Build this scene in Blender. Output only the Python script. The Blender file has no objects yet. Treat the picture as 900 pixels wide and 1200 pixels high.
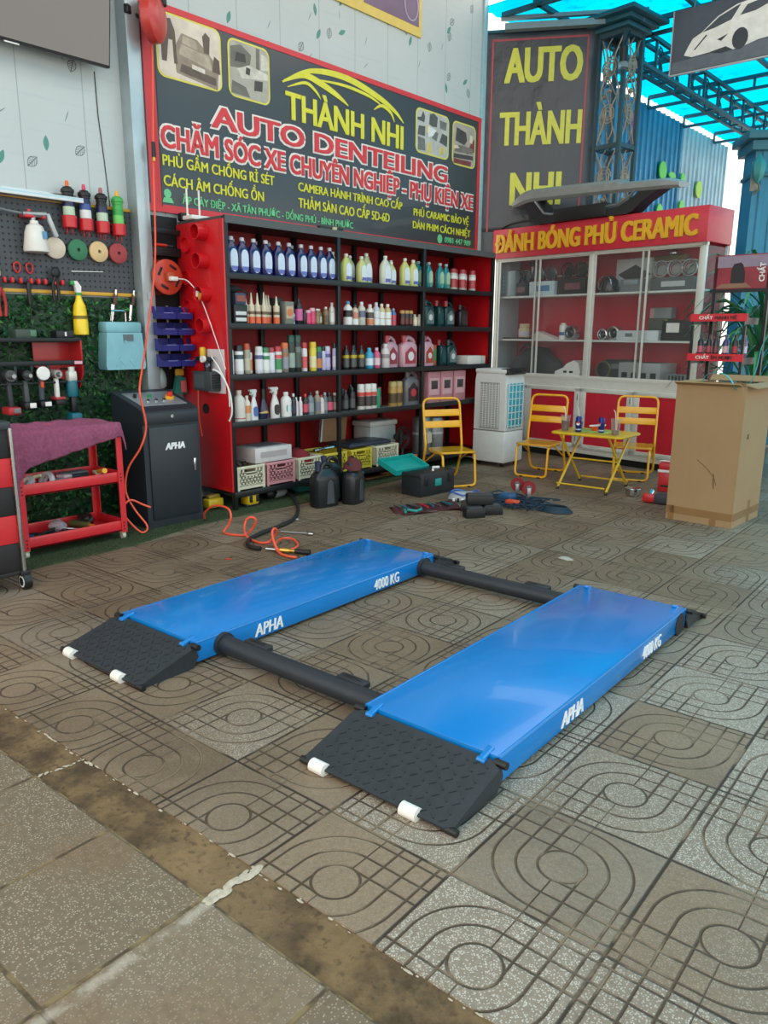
import bpy, bmesh, math, random
from mathutils import Vector, Matrix
R = random.Random(7)
C = bpy.context.scene.collection
PI = math.pi
sc = bpy.context.scene

# ------------------------------------------------------------------ camera, sky, light, exposure
def make_camera():
    f, H, yaw, pitch, roll = 900.0, 1.5, math.radians(41.651), math.radians(13.134), 0.006
    Fh = Vector((-math.sin(yaw), math.cos(yaw), 0)); Rt = Vector((math.cos(yaw), math.sin(yaw), 0)); U = Vector((0, 0, 1))
    fw = Fh*math.cos(pitch) - U*math.sin(pitch); up = Fh*math.sin(pitch) + U*math.cos(pitch)
    R2 = Rt*math.cos(roll) + up*math.sin(roll); U2 = up*math.cos(roll) - Rt*math.sin(roll)
    cd = bpy.data.cameras.new('camera'); co = bpy.data.objects.new('camera', cd); C.objects.link(co)
    m = Matrix((R2, U2, -fw)).transposed().to_4x4(); m.translation = (0, 0, H)
    co.matrix_world = m
    cd.sensor_fit = 'VERTICAL'; cd.sensor_height = 36.0; cd.lens = 36.0*f/1200.0
    cd.clip_start = 0.05; cd.clip_end = 300
    sc.camera = co
make_camera()

w = bpy.data.worlds.new('sky'); sc.world = w; w.use_nodes = True
wn = w.node_tree.nodes; wl = w.node_tree.links
bg = wn['Background']
tc = wn.new('ShaderNodeTexCoord'); sep = wn.new('ShaderNodeSeparateXYZ'); wl.new(tc.outputs['Generated'], sep.inputs[0])
rmp = wn.new('ShaderNodeValToRGB'); wl.new(sep.outputs['Z'], rmp.inputs[0])
rmp.color_ramp.elements[0].position = 0.0; rmp.color_ramp.elements[0].color = (0.92, 0.87, 0.80, 1)
rmp.color_ramp.elements[1].position = 0.6; rmp.color_ramp.elements[1].color = (0.97, 0.95, 0.92, 1)
wl.new(rmp.outputs[0], bg.inputs[0]); bg.inputs[1].default_value = 1.15

sc.view_settings.view_transform = 'Standard'; sc.view_settings.look = 'None'
sc.view_settings.gamma = 1.0; sc.view_settings.use_curve_mapping = False
sc.view_settings.exposure = 1.0

# ------------------------------------------------------------------ helpers: colour and material
def lin(h):
    h = h.lstrip('#'); r = [int(h[i:i+2], 16)/255 for i in (0, 2, 4)]
    return tuple(((c+0.055)/1.055)**2.4 if c > 0.04045 else c/12.92 for c in r) + (1.0,)

_mats = {}
def mat(name, hexc, rough=0.5, metal=0.0, var=0.06, scale=14.0, bump=0.0, coat=0.0, spec=0.5, emit=0.0):
    """plain surface with a slight procedural unevenness in tone and gloss"""
    if name in _mats: return _mats[name]
    m = bpy.data.materials.new(name); m.use_nodes = True; nt = m.node_tree; b = nt.nodes['Principled BSDF']
    c = lin(hexc)
    t = nt.nodes.new('ShaderNodeTexCoord'); n = nt.nodes.new('ShaderNodeTexNoise'); n.inputs['Scale'].default_value = scale
    n.inputs['Detail'].default_value = 4
    nt.links.new(t.outputs['Object'], n.inputs['Vector'])
    r = nt.nodes.new('ShaderNodeValToRGB'); nt.links.new(n.outputs['Fac'], r.inputs[0])
    r.color_ramp.elements[0].position = 0.3; r.color_ramp.elements[1].position = 0.7
    r.color_ramp.elements[0].color = tuple(max(0, x*(1-var)) for x in c[:3]) + (1,)
    r.color_ramp.elements[1].color = tuple(min(1, x*(1+var)) for x in c[:3]) + (1,)
    nt.links.new(r.outputs[0], b.inputs['Base Color'])
    b.inputs['Roughness'].default_value = rough; b.inputs['Metallic'].default_value = metal
    b.inputs['Specular IOR Level'].default_value = spec
    b.inputs['Coat Weight'].default_value = coat; b.inputs['Coat Roughness'].default_value = 0.05
    if emit:
        nt.links.new(r.outputs[0], b.inputs['Emission Color']); b.inputs['Emission Strength'].default_value = emit
    if bump:
        bp = nt.nodes.new('ShaderNodeBump'); bp.inputs['Strength'].default_value = bump; bp.inputs['Distance'].default_value = 0.01
        nt.links.new(n.outputs['Fac'], bp.inputs['Height']); nt.links.new(bp.outputs[0], b.inputs['Normal'])
    _mats[name] = m
    return m

def clear_mat(name, hexc, alpha=0.25, rough=0.05):
    """see-through plastic or glass: part transparent, part glossy"""
    if name in _mats: return _mats[name]
    m = bpy.data.materials.new(name); m.use_nodes = True; nt = m.node_tree
    for n in list(nt.nodes):
        if n.type != 'OUTPUT_MATERIAL': nt.nodes.remove(n)
    out = [n for n in nt.nodes if n.type == 'OUTPUT_MATERIAL'][0]
    tr = nt.nodes.new('ShaderNodeBsdfTransparent'); tr.inputs[0].default_value = tuple(1-(1-x)*0.35 for x in lin(hexc)[:3]) + (1,)
    pb = nt.nodes.new('ShaderNodeBsdfPrincipled'); pb.inputs['Base Color'].default_value = lin(hexc); pb.inputs['Roughness'].default_value = rough
    lw = nt.nodes.new('ShaderNodeLayerWeight'); lw.inputs[0].default_value = 0.5
    pw_ = nt.nodes.new('ShaderNodeMath'); pw_.operation = 'POWER'; pw_.inputs[1].default_value = 5.0; nt.links.new(lw.outputs['Facing'], pw_.inputs[0])
    fr = nt.nodes.new('ShaderNodeMath'); fr.operation = 'MULTIPLY_ADD'; fr.inputs[1].default_value = 0.9; fr.inputs[2].default_value = 0.03; nt.links.new(pw_.outputs[0], fr.inputs[0])
    no = nt.nodes.new('ShaderNodeTexNoise'); no.inputs['Scale'].default_value = 3.0
    ma = nt.nodes.new('ShaderNodeMath'); ma.operation = 'MULTIPLY_ADD'; ma.inputs[1].default_value = 0.06; ma.inputs[2].default_value = alpha-0.03
    nt.links.new(no.outputs['Fac'], ma.inputs[0])
    ad = nt.nodes.new('ShaderNodeMath'); ad.operation = 'ADD'; ad.use_clamp = True
    nt.links.new(fr.outputs[0], ad.inputs[0]); nt.links.new(ma.outputs[0], ad.inputs[1])
    mx = nt.nodes.new('ShaderNodeMixShader'); nt.links.new(ad.outputs[0], mx.inputs[0])
    nt.links.new(tr.outputs[0], mx.inputs[1]); nt.links.new(pb.outputs[0], mx.inputs[2]); nt.links.new(mx.outputs[0], out.inputs[0])
    _mats[name] = m
    return m

class Graph:
    """small wrapper to write node maths as expressions"""
    def __init__(s, name):
        s.m = bpy.data.materials.new(name); s.m.use_nodes = True; s.nt = s.m.node_tree; s.b = s.nt.nodes['Principled BSDF']
    def n(s, t): return s.nt.nodes.new(t)
    def put(s, sock, v):
        if isinstance(v, (int, float)): sock.default_value = v
        elif isinstance(v, tuple): sock.default_value = v
        else: s.nt.links.new(v, sock)
    def op(s, o, a, b=0.0, c=None, clamp=False):
        k = s.n('ShaderNodeMath'); k.operation = o; k.use_clamp = clamp
        s.put(k.inputs[0], a); s.put(k.inputs[1], b)
        if c is not None: s.put(k.inputs[2], c)
        return k.outputs[0]
    def mix(s, f, a, b):
        k = s.n('ShaderNodeMix'); k.data_type = 'RGBA'
        s.put(k.inputs[0], f); s.put(k.inputs[6], a); s.put(k.inputs[7], b); return k.outputs[2]
    def mixf(s, f, a, b): return s.op('ADD', s.op('MULTIPLY', a, s.op('SUBTRACT', 1.0, f)), s.op('MULTIPLY', b, f))
    def step(s, x, lo, hi):
        k = s.n('ShaderNodeMapRange'); k.interpolation_type = 'SMOOTHSTEP'
        s.put(k.inputs[0], x); k.inputs[1].default_value = lo; k.inputs[2].default_value = hi; return k.outputs[0]
    def noise(s, vec, scale, detail=4.0, rough=0.55):
        k = s.n('ShaderNodeTexNoise'); s.nt.links.new(vec, k.inputs['Vector']); k.inputs['Scale'].default_value = scale
        k.inputs['Detail'].default_value = detail; k.inputs['Roughness'].default_value = rough; return k.outputs['Fac']
    def vor(s, vec, scale, feat='F1'):
        k = s.n('ShaderNodeTexVoronoi'); s.nt.links.new(vec, k.inputs['Vector']); k.inputs['Scale'].default_value = scale; k.feature = feat; return k
    def obj(s):
        t = s.n('ShaderNodeTexCoord'); return t.outputs['Object']
    def xyz(s, v):
        k = s.n('ShaderNodeSeparateXYZ'); s.nt.links.new(v, k.inputs[0]); return k.outputs
    def vec(s, x, y, z=0.0):
        k = s.n('ShaderNodeCombineXYZ'); s.put(k.inputs[0], x); s.put(k.inputs[1], y); s.put(k.inputs[2], z); return k.outputs[0]
    def white(s, v):
        k = s.n('ShaderNodeTexWhiteNoise'); k.noise_dimensions = '3D'; s.nt.links.new(v, k.inputs['Vector']); return k
    def bump(s, h, strength, dist):
        k = s.n('ShaderNodeBump'); k.inputs['Strength'].default_value = strength; k.inputs['Distance'].default_value = dist
        s.put(k.inputs['Height'], h); s.nt.links.new(k.outputs[0], s.b.inputs['Normal'])
    def out(s, col, rough):
        s.put(s.b.inputs['Base Color'], col); s.put(s.b.inputs['Roughness'], rough); return s.m

# ------------------------------------------------------------------ helpers: mesh
def rounded(pts, closed=False, k=5):
    """Catmull-Rom through the points"""
    P = [Vector(p) for p in pts]; n = len(P); out = []
    for i in range(n if closed else n-1):
        p0 = P[(i-1) % n] if closed or i > 0 else P[0]; p1 = P[i]; p2 = P[(i+1) % n]
        p3 = P[(i+2) % n] if closed or i+2 < n else P[-1]
        for j in range(k):
            t = j/k
            out.append(0.5*((2*p1)+(p2-p0)*t+(2*p0-5*p1+4*p2-p3)*t*t+(3*p1-p0-3*p2+p3)*t*t*t))
    if not closed: out.append(P[-1])
    return out

def fillet(pts, r, closed=False, k=5):
    """polyline with rounded corners of radius r"""
    P = [Vector(p) for p in pts]; n = len(P); out = []
    for i in range(n):
        if not closed and i in (0, n-1): out.append(P[i]); continue
        a = (P[i-1]-P[i]); b = (P[(i+1) % n]-P[i]); rr = min(r, a.length*0.48, b.length*0.48)
        A = P[i]+a.normalized()*rr; B = P[i]+b.normalized()*rr
        for j in range(k+1):
            t = j/k; out.append(A*(1-t)**2+P[i]*2*t*(1-t)+B*t*t)
    return out

class MB:
    def __init__(s): s.v = []; s.f = []; s.mi = []; s.T = None
    def add(s, vs, fs, mi=0):
        o = len(s.v)
        s.v += [(s.T @ Vector(p)) if s.T is not None else Vector(p) for p in vs]
        s.f += [[o+i for i in f] for f in fs]; s.mi += [mi]*len(fs)
        return s
    def box(s, c, d, mi=0, b=0.0, rz=0.0, rx=0.0, ry=0.0):
        hx, hy, hz = d[0]/2, d[1]/2, d[2]/2
        if b > 0:
            b = min(b, hx*0.9, hy*0.9, hz*0.9)
            bm = bmesh.new(); bmesh.ops.create_cube(bm, size=1.0)
            for q in bm.verts: q.co = Vector((q.co.x*d[0], q.co.y*d[1], q.co.z*d[2]))
            bmesh.ops.bevel(bm, geom=bm.edges[:], offset=b, segments=2, profile=0.5, affect='EDGES')
            bm.verts.index_update()
            vs = [q.co.copy() for q in bm.verts]; fs = [[q.index for q in f.verts] for f in bm.faces]; bm.free()
        else:
            vs = [Vector((x, y, z)) for x in (-hx, hx) for y in (-hy, hy) for z in (-hz, hz)]
            fs = [(0, 1, 3, 2), (4, 6, 7, 5), (0, 4, 5, 1), (2, 3, 7, 6), (0, 2, 6, 4), (1, 5, 7, 3)]
        M = Matrix.Translation(c) @ Matrix.Rotation(rz, 4, 'Z') @ Matrix.Rotation(ry, 4, 'Y') @ Matrix.Rotation(rx, 4, 'X')
        return s.add([M @ q for q in vs], fs, mi)
    def ring(s, p, X, Y, r, n): return [p+X*(r*math.cos(2*PI*i/n))+Y*(r*math.sin(2*PI*i/n)) for i in range(n)]
    def cyl(s, p0, p1, r0, r1=None, n=14, mi=0):
        p0, p1 = Vector(p0), Vector(p1); r1 = r0 if r1 is None else r1
        d = (p1-p0).normalized(); X = d.orthogonal().normalized(); Y = d.cross(X)
        vs = s.ring(p0, X, Y, r0, n)+s.ring(p1, X, Y, r1, n)
        fs = [(i, (i+1) % n, n+(i+1) % n, n+i) for i in range(n)]+[list(range(n))[::-1], list(range(n, 2*n))]
        return s.add(vs, fs, mi)
    def tube(s, pts, r, n=8, closed=False, mi=0):
        P = [Vector(p) for p in pts]; m = len(P); vs = []; fs = []; X = None
        for i in range(m):
            a = P[(i-1) % m] if closed or i > 0 else P[i]; b = P[(i+1) % m] if closed or i < m-1 else P[i]
            d = (b-a); d = d.normalized() if d.length > 1e-9 else Vector((0, 0, 1))
            if X is None: X = d.orthogonal().normalized()
            else:
                X = X-d*X.dot(d); X = X.normalized() if X.length > 1e-6 else d.orthogonal().normalized()
            vs += s.ring(P[i], X, d.cross(X), r, n)
        for i in range(m if closed else m-1):
            j = (i+1) % m
            fs += [(i*n+k, i*n+(k+1) % n, j*n+(k+1) % n, j*n+k) for k in range(n)]
        if not closed: fs += [list(range(n))[::-1], list(range((m-1)*n, m*n))]
        return s.add(vs, fs, mi)
    def lathe(s, prof, c=(0, 0, 0), n=18, sx=1.0, sy=1.0, pw=2.0, mi=0, M=None):
        """profile of (radius, z); pw > 2 squares the section off"""
        vs = []; fs = []; m = len(prof)
        for (r, z) in prof:
            for k in range(n):
                a = 2*PI*(k+0.5)/n; ca, sa = math.cos(a), math.sin(a)
                q = 1.0 if pw == 2.0 else 1.0/((abs(ca)**pw+abs(sa)**pw)**(1.0/pw))
                p = Vector((r*sx*ca*q, r*sy*sa*q, z))
                vs.append((M @ p if M is not None else p)+Vector(c))
        for i in range(m-1): fs += [(i*n+k, i*n+(k+1) % n, (i+1)*n+(k+1) % n, (i+1)*n+k) for k in range(n)]
        if prof[0][0] > 1e-6: fs.append(list(range(n))[::-1])
        if prof[-1][0] > 1e-6: fs.append(list(range((m-1)*n, m*n)))
        return s.add(vs, fs, mi)
    def prism(s, poly, y0, y1, mi=0, ax='y'):
        """outline extruded from y0 to y1; ax names the axis it is extruded along"""
        n = len(poly)
        def P(a, b, t): return {'y': (a, t, b), 'x': (t, a, b), 'z': (a, b, t)}[ax]
        vs = [P(a, b, y0) for a, b in poly]+[P(a, b, y1) for a, b in poly]
        fs = [list(range(n)), list(range(n, 2*n))[::-1]]+[(i, n+i, n+(i+1) % n, (i+1) % n) for i in range(n)]
        return s.add(vs, fs, mi)
    def ball(s, c, r, sx=1, sy=1, sz=1, n=14, mi=0):
        k = 8
        return s.lathe([(r*math.sin(PI*i/k), -r*sz*math.cos(PI*i/k)) for i in range(k+1)], c, n, sx, sy, mi=mi)
    def build(s, name, mats, par=None, loc=(0, 0, 0), rz=0.0, ang=38, rot=None):
        me = bpy.data.meshes.new(name); me.from_pydata([tuple(p) for p in s.v], [], s.f)
        if not isinstance(mats, (list, tuple)): mats = [mats]
        for q in mats: me.materials.append(q)
        for p, k in zip(me.polygons, s.mi): p.material_index = k
        bm = bmesh.new(); bm.from_mesh(me)
        bmesh.ops.recalc_face_normals(bm, faces=bm.faces[:]); bm.to_mesh(me); bm.free()
        if ang:
            for p in me.polygons: p.use_smooth = True
            me.set_sharp_from_angle(angle=math.radians(ang))
        o = bpy.data.objects.new(name, me); C.objects.link(o)
        o.location = loc; o.rotation_euler = rot if rot else (0, 0, rz)
        if par is not None: o.parent = par
        return o

def thing(name, label, cat, loc=(0, 0, 0), rz=0.0, group=None):
    o = bpy.data.objects.new(name, None); o.empty_display_size = 0.05; C.objects.link(o)
    o.location = loc; o.rotation_euler = (0, 0, rz); o['label'] = label; o['category'] = cat
    if group: o['group'] = group
    return o
def tag(o, label, cat, group=None, kind=None):
    o['label'] = label; o['category'] = cat
    if group: o['group'] = group
    if kind: o['kind'] = kind
    return o
def struct(o): o['kind'] = 'structure'; return o

def copy_tree(o, loc, rz, label, group=None):
    def cp(a, par):
        c = a.copy(); C.objects.link(c)
        if par is not None: c.parent = par
        for ch in list(a.children): cp(ch, c)
        return c
    r = cp(o, None); r.location = loc; r.rotation_euler = (0, 0, rz); r['label'] = label
    if group: r['group'] = group
    return r
ORD = ['', 'first', 'second', 'third', 'fourth', 'fifth', 'sixth', 'seventh', 'eighth', 'ninth', 'tenth', 'eleventh', 'twelfth']

def lettering(body, width, cap, m, par, at, depth=0.002, bold=0.02, name='lettering', slant=0.0, skew=0.0, space=1.0, wide=False):
    """flat letters standing in the local xz plane, facing -y; at = lower start of the baseline"""
    cu = bpy.data.curves.new('letters', 'FONT'); cu.body = body; cu.offset = 0.0; cu.shear = slant; cu.resolution_u = 3; cu.space_character = space
    cu.extrude = 0.5
    tmp = bpy.data.objects.new('letters', cu); C.objects.link(tmp)
    dg = bpy.context.evaluated_depsgraph_get(); me0 = bpy.data.meshes.new_from_object(tmp.evaluated_get(dg))
    bpy.data.objects.remove(tmp); bpy.data.curves.remove(cu)
    x0 = min(q.co.x for q in me0.vertices); x1 = max(q.co.x for q in me0.vertices)
    sx = width/(x1-x0); sz = cap/0.686
    k = max(1.0, min(2.2, sz/sx))          # narrow lettering keeps its stem weight
    bx, bz = bold*k, bold*(.45 if not wide else 1.0)
    sh = [(0, 0)] if bold < .012 else [(bx*(q-2)/2, bz*s_) for s_ in (-1, 1) for q in range(5)]
    vs = []; fs = []
    for si, (dx, dz) in enumerate(sh):
        o0 = len(vs); ey = -.0004*si          # each pass a hair further out so that no faces coincide
        for q in me0.vertices:
            x = (q.co.x-x0+dx)*sx; vs.append((x, -(q.co.z+0.5)*depth+ey, (q.co.y+dz)*sz+skew*x))
        fs += [[o0+i for i in p.vertices] for p in me0.polygons]
    me = bpy.data.meshes.new(name); me.from_pydata(vs, [], fs); bpy.data.meshes.remove(me0)
    me.materials.append(m)
    o = bpy.data.objects.new(name, me); C.objects.link(o); o.location = at; o.parent = par
    return o

# ------------------------------------------------------------------ the setting: floor
TILE, U0, V0, ROT = 0.462, -0.585, 1.595, math.radians(2.5)

def tile_material():
    g = Graph('patterned_paving'); o = g.obj(); x = g.xyz(o)
    cu = g.op('DIVIDE', g.op('SUBTRACT', x[0], U0), TILE); cv = g.op('DIVIDE', g.op('SUBTRACT', x[1], V0), TILE)
    iu = g.op('FLOOR', cu); iv = g.op('FLOOR', cv)
    wnz = g.white(g.vec(iu, iv, 3.7)); r1 = wnz.outputs['Value']; rc = g.xyz(wnz.outputs['Color'])
    a0 = g.op('SUBTRACT', g.op('FRACT', cu), 0.5); b = g.op('SUBTRACT', g.op('FRACT', cv), 0.5)
    fl = g.op('SUBTRACT', g.op('MULTIPLY', g.op('GREATER_THAN', r1, 0.5), 2.0), 1.0)
    a = g.op('MULTIPLY', a0, fl)
    r = g.op('SQRT', g.op('ADD', g.op('MULTIPLY', a, a), g.op('MULTIPLY', b, b)))
    aa = g.op('ABSOLUTE', a); ab = g.op('ABSOLUTE', b)
    def md(v, rs):
        d = None
        for q in rs:
            e = g.op('ABSOLUTE', g.op('SUBTRACT', v, q)); d = e if d is None else g.op('MINIMUM', d, e)
        return d
    darc = md(r, (0.285, 0.43)); dgrid = g.op('MINIMUM', md(aa, (0.0, 0.145, 0.285, 0.43)), md(ab, (0.145, 0.285, 0.43)))
    inside = g.op('LESS_THAN', r, 0.150)
    dgrid = g.op('ADD', dgrid, g.op('MULTIPLY', inside, 0.5))
    q = g.op('LESS_THAN', g.op('MULTIPLY', a, b), 0.0)
    d = g.mixf(q, dgrid, darc); d = g.op('MINIMUM', d, md(r, (0.150,)))
    edge = g.op('SUBTRACT', 0.5, g.op('MAXIMUM', aa, ab))
    groove = g.step(d, 0.003, 0.012); joint = g.step(edge, 0.004, 0.016)
    h = g.op('MULTIPLY', groove, joint)
    n1 = g.noise(o, 1.1, 5); n2 = g.noise(o, 9.0, 5); n3 = g.noise(o, 60.0, 3)
    base = g.mix(g.step(rc[0], 0.1, 0.9), lin('#735f49'), lin('#88745d'))
    base = g.mix(g.op('MULTIPLY', g.step(rc[1], 0.55, 1.0), .6), base, lin('#8e8474'))
    base = g.mix(g.op('MULTIPLY', g.step(n1, 0.42, 0.68), 0.6), base, lin('#574531'))
    base = g.mix(g.op('MULTIPLY', g.step(n2, 0.5, 0.75), 0.45), base, lin('#8a775e'))
    # exposed marble chips, more on the worn tiles and the open side; brighter light there is painted in too
    v = g.vor(o, 190.0); chip = g.op('LESS_THAN', v.outputs['Distance'], 0.42); cr = g.xyz(v.outputs['Color'])[0]
    wear_and_light = g.step(g.op('ADD', g.op('MULTIPLY', rc[2], 0.75), g.op('ADD', g.op('MULTIPLY', n1, 0.6), g.op('MULTIPLY', x[0], 0.26))), 0.25, 0.75)
    chip = g.op('MULTIPLY', g.op('MULTIPLY', chip, g.op('GREATER_THAN', cr, 0.35)), g.mixf(wear_and_light, 0.10, 0.7))
    base = g.mix(g.op('MULTIPLY', wear_and_light, .55), base, lin('#958b7c'))
    base = g.mix(chip, base, lin('#d3ccbf'))
    base = g.mix(g.op('MULTIPLY', g.step(n3, 0.4, 0.7), 0.25), base, lin('#4e4334'))
    col = g.mix(groove, lin('#4a3a29'), base); col = g.mix(joint, lin('#33271b'), col)
    worn = g.op('MULTIPLY', g.step(g.noise(o, 4.0), 0.5, 0.62), g.op('SUBTRACT', 1.0, g.op('MULTIPLY', groove, joint)))
    col = g.mix(g.op('MULTIPLY', worn, 0.7), col, lin('#8f7a60'))
    g.bump(g.op('ADD', h, g.op('MULTIPLY', n3, 0.12)), 0.9, 0.006)
    return g.out(col, g.op('ADD', 0.42, g.op('MULTIPLY', n2, 0.35)))

def slab_material():
    g = Graph('terrazzo_slabs'); o = g.obj(); x = g.xyz(o)
    cu = g.op('DIVIDE', g.op('SUBTRACT', x[0], U0), TILE); cv = g.op('DIVIDE', g.op('SUBTRACT', x[1], 1.09), TILE)
    wnz = g.white(g.vec(g.op('FLOOR', cu), g.op('FLOOR', cv), 1.3)); rc = g.xyz(wnz.outputs['Color'])
    aa = g.op('ABSOLUTE', g.op('SUBTRACT', g.op('FRACT', cu), 0.5)); ab = g.op('ABSOLUTE', g.op('SUBTRACT', g.op('FRACT', cv), 0.5))
    edge = g.op('SUBTRACT', 0.5, g.op('MAXIMUM', aa, ab)); nz = g.noise(o, 14.0)
    joint = g.step(g.op('ADD', edge, g.op('MULTIPLY', g.op('SUBTRACT', nz, 0.5), 0.02)), 0.008, 0.02)
    n1 = g.noise(o, 2.2, 5); n2 = g.noise(o, 40.0, 3)
    base = g.mix(g.step(rc[0], 0, 1), lin('#6f604c'), lin('#7d6f5b'))
    base = g.mix(g.op('MULTIPLY', g.step(n1, 0.45, 0.65), 0.55), base, lin('#7a6044'))
    base = g.mix(g.op('MULTIPLY', g.step(n2, 0.4, 0.7), 0.3), base, lin('#51463a'))
    v = g.vor(o, 150.0); cr = g.xyz(v.outputs['Color'])[0]
    chip = g.op('MULTIPLY', g.op('LESS_THAN', v.outputs['Distance'], 0.36), g.op('GREATER_THAN', cr, 0.42))
    chip = g.op('MULTIPLY', chip, g.mixf(g.step(n1, 0.42, 0.62), 0.75, 0.25))
    base = g.mix(chip, base, lin('#b3a793'))
    # the cement along one joint was smeared white over the slab
    sm = g.op('MULTIPLY', g.op('SUBTRACT', 1.0, g.step(g.op('ABSOLUTE', g.op('ADD', g.op('SUBTRACT', x[0], -1.475), g.op('MULTIPLY', g.op('SUBTRACT', nz, 0.5), 0.06))), 0.004, 0.026)), g.step(nz, 0.35, 0.6))
    col = g.mix(joint, g.mix(g.step(nz, 0.4, 0.6), lin('#7d6a48'), lin('#4a3c2a')), base)
    col = g.mix(g.op('MULTIPLY', sm, 0.5), col, lin('#b9b0a0'))
    g.bump(g.op('ADD', g.op('MULTIPLY', joint, 1.0), g.op('MULTIPLY', n2, 0.2)), 0.6, 0.004)
    return g.out(col, 0.62)

def dirt_material():
    g = Graph('dirt_filled_gap'); o = g.obj()
    n1 = g.noise(o, 5.0, 6, 0.65); n2 = g.noise(o, 45.0, 4); n3 = g.noise(o, 1.6, 3)
    col = g.mix(g.step(n1, 0.35, 0.65), lin('#43331f'), lin('#7a6140'))
    col = g.mix(g.op('MULTIPLY', g.step(n3, 0.5, 0.7), 0.6), col, lin('#8c7250'))
    col = g.mix(g.op('MULTIPLY', g.step(n2, 0.52, 0.7), 0.55), col, lin('#2b2115'))
    g.bump(g.op('ADD', g.op('MULTIPLY', n1, 1.0), g.op('MULTIPLY', n2, 0.5)), 0.8, 0.012)
    return g.out(col, 0.85)

def floor_piece(name, u0, u1, v0, v1, m, z=0.0, depth=0.15):
    b = MB(); b.box(((u0+u1)/2, (v0+v1)/2, z-depth/2), (u1-u0, v1-v0, depth))
    return struct(b.build(name, m, rz=ROT, ang=0))
floor_piece('floor', -9, 12, 1.255, 26, tile_material())
floor_piece('floor.001', -9, 12, -6, 1.09, slab_material())
floor_piece('floor.002', -9, 12, 1.09, 1.255, dirt_material(), z=-0.004)
# crumbling white cement along the cut edge of the patterned paving
b = MB()
for i in range(130):
    u = -3.2+i*0.0245+R.uniform(-.02, .02)
    if R.random() < 0.5: b.ball((u, 1.253+R.uniform(-.008, .006), -.002), R.uniform(.002, .006), R.uniform(.9, 3.5), .8, R.uniform(.2, .4), 7)
for i in range(26):
    t = i/25; b.ball((-1.49+R.uniform(-.012, .012), 1.09+.165*t, 0), R.uniform(.006, .014), 1, 1.8, .12, 9)
    if R.random() < .6: b.ball((-2.43+.03*t+R.uniform(-.006, .006), 1.09+.165*t, -.002), R.uniform(.003, .006), 1, 1.4, .3, 7)
tag(b.build('cement_crumbs', mat('cement', '#b3a894', 0.9, var=.2, scale=60), rz=ROT), 'pale cement crumbs along the broken edge between the paving and the dirt strip', 'cement', kind='stuff')

# ------------------------------------------------------------------ the setting: walls
WX = -5.88
def wallpaper():
    g = Graph('leaf_print_panel'); o = g.obj(); x = g.xyz(o); y, z = x[1], x[2]
    n1 = g.noise(o, 1.3); st = g.noise(g.vec(g.op('MULTIPLY', y, 2.0), g.op('MULTIPLY', z, 26.0)), 1.0, 3)
    base = g.mix(n1, lin('#b4bfc0'), lin('#c6cfcf'))
    base = g.mix(g.op('MULTIPLY', g.step(st, 0.56, 0.7), 0.35), base, lin('#a9bcc0'))
    seam = g.op('ABSOLUTE', g.op('SUBTRACT', g.op('FRACT', g.op('DIVIDE', g.op('ADD', y, 10.28), 0.49)), 0.5))
    col = g.mix(g.op('MULTIPLY', g.op('LESS_THAN', seam, 0.008), 0.6), base, lin('#7c8d90'))
    def motif(cell, ox, lo, hi, A, B, colour, outline, col):
        cy = g.op('ADD', g.op('DIVIDE', y, cell), 50+ox); cz = g.op('ADD', g.op('DIVIDE', z, cell*0.8), 50+ox*1.7)
        cz = g.op('ADD', cz, g.op('MULTIPLY', g.op('MODULO', g.op('FLOOR', cy), 2.0), 0.5))
        wz = g.white(g.vec(g.op('FLOOR', cy), g.op('FLOOR', cz), ox)); rc = g.xyz(wz.outputs['Color'])
        a = g.op('MULTIPLY', g.op('ADD', g.op('SUBTRACT', g.op('FRACT', cy), 0.5), g.op('MULTIPLY', g.op('SUBTRACT', rc[0], 0.5), 0.5)), cell)
        c = g.op('MULTIPLY', g.op('ADD', g.op('SUBTRACT', g.op('FRACT', cz), 0.5), g.op('MULTIPLY', g.op('SUBTRACT', rc[1], 0.5), 0.5)), cell*0.8)
        th = g.op('ADD', 0.5, g.op('MULTIPLY', rc[2], 1.3)); s_, k_ = g.op('SINE', th), g.op('COSINE', th)
        p = g.op('ADD', g.op('MULTIPLY', a, k_), g.op('MULTIPLY', c, s_)); q = g.op('SUBTRACT', g.op('MULTIPLY', c, k_), g.op('MULTIPLY', a, s_))
        # pointed leaf: |q| < B (1-(p/A)^2)
        lim = g.op('MULTIPLY', B, g.op('SUBTRACT', 1.0, g.op('POWER', g.op('ABSOLUTE', g.op('DIVIDE', p, A)), 2.0)))
        dd = g.op('SUBTRACT', g.op('ABSOLUTE', q), lim); ins = g.op('LESS_THAN', dd, 0.0)
        if outline:
            core = g.op('LESS_THAN', dd, -0.005); vein = g.op('LESS_THAN', g.op('ABSOLUTE', q), 0.003)
            rib = g.op('LESS_THAN', g.op('FRACT', g.op('MULTIPLY', g.op('ADD', p, g.op('ABSOLUTE', q)), 55.0)), 0.3)
            ins = g.op('MULTIPLY', ins, g.op('MAXIMUM', g.op('SUBTRACT', 1.0, core), g.op('MAXIMUM', vein, rib)))
        sel = g.op('MULTIPLY', g.op('GREATER_THAN', wz.outputs['Value'], lo), g.op('LESS_THAN', wz.outputs['Value'], hi))
        return g.mix(g.op('MULTIPLY', ins, g.op('MULTIPLY', sel, 0.9)), col, lin(colour))
    col = motif(0.34, 0.0, 0.3, 0.62, 0.055, 0.021, '#2f8578', False, col)
    col = motif(0.38, 3.3, 0.3, 0.66, 0.052, 0.034, '#3c4c4e', True, col)
    col = motif(0.41, 7.1, 0.3, 0.8, 0.050, 0.004, '#5f7f83', False, col)
    g.bump(st, 0.15, 0.004)
    return g.out(col, 0.5)
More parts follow.
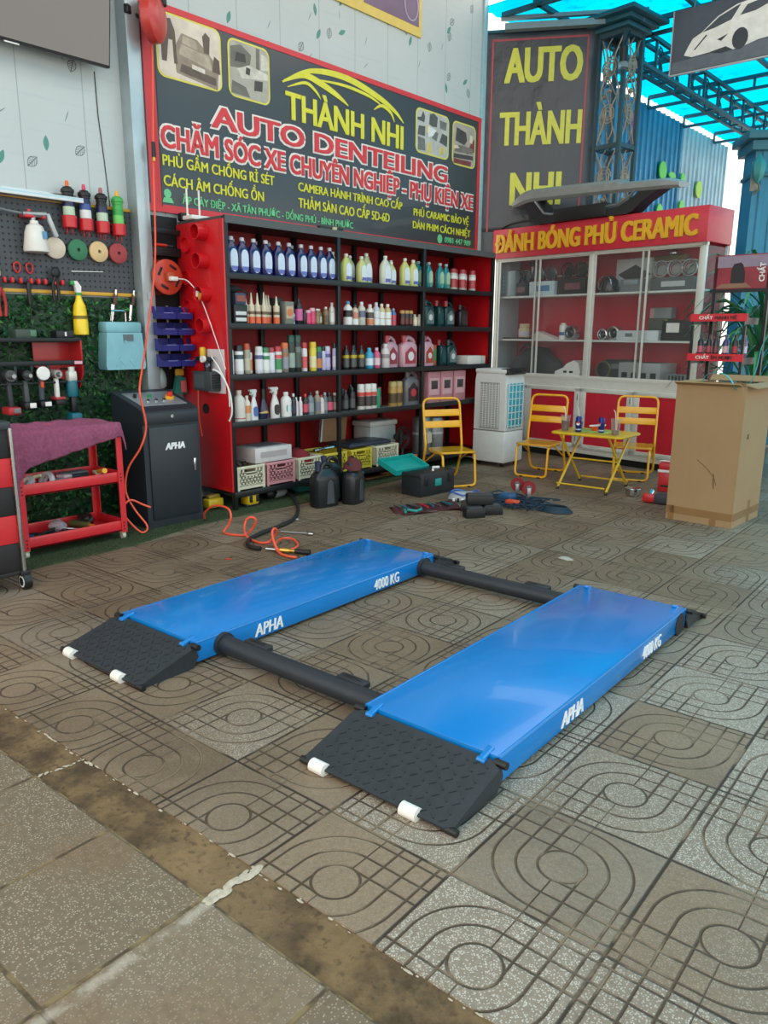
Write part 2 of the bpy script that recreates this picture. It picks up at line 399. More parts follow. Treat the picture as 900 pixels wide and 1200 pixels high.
b = MB(); b.box((WX-0.06, 2.70, 3.1), (0.12, 11.3, 6.2)); struct(b.build('wall_left', wallpaper(), ang=0))

def corrugated(y0, y1, z0, z1, x, pitch=0.2, d=0.03):
    b = MB(); pr = []; y = y0
    while y < y1:
        pr += [(x, y), (x, y+pitch*.62), (x+d, y+pitch*.7), (x+d, y+pitch*.92), (x, y+pitch)]; y += pitch
    back = [(x-0.02, y), (x-0.02, y0)]
    b.prism(pr+back, z0, z1, ax='z'); return b
struct(corrugated(9.3, 14.4, 0, 5.12, -5.9).build('wall_back', mat('blue_corrugated_sheet', '#3f8fb4', 0.45, .0, .18, 3), ang=20))
struct(corrugated(14.4, 16.6, 0, 5.12, -5.9).build('wall_back.001', mat('pale_corrugated_sheet', '#c2ccd2', 0.45, .0, .12, 3), ang=20))

# steel column at the wall
b = MB(); b.box((-5.81, 3.565, 3.05), (0.14, 0.115, 6.1), b=0.006)
b.box((-5.735, 3.56, 1.78), (0.012, .03, .055)); b.box((-5.735, 3.585, 1.62), (0.012, .025, .05))
struct(b.build('column', [mat('galvanised_steel', '#a9b6ba', 0.38, 0.55, .1, 5)]))
b = MB(); b.box((-5.89, 8.34, 3.0), (0.08, 0.08, 6.0), b=0.005); struct(b.build('trim_1', mat('pale_blue_post', '#a4c4cb', 0.45, 0.2, .08)))

# blue wall and column at the far side of the yard
cx0, cy0 = -3.60, 11.33
dxr, dyr = math.cos(math.radians(35)), math.sin(math.radians(35))
b = MB(); pr = []
for i in range(9):
    t = i*0.16
    pr += [(t, 0), (t+0.07, 0), (t+0.09, -0.02), (t+0.14, -0.02)]
b.prism([(p, q) for p, q in pr]+[(1.44, .45), (0, .45)], 0, 3.86, ax='z')
struct(b.build('wall_right', mat('blue_sheet_far', '#4a93ad', 0.5, 0, .15, 2), loc=(cx0, cy0, 0), rz=math.radians(35), ang=15))
b = MB(); b.box((.72, .2, 3.9), (1.6, .6, .12), b=.01); b.box((.72, .2, 4.02), (1.75, .7, .1), b=.01)
b.box((.72, .2, 3.55), (1.5, .52, .05), b=.01)
struct(b.build('trim_2', mat('teal_grey_paint', '#4f7f88', .5, .1), loc=(cx0, cy0, 0), rz=math.radians(35)))

# ------------------------------------------------------------------ the setting: translucent roof on steel trusses
def roof_material():
    g = Graph('cyan_translucent_sheet'); nt = g.nt; o = g.obj(); x = g.xyz(o)
    n = g.noise(o, 0.8, 5); n2 = g.noise(o, 5.0, 5)
    col = g.mix(g.step(n, 0.35, 0.7), lin('#00d8ee'), lin('#12e2f4'))
    col = g.mix(g.op('MULTIPLY', g.step(n2, 0.6, 0.72), 0.5), col, lin('#1aa3c8'))
    tl = nt.nodes.new('ShaderNodeBsdfTranslucent'); g.put(tl.inputs[0], col)
    tp = nt.nodes.new('ShaderNodeBsdfTransparent'); g.put(tp.inputs[0], col)
    gl = nt.nodes.new('ShaderNodeBsdfDiffuse'); g.put(gl.inputs[0], col)
    m1 = nt.nodes.new('ShaderNodeMixShader'); m1.inputs[0].default_value = 0.78
    nt.links.new(tl.outputs[0], m1.inputs[1]); nt.links.new(tp.outputs[0], m1.inputs[2])
    m2 = nt.nodes.new('ShaderNodeMixShader'); m2.inputs[0].default_value = 0.08
    nt.links.new(m1.outputs[0], m2.inputs[1]); nt.links.new(gl.outputs[0], m2.inputs[2])
    out = [k for k in nt.nodes if k.type == 'OUTPUT_MATERIAL'][0]; nt.links.new(m2.outputs[0], out.inputs[0])
    return g.m
RM = roof_material()
def roof_sheet(name, x0, x1, y0, y1, z, pitch=0.18):
    b = MB(); pr = []; y = y0
    while y < y1:
        pr += [(y, z), (y+pitch*.3, z+.014), (y+pitch*.5, z+.014), (y+pitch*.8, z)]; y += pitch
    pr = pr+[(p, q+.004) for p, q in reversed(pr)]
    b.prism(pr, x0, x1, ax='x'); return struct(b.build(name, RM, ang=0))
roof_sheet('ceiling', -5.95, 7.0, 8.35, 17.4, 5.24)
roof_sheet('ceiling.001', -1.1, 7.0, 0.6, 8.35, 5.24)

b = MB(); b.box((-4.7, 3.3, 6.35), (2.6, 10.2, .08)); struct(b.build('ceiling.002', mat('roof_sheet_grey', '#8f9698', .6), ang=0))
SM = mat('teal_painted_steel', '#2c5f6b', 0.5, 0.35, .12, 6)
def scroll(b, P0, ex, ez, s, r=0.006, mi=0):
    """an S-curl of bent bar in the plane ex, ez"""
    pts = []
    for i in range(34):
        t = i/33; a = -1.6*PI+3.2*PI*t; k = 0.42*(1-abs(2*t-1))+0.10
        side = -1 if t < .5 else 1
        cz = side*0.25
        pts.append(Vector(P0)+ex*(s*(k*math.sin(a)*side))+ez*(s*(cz+side*0.0+k*.55*math.cos(a))))
    b.tube(pts, r, 5, mi=mi)
def y_truss(x, y0, y1, zb, zt):
    b = MB()
    for zz in (zb, zt):
        for xx in (x-.09, x+.09): b.box((xx, (y0+y1)/2, zz), (.045, y1-y0, .045))
    n = int((y1-y0)/0.55)
    for i in range(n+1):
        y = y0+(y1-y0)*i/n
        for xx in (x-.09, x+.09): b.box((xx, y, (zb+zt)/2), (.03, .03, zt-zb))
        b.box((x, y, zb), (.18, .03, .03)); b.box((x, y, zt), (.18, .03, .03))
        if i < n: scroll(b, (x, y+.27, (zb+zt)/2), Vector((0, 1, 0)), Vector((0, 0, 1)), zt-zb, .009)
    return struct(b.build('roof_truss', SM))
y_truss(-4.70, 9.75, 15.9, 4.76, 5.12); y_truss(-3.2, 8.6, 15.9, 4.76, 5.12)
def x_purlin(y, x0, x1, z):
    b = MB()
    b.box(((x0+x1)/2, y, z), (x1-x0, .05, .05)); b.box(((x0+x1)/2, y, z-.16), (x1-x0, .04, .04))
    n = max(2, int((x1-x0)/.75))
    for i in range(n+1): b.box((x0+(x1-x0)*i/n, y, z-.08), (.03, .03, .16))
    return struct(b.build('roof_purlin', SM))
for y in (9.9, 11.4, 12.9, 14.4, 15.9, 17.3): x_purlin(y, -5.84, -1.0, 5.2)
b = MB(); b.box((-3.4, 8.6, 5.2), (4.8, .05, .05)); struct(b.build('roof_purlin', SM))
for x in (-5.3, -3.95, -2.4):
    b = MB(); b.box((x, 12.9, 5.2), (.05, 8.8, .05)); struct(b.build('roof_rafter', SM))
b = MB(); b.box((-5.1, 8.75, 5.07), (1.6, .1, .07), rz=math.radians(31.6)); b.box((-5.1, 8.75, 5.17), (1.7, .06, .04), rz=math.radians(31.6))
struct(b.build('roof_beam', mat('grey_steel_beam', '#7f9297', .5, .3), loc=(0, 0.3, 0)))

# ------------------------------------------------------------------ artificial ivy and turf
b = MB(); cols = [mat('ivy_dark', '#12351c', .55, var=.3, scale=30), mat('ivy_mid', '#1f5a2b', .5, var=.3, scale=30), mat('ivy_light', '#3f7d3a', .5, var=.3, scale=30)]
b.box((WX+.012, 2.5, .89), (.024, 2.02, 1.74), 0)
for i in range(6500):
    y = R.uniform(1.5, 3.5); z = R.uniform(.02, 1.75); s = R.uniform(.014, .03); x = WX+.014+R.uniform(0, .03)
    M = Matrix.Translation((x, y, z)) @ Matrix.Rotation(R.uniform(-.9, .9), 4, 'Z') @ Matrix.Rotation(R.uniform(-.2, 1.0), 4, 'Y') @ Matrix.Rotation(R.uniform(0, 6.28), 4, 'X')
    vs = [M @ Vector(q) for q in ((0, -s*.5, -s), (.004, 0, -s*.5), (0, s*.5, -s*.3), (.006, 0, s*1.2), (0, -s*.6, .2*s))]
    b.add(vs, [(0, 1, 4), (1, 2, 3), (1, 3, 4)], 0 if R.random() < .45 else (1 if R.random() < .75 else 2))
tag(b.build('ivy_backdrop', cols, ang=0), 'dark green artificial ivy covering the wall under the tool board', 'ivy', kind='stuff')

def turf_mat():
    g = Graph('turf'); o = g.obj(); n = g.noise(o, 90, 4); n2 = g.noise(o, 6, 4)
    col = g.mix(g.step(n, .35, .65), lin('#1d2f1a'), lin('#3f5631')); col = g.mix(g.op('MULTIPLY', n2, .5), col, lin('#4a5238'))
    g.bump(n, 1.0, .012); return g.out(col, .9)
b = MB()
edge = [(-4.78, 1.0), (-4.84, 2.0), (-4.88, 2.8), (-5.03, 3.4), (-5.05, 3.8), (-5.02, 4.6), (-5.09, 5.45), (-5.18, 6.4), (-5.22, 7.7)]
b.prism(edge+[(WX, 7.7), (WX, 1.0)], 0.0, 0.012, ax='z')
TM = turf_mat()
for i in range(9000):
    t = R.random()*(len(edge)-1); k = int(t); f = t-k
    ex = edge[k][0]+(edge[k+1][0]-edge[k][0])*f; ey = edge[k][1]+(edge[k+1][1]-edge[k][1])*f
    x = ex-abs(R.gauss(0, .22)); 
    if x < WX+.05: continue
    h = R.uniform(.006, .014); a = R.uniform(0, 6.28); w_ = .0025
    b.add([(x-w_*math.cos(a), ey-w_*math.sin(a), .012), (x+w_*math.cos(a), ey+w_*math.sin(a), .012), (x+R.uniform(-.008, .008), ey+R.uniform(-.008, .008), .012+h)], [(0, 1, 2)])
tag(b.build('turf_mat', TM, ang=0), 'green artificial turf mat laid along the wall under the cart and shelving', 'turf mat')

# ------------------------------------------------------------------ things on and along the left wall
# local frame of a wall thing: x runs along the wall (world +y), -y faces the room, z up
def wt(name, label, cat, y, z, x=WX, group=None): return thing(name, label, cat, (x, y, z), PI/2, group)

BLK = mat('black_plastic', '#17181a', .45); BLK2 = mat('black_metal', '#1c1f21', .4, .3); RED = mat('red_plastic', '#c8232b', .4, coat=.2)
CHR = mat('chrome', '#c9cccd', .18, .95, .04); STL = mat('dull_steel', '#9ba0a1', .35, .8, .08); WHT = mat('white_plastic', '#e6e6e0', .4)
GRY = mat('grey_plastic', '#6f7476', .5); YEL = mat('yellow_plastic', '#e8c51c', .4); ORG = mat('orange_plastic', '#e2702a', .4)
TEAL = mat('teal_plastic', '#15697a', .4); GRN = mat('green_plastic', '#2f9a45', .4); NAVY = mat('navy_plastic', '#1d2450', .35)
WOOD = mat('pale_wood', '#c99a5a', .6, var=.15)

# television
t = wt('television', 'large flat television mounted high on the leaf-print wall above the tool board', 'television', 2.72, 3.40, -5.74)
t.rotation_euler = (math.radians(9), 0, PI/2)
MB().box((0, 0, .36), (1.24, .05, .72), b=.006).build('casing', mat('tv_casing', '#1b1c1f', .4), t)
MB().box((0, -.0265, .362), (1.215, .004, .69)).build('screen', mat('tv_screen', '#0b0d10', .06, coat=1.0, spec=1.0), t, ang=0)
MB().box((-.10, -.027, -.006), (.1, .01, .008)).build('brand_strip', mat('silver_strip', '#d6d7d5', .3, .5), t)
MB().box((0, .0575, .36), (.5, .065, .3), b=.01).build('wall_bracket', BLK2, t)
b = MB(); b.tube([(0, -.004, 0), (.004, -.006, -.3), (.03, -.004, -.62), (.05, -.006, -.95)], .0035, 6)
tag(b.build('tv_cable', BLK, None, (WX, 3.3, 3.40), PI/2), 'thin black cord hanging down the wall from the television', 'cord')
b = MB(); b.tube([(0, -.004, 0), (.01, -.006, -.2), (-.015, -.004, -.42), (.0, -.006, -.58)], .003, 6)
tag(b.build('tv_cable', BLK, None, (WX, 2.46, 3.02), PI/2), 'thin dark cord on the wall near the photo edge above the silver rail', 'cord')

# tool board
def peg_material():
    g = Graph('perforated_board'); o = g.obj(); x = g.xyz(o)
    a = g.op('SUBTRACT', g.op('FRACT', g.op('DIVIDE', x[0], .042)), .5); c = g.op('SUBTRACT', g.op('FRACT', g.op('DIVIDE', x[2], .042)), .5)
    r = g.op('SQRT', g.op('ADD', g.op('MULTIPLY', a, a), g.op('MULTIPLY', c, c)))
    hole = g.op('LESS_THAN', r, .19); n = g.noise(o, 5)
    col = g.mix(hole, g.mix(n, lin('#3b3f44'), lin('#4a4e53')), lin('#0a0b0c'))
    g.bump(g.op('SUBTRACT', 1.0, hole), .6, .006); return g.out(col, .5)
t = wt('tool_board', 'dark perforated tool board in a yellow frame on the wall under the television', 'tool board', 2.6, 2.11, WX)
MB().box((0, -.012, 0), (1.86, .022, .66)).build('panel', peg_material(), t, ang=0)
fm = mat('yellow_frame', '#d9a53a', .5)
for (c, d) in (((0, -.016, .325), (1.88, .03, .022)), ((0, -.016, -.325), (1.88, .03, .026)), ((.93, -.016, 0), (.022, .03, .65)), ((-.93, -.016, 0), (.022, .03, .65))):
    MB().box(c, d, b=.003).build('frame_bar', fm, t)
PX = WX+.026                                # face of the tool board
b = MB(); b.box((0, -.06, 0), (1.3, .12, .012)); b.box((0, -.12, .012), (1.3, .012, .036), b=.003); b.box((0, -.004, .03), (1.3, .008, .06))
tag(b.build('wall_ledge', mat('silver_aluminium', '#c3c8c9', .3, .7, .05), None, (WX, 2.42, 2.435), PI/2), 'silver aluminium ledge fixed to the wall along the top of the tool board', 'ledge')

# polish bottles in red cups
def polish(y, label, body, lab1, lab2, cap, tip, hy):
    c = MB(); c.lathe([(.045, 0), (.05, .004), (.052, .085), (.047, .085), (.044, .012), (0, .012)], (0, -.055, 0), 20)
    for sx in (-.02, .02): c.box((sx, -.006, .02), (.008, .012, .06)); c.tube([(sx, -.05, .0), (sx, -.05, -.03), (sx, -.03, -.045)], .004, 6)
    tag(c.build('bottle_holder', RED, None, (PX, y, hy), PI/2), 'red cup holder on the tool board holding the '+label[0], 'holder', 'red cup holders in a row on the tool board')
    t = wt('polish_bottle', label[1], 'bottle', y, hy+.013, PX, 'polish bottles in the red cups')
    o = (0, -.055, 0)
    MB().lathe([(.038, 0), (.041, .006), (.041, .19), (.036, .215), (.036, .228)], o, 20).build('body', body, t)
    MB().lathe([(.0418, .075), (.0418, .135)], o, 20).build('label', lab1, t)
    MB().lathe([(.0418, .137), (.0418, .178)], o, 20).build('label', lab2, t)
    MB().lathe([(.041, .216), (.041, .232), (.047, .236), (.047, .256), (.041, .26), (.03, .274), (.018, .278), (0, .278)], o, 20).build('cap', cap, t)
    MB().lathe([(.013, .276), (.015, .295), (.011, .318), (0, .32)], o, 14).build('nozzle', tip, t)
lg = mat('pale_green_label', '#b7cfb6', .5); wl_ = mat('white_label', '#d8dcdc', .5)
polish(2.97, ('bottle with the orange nozzle', 'dark polish bottle with pale green label and orange nozzle in a red cup'), BLK, lg, NAVY, BLK, ORG, 2.25)
polish(3.10, ('bottle with the pink nozzle', 'dark blue polish bottle with white stripe label and bright pink nozzle'), NAVY, wl_, mat('blue_label', '#3d5796', .5), BLK, mat('pink_plastic', '#d9416a', .4), 2.24)
polish(3.235, ('bottle with the dull pink nozzle', 'dark polish bottle with grey green label and dull pink nozzle in a red cup'), BLK, lg, NAVY, BLK, mat('dusty_pink', '#a8606c', .4), 2.235)
polish(3.37, ('green bottle', 'bright green polish bottle with yellow nozzle in the last red cup'), mat('leaf_green', '#3fa84a', .4), mat('light_green', '#6cc45f', .4), GRN, mat('leaf_green', '#3fa84a'), mat('yellow_orange', '#e9b022', .4), 2.23)

# polishing pads
def pad(y, m, m2, label, hole):
    t = wt('polishing_pad', label, 'polishing pad', y, 2.10, PX, 'polishing pads hung under the polish bottles')
    M = Matrix.Rotation(PI/2, 4, 'X')
    MB().lathe([(.066, 0), (.074, .008), (.078, .02), (.076, .034), (.06, .042), (.014 if hole else 0, .043)]+([(.013, .025)] if hole else []), (0, 0, 0), 28, M=M).build('foam', m, t)
    MB().lathe([(.012, .02), (.012, .0405 if not hole else .03), (0, .0405 if not hole else .03)], (0, 0, 0), 12, M=M).build('centre', m2, t)
pad(2.855, mat('cream_foam', '#d8cdb8', .9, bump=.3), mat('cream_foam', '#d8cdb8'), 'round cream wool polishing pad below the bottle with the orange nozzle', False)
pad(3.03, mat('green_foam', '#3f7d5c', .9, bump=.3), BLK, 'round green polishing pad with a dark centre hole', True)
pad(3.2, mat('beige_foam', '#d9bd8c', .9, bump=.3), mat('brown_dot', '#6a4c2e'), 'round beige polishing pad between the green and red pads', True)
pad(3.365, mat('rust_foam', '#a3474a', .9, bump=.3), BLK, 'round dull red polishing pad under the green bottle', True)

# foam gun
t = wt('foam_gun', 'white foam spray gun with a milky cup hung on the tool board', 'spray gun', 2.66, 2.05, PX)
b = MB(); b.lathe([(.06, 0), (.085, .006), (.088, .02), (.07, .14), (.055, .185), (.03, .2), (.028, .22)], (.03, -.075, 0), 24); b.build('cup', mat('milky_plastic', '#dcdcd6', .35), t)
MB().box((.066, -.15, .12), (.03, .006, .05), rx=-.1).build('label', mat('small_blue_label', '#4f8fb5', .4), t)
b = MB(); b.cyl((-.05, -.075, .26), (.12, -.075, .27), .02, .024); b.cyl((.02, -.075, .2), (.03, -.075, .27), .018); b.build('gun_body', STL, t)
b = MB(); b.box((-.005, -.05, .255), (.08, .09, .035), b=.008); b.box((.10, -.05, .262), (.03, .09, .05), b=.01); b.cyl((.0, -.075, .275), (.0, -.075, .295), .014); b.build('clamp', RED, t)
b = MB(); b.box((.165, -.075, .2), (.035, .03, .17), b=.012, ry=.0).T = None
b = MB(); b.T = Matrix.Translation((.16, -.075, .2)) @ Matrix.Rotation(-.35, 4, 'Y'); b.box((0, 0, 0), (.034, .03, .17), b=.012); b.build('grip', mat('pale_grey_plastic', '#b9bdbf', .4), t)
b = MB(); b.tube(rounded([(-.04, -.075, .262), (-.14, -.07, .27), (-.3, -.05, .29), (-.5, -.03, .30)]), .009, 8); b.build('hose', GRY, t)

# brush at the photo edge, hooks, clips and hand tools
t = wt('brush', 'orange handled brush hung at the edge of the tool board', 'brush', 2.415, 1.93, PX)
MB().box((0, -.02, .09), (.04, .024, .09), b=.01).build('handle', mat('orange_wood', '#cf7e2b', .4), t)
MB().box((0, -.02, .0), (.045, .02, .1), b=.004).build('bristles', mat('pale_bristle', '#cdbb98', .8, bump=.4, scale=60), t)
for y, lab in ((2.565, 'small red hook on the tool board nearer the orange brush'), (2.655, 'small red hook on the tool board below the foam gun cup')):
    t = wt('hook', lab, 'hook', y, 1.95, PX)
    b = MB(); b.tube(fillet([(-.022, -.012, .02), (-.022, -.012, -.02), (0, -.012, -.045), (.022, -.012, -.02), (.022, -.012, .02), (0, -.012, .032)], .01, True), .006, 7, closed=True); b.build('ring', RED, t)
    MB().box((0, -.007, .02), (.03, .014, .03), b=.004).build('base', BLK, t)
def clip_bar(y, lab):
    t = wt('tool_clip', lab, 'tool clip', y, 1.845, PX)
    MB().box((0, -.012, 0), (.17, .024, .018), b=.004).build('bar', BLK2, t)
    for sx in (-.06, 0.015, .07):
        b = MB(); b.box((sx, -.035, .008), (.022, .04, .04), b=.008); b.build('clip', RED, t)
clip_bar(2.44, 'red and black tool clip holding the red pliers'); clip_bar(2.63, 'red and black tool clip holding the dark screwdriver'); clip_bar(2.81, 'red and black tool clip holding the black cutters')
t = wt('pliers', 'red handled pliers hanging by the orange brush', 'pliers', 2.42, 1.6, PX)
for s in (-1, 1):
    MB().tube(rounded([(0, -.045, .2), (s*.016, -.045, .15), (s*.024, -.045, .08), (s*.016, -.045, .0)]), .012, 8).build('handle', mat('red_grip', '#a52a2c', .5), t)
MB().prism([(-.016, .19), (.016, .19), (.012, .27), (-.012, .27)], -.055, -.035).build('jaw', BLK2, t)
t = wt('screwdriver', 'dark screwdriver hanging point down between the red pliers and the black cutters', 'screwdriver', 2.62, 1.58, PX)
MB().lathe([(.012, .1), (.017, .13), (.016, .2), (.019, .24), (.012, .262), (0, .264)], (0, -.045, 0), 12).build('handle', BLK, t)
MB().cyl((0, -.045, .0), (0, -.045, .11), .005).build('shaft', BLK2, t)
t = wt('side_cutters', 'black side cutters held in the tool clip above the yellow sprayer', 'cutters', 2.82, 1.72, PX)
for s in (-1, 1): MB().tube(rounded([(0, -.05, .17), (s*.02, -.05, .11), (s*.018, -.05, 0)]), .012, 8).build('handle', BLK, t)
MB().ball((.01, -.05, .2), .035, 1, .5, 1.2).build('jaw', BLK2, t)
b = MB(); b.cyl((-.13, -.012, .0), (.13, -.012, .012), .005, .003, 8)
tag(b.build('steel_rod', CHR, None, (PX, 3.1, 1.94), PI/2), 'thin polished steel rod lying across the tool board under the pads', 'rod')
for y, lab, s in ((3.27, 'steel trowel hanging from the frame beside the yellow sprayer', 1), (3.43, 'steel trowel hanging from the frame beside the steel column', .8)):
    t = wt('trowel', lab, 'trowel', y, 1.58, PX)
    b = MB(); b.T = Matrix.Translation((0, -.02, 0)) @ Matrix.Rotation(.16, 4, 'Y')
    b.prism([(-.012*s, 0), (.012*s, .01), (.014*s, .13), (-.014*s, .13)], -.004, .004); b.build('blade', CHR, t)
    b = MB(); b.T = Matrix.Translation((0.018, -.02, 0)) @ Matrix.Rotation(.16, 4, 'Y'); b.box((0, 0, .17), (.032*s, .02, .09), b=.008); b.build('handle', mat('brown_grip', '#5c4038', .5), t)
    b = MB(); b.T = Matrix.Translation((0.018, -.02, 0)) @ Matrix.Rotation(.16, 4, 'Y'); b.cyl((0, 0, .2), (0, 0, .245), .011); b.build('ferrule', CHR, t)

# yellow trigger sprayer
t = wt('spray_bottle', 'bright yellow trigger spray bottle with green and white nozzle hung below the tool board', 'spray bottle', 2.995, 1.47, WX)
b = MB(); b.lathe([(.05, 0), (.055, .006), (.054, .1), (.05, .17), (.044, .22), (.03, .25), (.022, .275), (.02, .3)], (0, -.075, 0), 20); b.build('body', mat('bright_yellow', '#f2d21a', .3, coat=.3), t)
MB().lathe([(.0555, .12), (.053, .145)], (0, -.075, 0), 20).build('label', mat('brown_line', '#7a6310', .5), t)
MB().lathe([(.024, .295), (.024, .315), (0, .315)], (0, -.075, 0), 14).build('collar', GRN, t)
b = MB(); b.prism([(-.02, .315), (.015, .315), (.02, .36), (-.01, .40), (-.035, .4), (-.025, .35)], -.09, -.06); b.build('trigger_head', WHT, t)
MB().box((-.045, -.075, .385), (.03, .03, .03), b=.005).build('nozzle', GRN, t)
MB().tube([(0, -.075, .36), (0, -.03, .4), (0, 0, .41)], .005, 6).build('hook', BLK2, t)

# pale blue case on the wall
t = wt('tool_case', 'pale blue plastic case with chrome handle hanging beside the steel column', 'case', 3.31, 1.20, WX)
cb = mat('pale_blue_plastic', '#7fb9c4', .4)
b = MB(); b.prism([(-.15, .29), (.155, .29), (.175, .03), (.165, 0), (-.165, 0), (-.175, .03)], -.16, -.03); b.build('body', cb, t)
b = MB(); b.box((0, -.095, .33), (.312, .14, .085), b=.018); b.box((0, -.168, .22), (.02, .004, .02)); b.build('lid', cb, t)
b = MB(); b.box((.03, -.163, .25), (.085, .008, .05)); b.build('latch_plate', mat('grey_plate', '#5c6b70', .3, .6), t)
b = MB(); b.prism([(-.09, .05), (-.05, .1), (-.01, .05), (.03, .1), (.07, .05), (.11, .1), (.11, .06), (.07, .02), (.03, .07), (-.01, .02), (-.05, .07), (-.09, .02)], -.164, -.158); b.build('rib', cb, t)
b = MB(); b.tube(fillet([(-.06, -.09, .37), (-.06, -.09, .46), (.06, -.09, .46), (.06, -.09, .37)], .02), .007, 8); b.build('handle', CHR, t)
MB().box((0, -.04, .42), (.012, .08, .012)).build('hanger', BLK2, t)
MB().box((0, -.015, .2), (.24, .03, .3)).build('back_plate', BLK2, t)

# cordless tool rack
b = MB(); b.prism([(.22, .215), (.50, .215), (.50, -.06), (.42, -.06), (.22, .04)], -.085, -.075); rack_back = b
t = wt('tool_rack', 'black steel rack with a red end plate holding the cordless tools on the ivy wall', 'tool rack', 2.38, 1.2, WX)
MB().box((0, -.125, .235), (1.04, .25, .014), b=.003).build('shelf', BLK2, t)
MB().box((.0, -.245, .235), (1.04, .012, .03), b=.003).build('lip', BLK2, t)
MB().box((0, -.262, .07), (1.04, .014, .035), b=.003).build('rail', BLK2, t)
for i in range(7): MB().box((-.5+i*.115*1.25 if i < 0 else -.47+i*.118, -.262, -.0), (.022, .012, .14), b=.003).build('divider', BLK2, t)
MB().box((0, -.262, -.07), (1.02, .012, .016), b=.003).build('rail', BLK2, t)
b = MB(); b.prism([(-.262, .23), (0, .23), (0, -.12), (-.2, -.12), (-.262, .0)], .50, .512, ax='x'); b.build('end_plate', mat('red_steel', '#b0161d', .35, coat=.2), t)
rack_back.build('back_plate', mat('red_steel', '#b0161d', .35, coat=.2), t)
b = MB(); b.box((.47, -.27, .07), (.06, .006, .022)); b.build('sticker', mat('pink_sticker', '#e0a3ad', .5), t)
def on_rack(name, label, y, z, cat='power tool'): return wt(name, label, cat, y, z, -5.63, 'cordless tools hanging in the rack')
def battery_drill(y, label, head, hm, grip, bat, tagm, h=.3, hr=.045):
    t = on_rack('cordless_drill', label, y, 1.22-h)
    MB().cyl((0, .07, h-.03), (0, -.06, h-.03), hr, hr*.8).build('motor_housing', head, t)
    MB().cyl((0, -.055, h-.03), (0, -.11, h-.03), hr*.55, hr*.3).build('chuck', hm, t)
    b = MB(); b.T = Matrix.Translation((0, .0, h*.5)) @ Matrix.Rotation(-.08, 4, 'X'); b.box((0, 0, 0), (.038, .05, h*.62), b=.014); b.build('grip', grip, t)
    MB().box((0, -.01, .045), (.09, .13, .055), b=.012).build('battery', bat, t)
    MB().box((0.012, -.078, .048), (.045, .006, .035), b=.002).build('battery_label', tagm, t)
battery_drill(2.33, 'red and grey cordless impact driver at the near end of the rack', mat('dark_grey_metal', '#4c4f52', .35, .5), STL, mat('dark_grip', '#2b2c2f'), mat('red_battery', '#b12a31', .45), GRY, .32, .05)
battery_drill(2.445, 'black cordless drill with a white battery label next to the red impact driver', BLK, STL, mat('grey_grip', '#46494b'), BLK, WHT, .29)
t = on_rack('disc_polisher', 'black cordless polisher with a round white disc and orange switch', 2.56, .95)
MB().cyl((0, .05, .25), (0, -.05, .25), .03).build('head', BLK2, t)
MB().lathe([(.0, .0), (.045, 0), (.05, .008), (.045, .016), (.012, .018), (0, .018)], (0, -.05, .25), 22, M=Matrix.Rotation(PI/2, 4, 'X')).build('disc', WHT, t)
b = MB(); b.cyl((0, 0, .06), (0, 0, .23), .02, .024); b.build('grip', mat('slate_grip', '#35474e', .4), t)
MB().box((0, -.024, .17), (.025, .02, .05), b=.008).build('switch', mat('orange_switch', '#e0572e', .4), t)
MB().box((0, -.01, .03), (.085, .12, .05), b=.012).build('battery', BLK, t); MB().box((.01, -.073, .032), (.045, .006, .03)).build('battery_label', WHT, t)
t = on_rack('cordless_drill', 'small white cordless driver with a red base hanging beside the grinder', 2.675, .97)
MB().cyl((0, .05, .22), (0, -.05, .22), .034, .03).build('motor_housing', mat('beige_housing', '#9c9a92', .4), t)
MB().cyl((0, -.05, .22), (0, -.085, .22), .02, .01).build('chuck', STL, t)
MB().box((0, 0, .12), (.032, .042, .15), b=.012).build('grip', WHT, t)
MB().box((0, -.01, .045), (.075, .1, .018), b=.004).build('base', mat('red_base', '#a8323a', .4), t)
MB().box((0, -.01, .015), (.07, .09, .045), b=.01).build('battery', BLK, t)
t = on_rack('angle_grinder', 'teal and white cordless angle grinder at the end of the rack above the cart', 2.79, .80)
b = MB(); b.box((0, -.01, .37), (.07, .07, .085), b=.018); b.cyl((0, -.02, .4), (0, -.02, .44), .024); b.build('gear_head', mat('silver_white', '#cfcfc6', .35, .3), t)
b = MB(); b.lathe([(.034, 0), (.04, .02), (.04, .1), (.036, .12)], (0, -.01, .22), 16); b.build('motor_housing', TEAL, t)
b = MB(); b.box((0, -.005, .165), (.05, .055, .13), b=.018); b.build('grip', BLK, t)
b = MB(); b.box((0, -.01, .055), (.085, .1, .09), b=.014); b.build('battery', TEAL, t)
MB().box((0.0, -.063, .015), (.045, .008, .03), b=.003).build('release', mat('pink_red', '#d8586a', .4), t)
MB().lathe([(.0, 0), (.055, 0), (.058, .01), (.03, .012), (0, .012)], (0, .03, .42), 20).build('guard', BLK2, t)
# things lying on the rack shelf
t = wt('small_box', 'dark green box lying on the shelf of the tool rack', 'box', 2.50, 1.442, -5.70)
MB().box((0, 0, .035), (.15, .1, .07), b=.012).build('body', mat('dark_green_box', '#3a4a40', .5), t); MB().box((.05, -.052, .04), (.045, .006, .045), b=.004).build('clasp', mat('mid_green', '#4f7a61', .5), t)
t = wt('small_box', 'black box with a small white mark at the end of the tool rack shelf', 'box', 2.79, 1.442, -5.70)
MB().box((0, 0, .03), (.14, .1, .06), b=.01).build('body', BLK, t); MB().box((.0, -.052, .035), (.012, .004, .03)).build('mark', WHT, t)

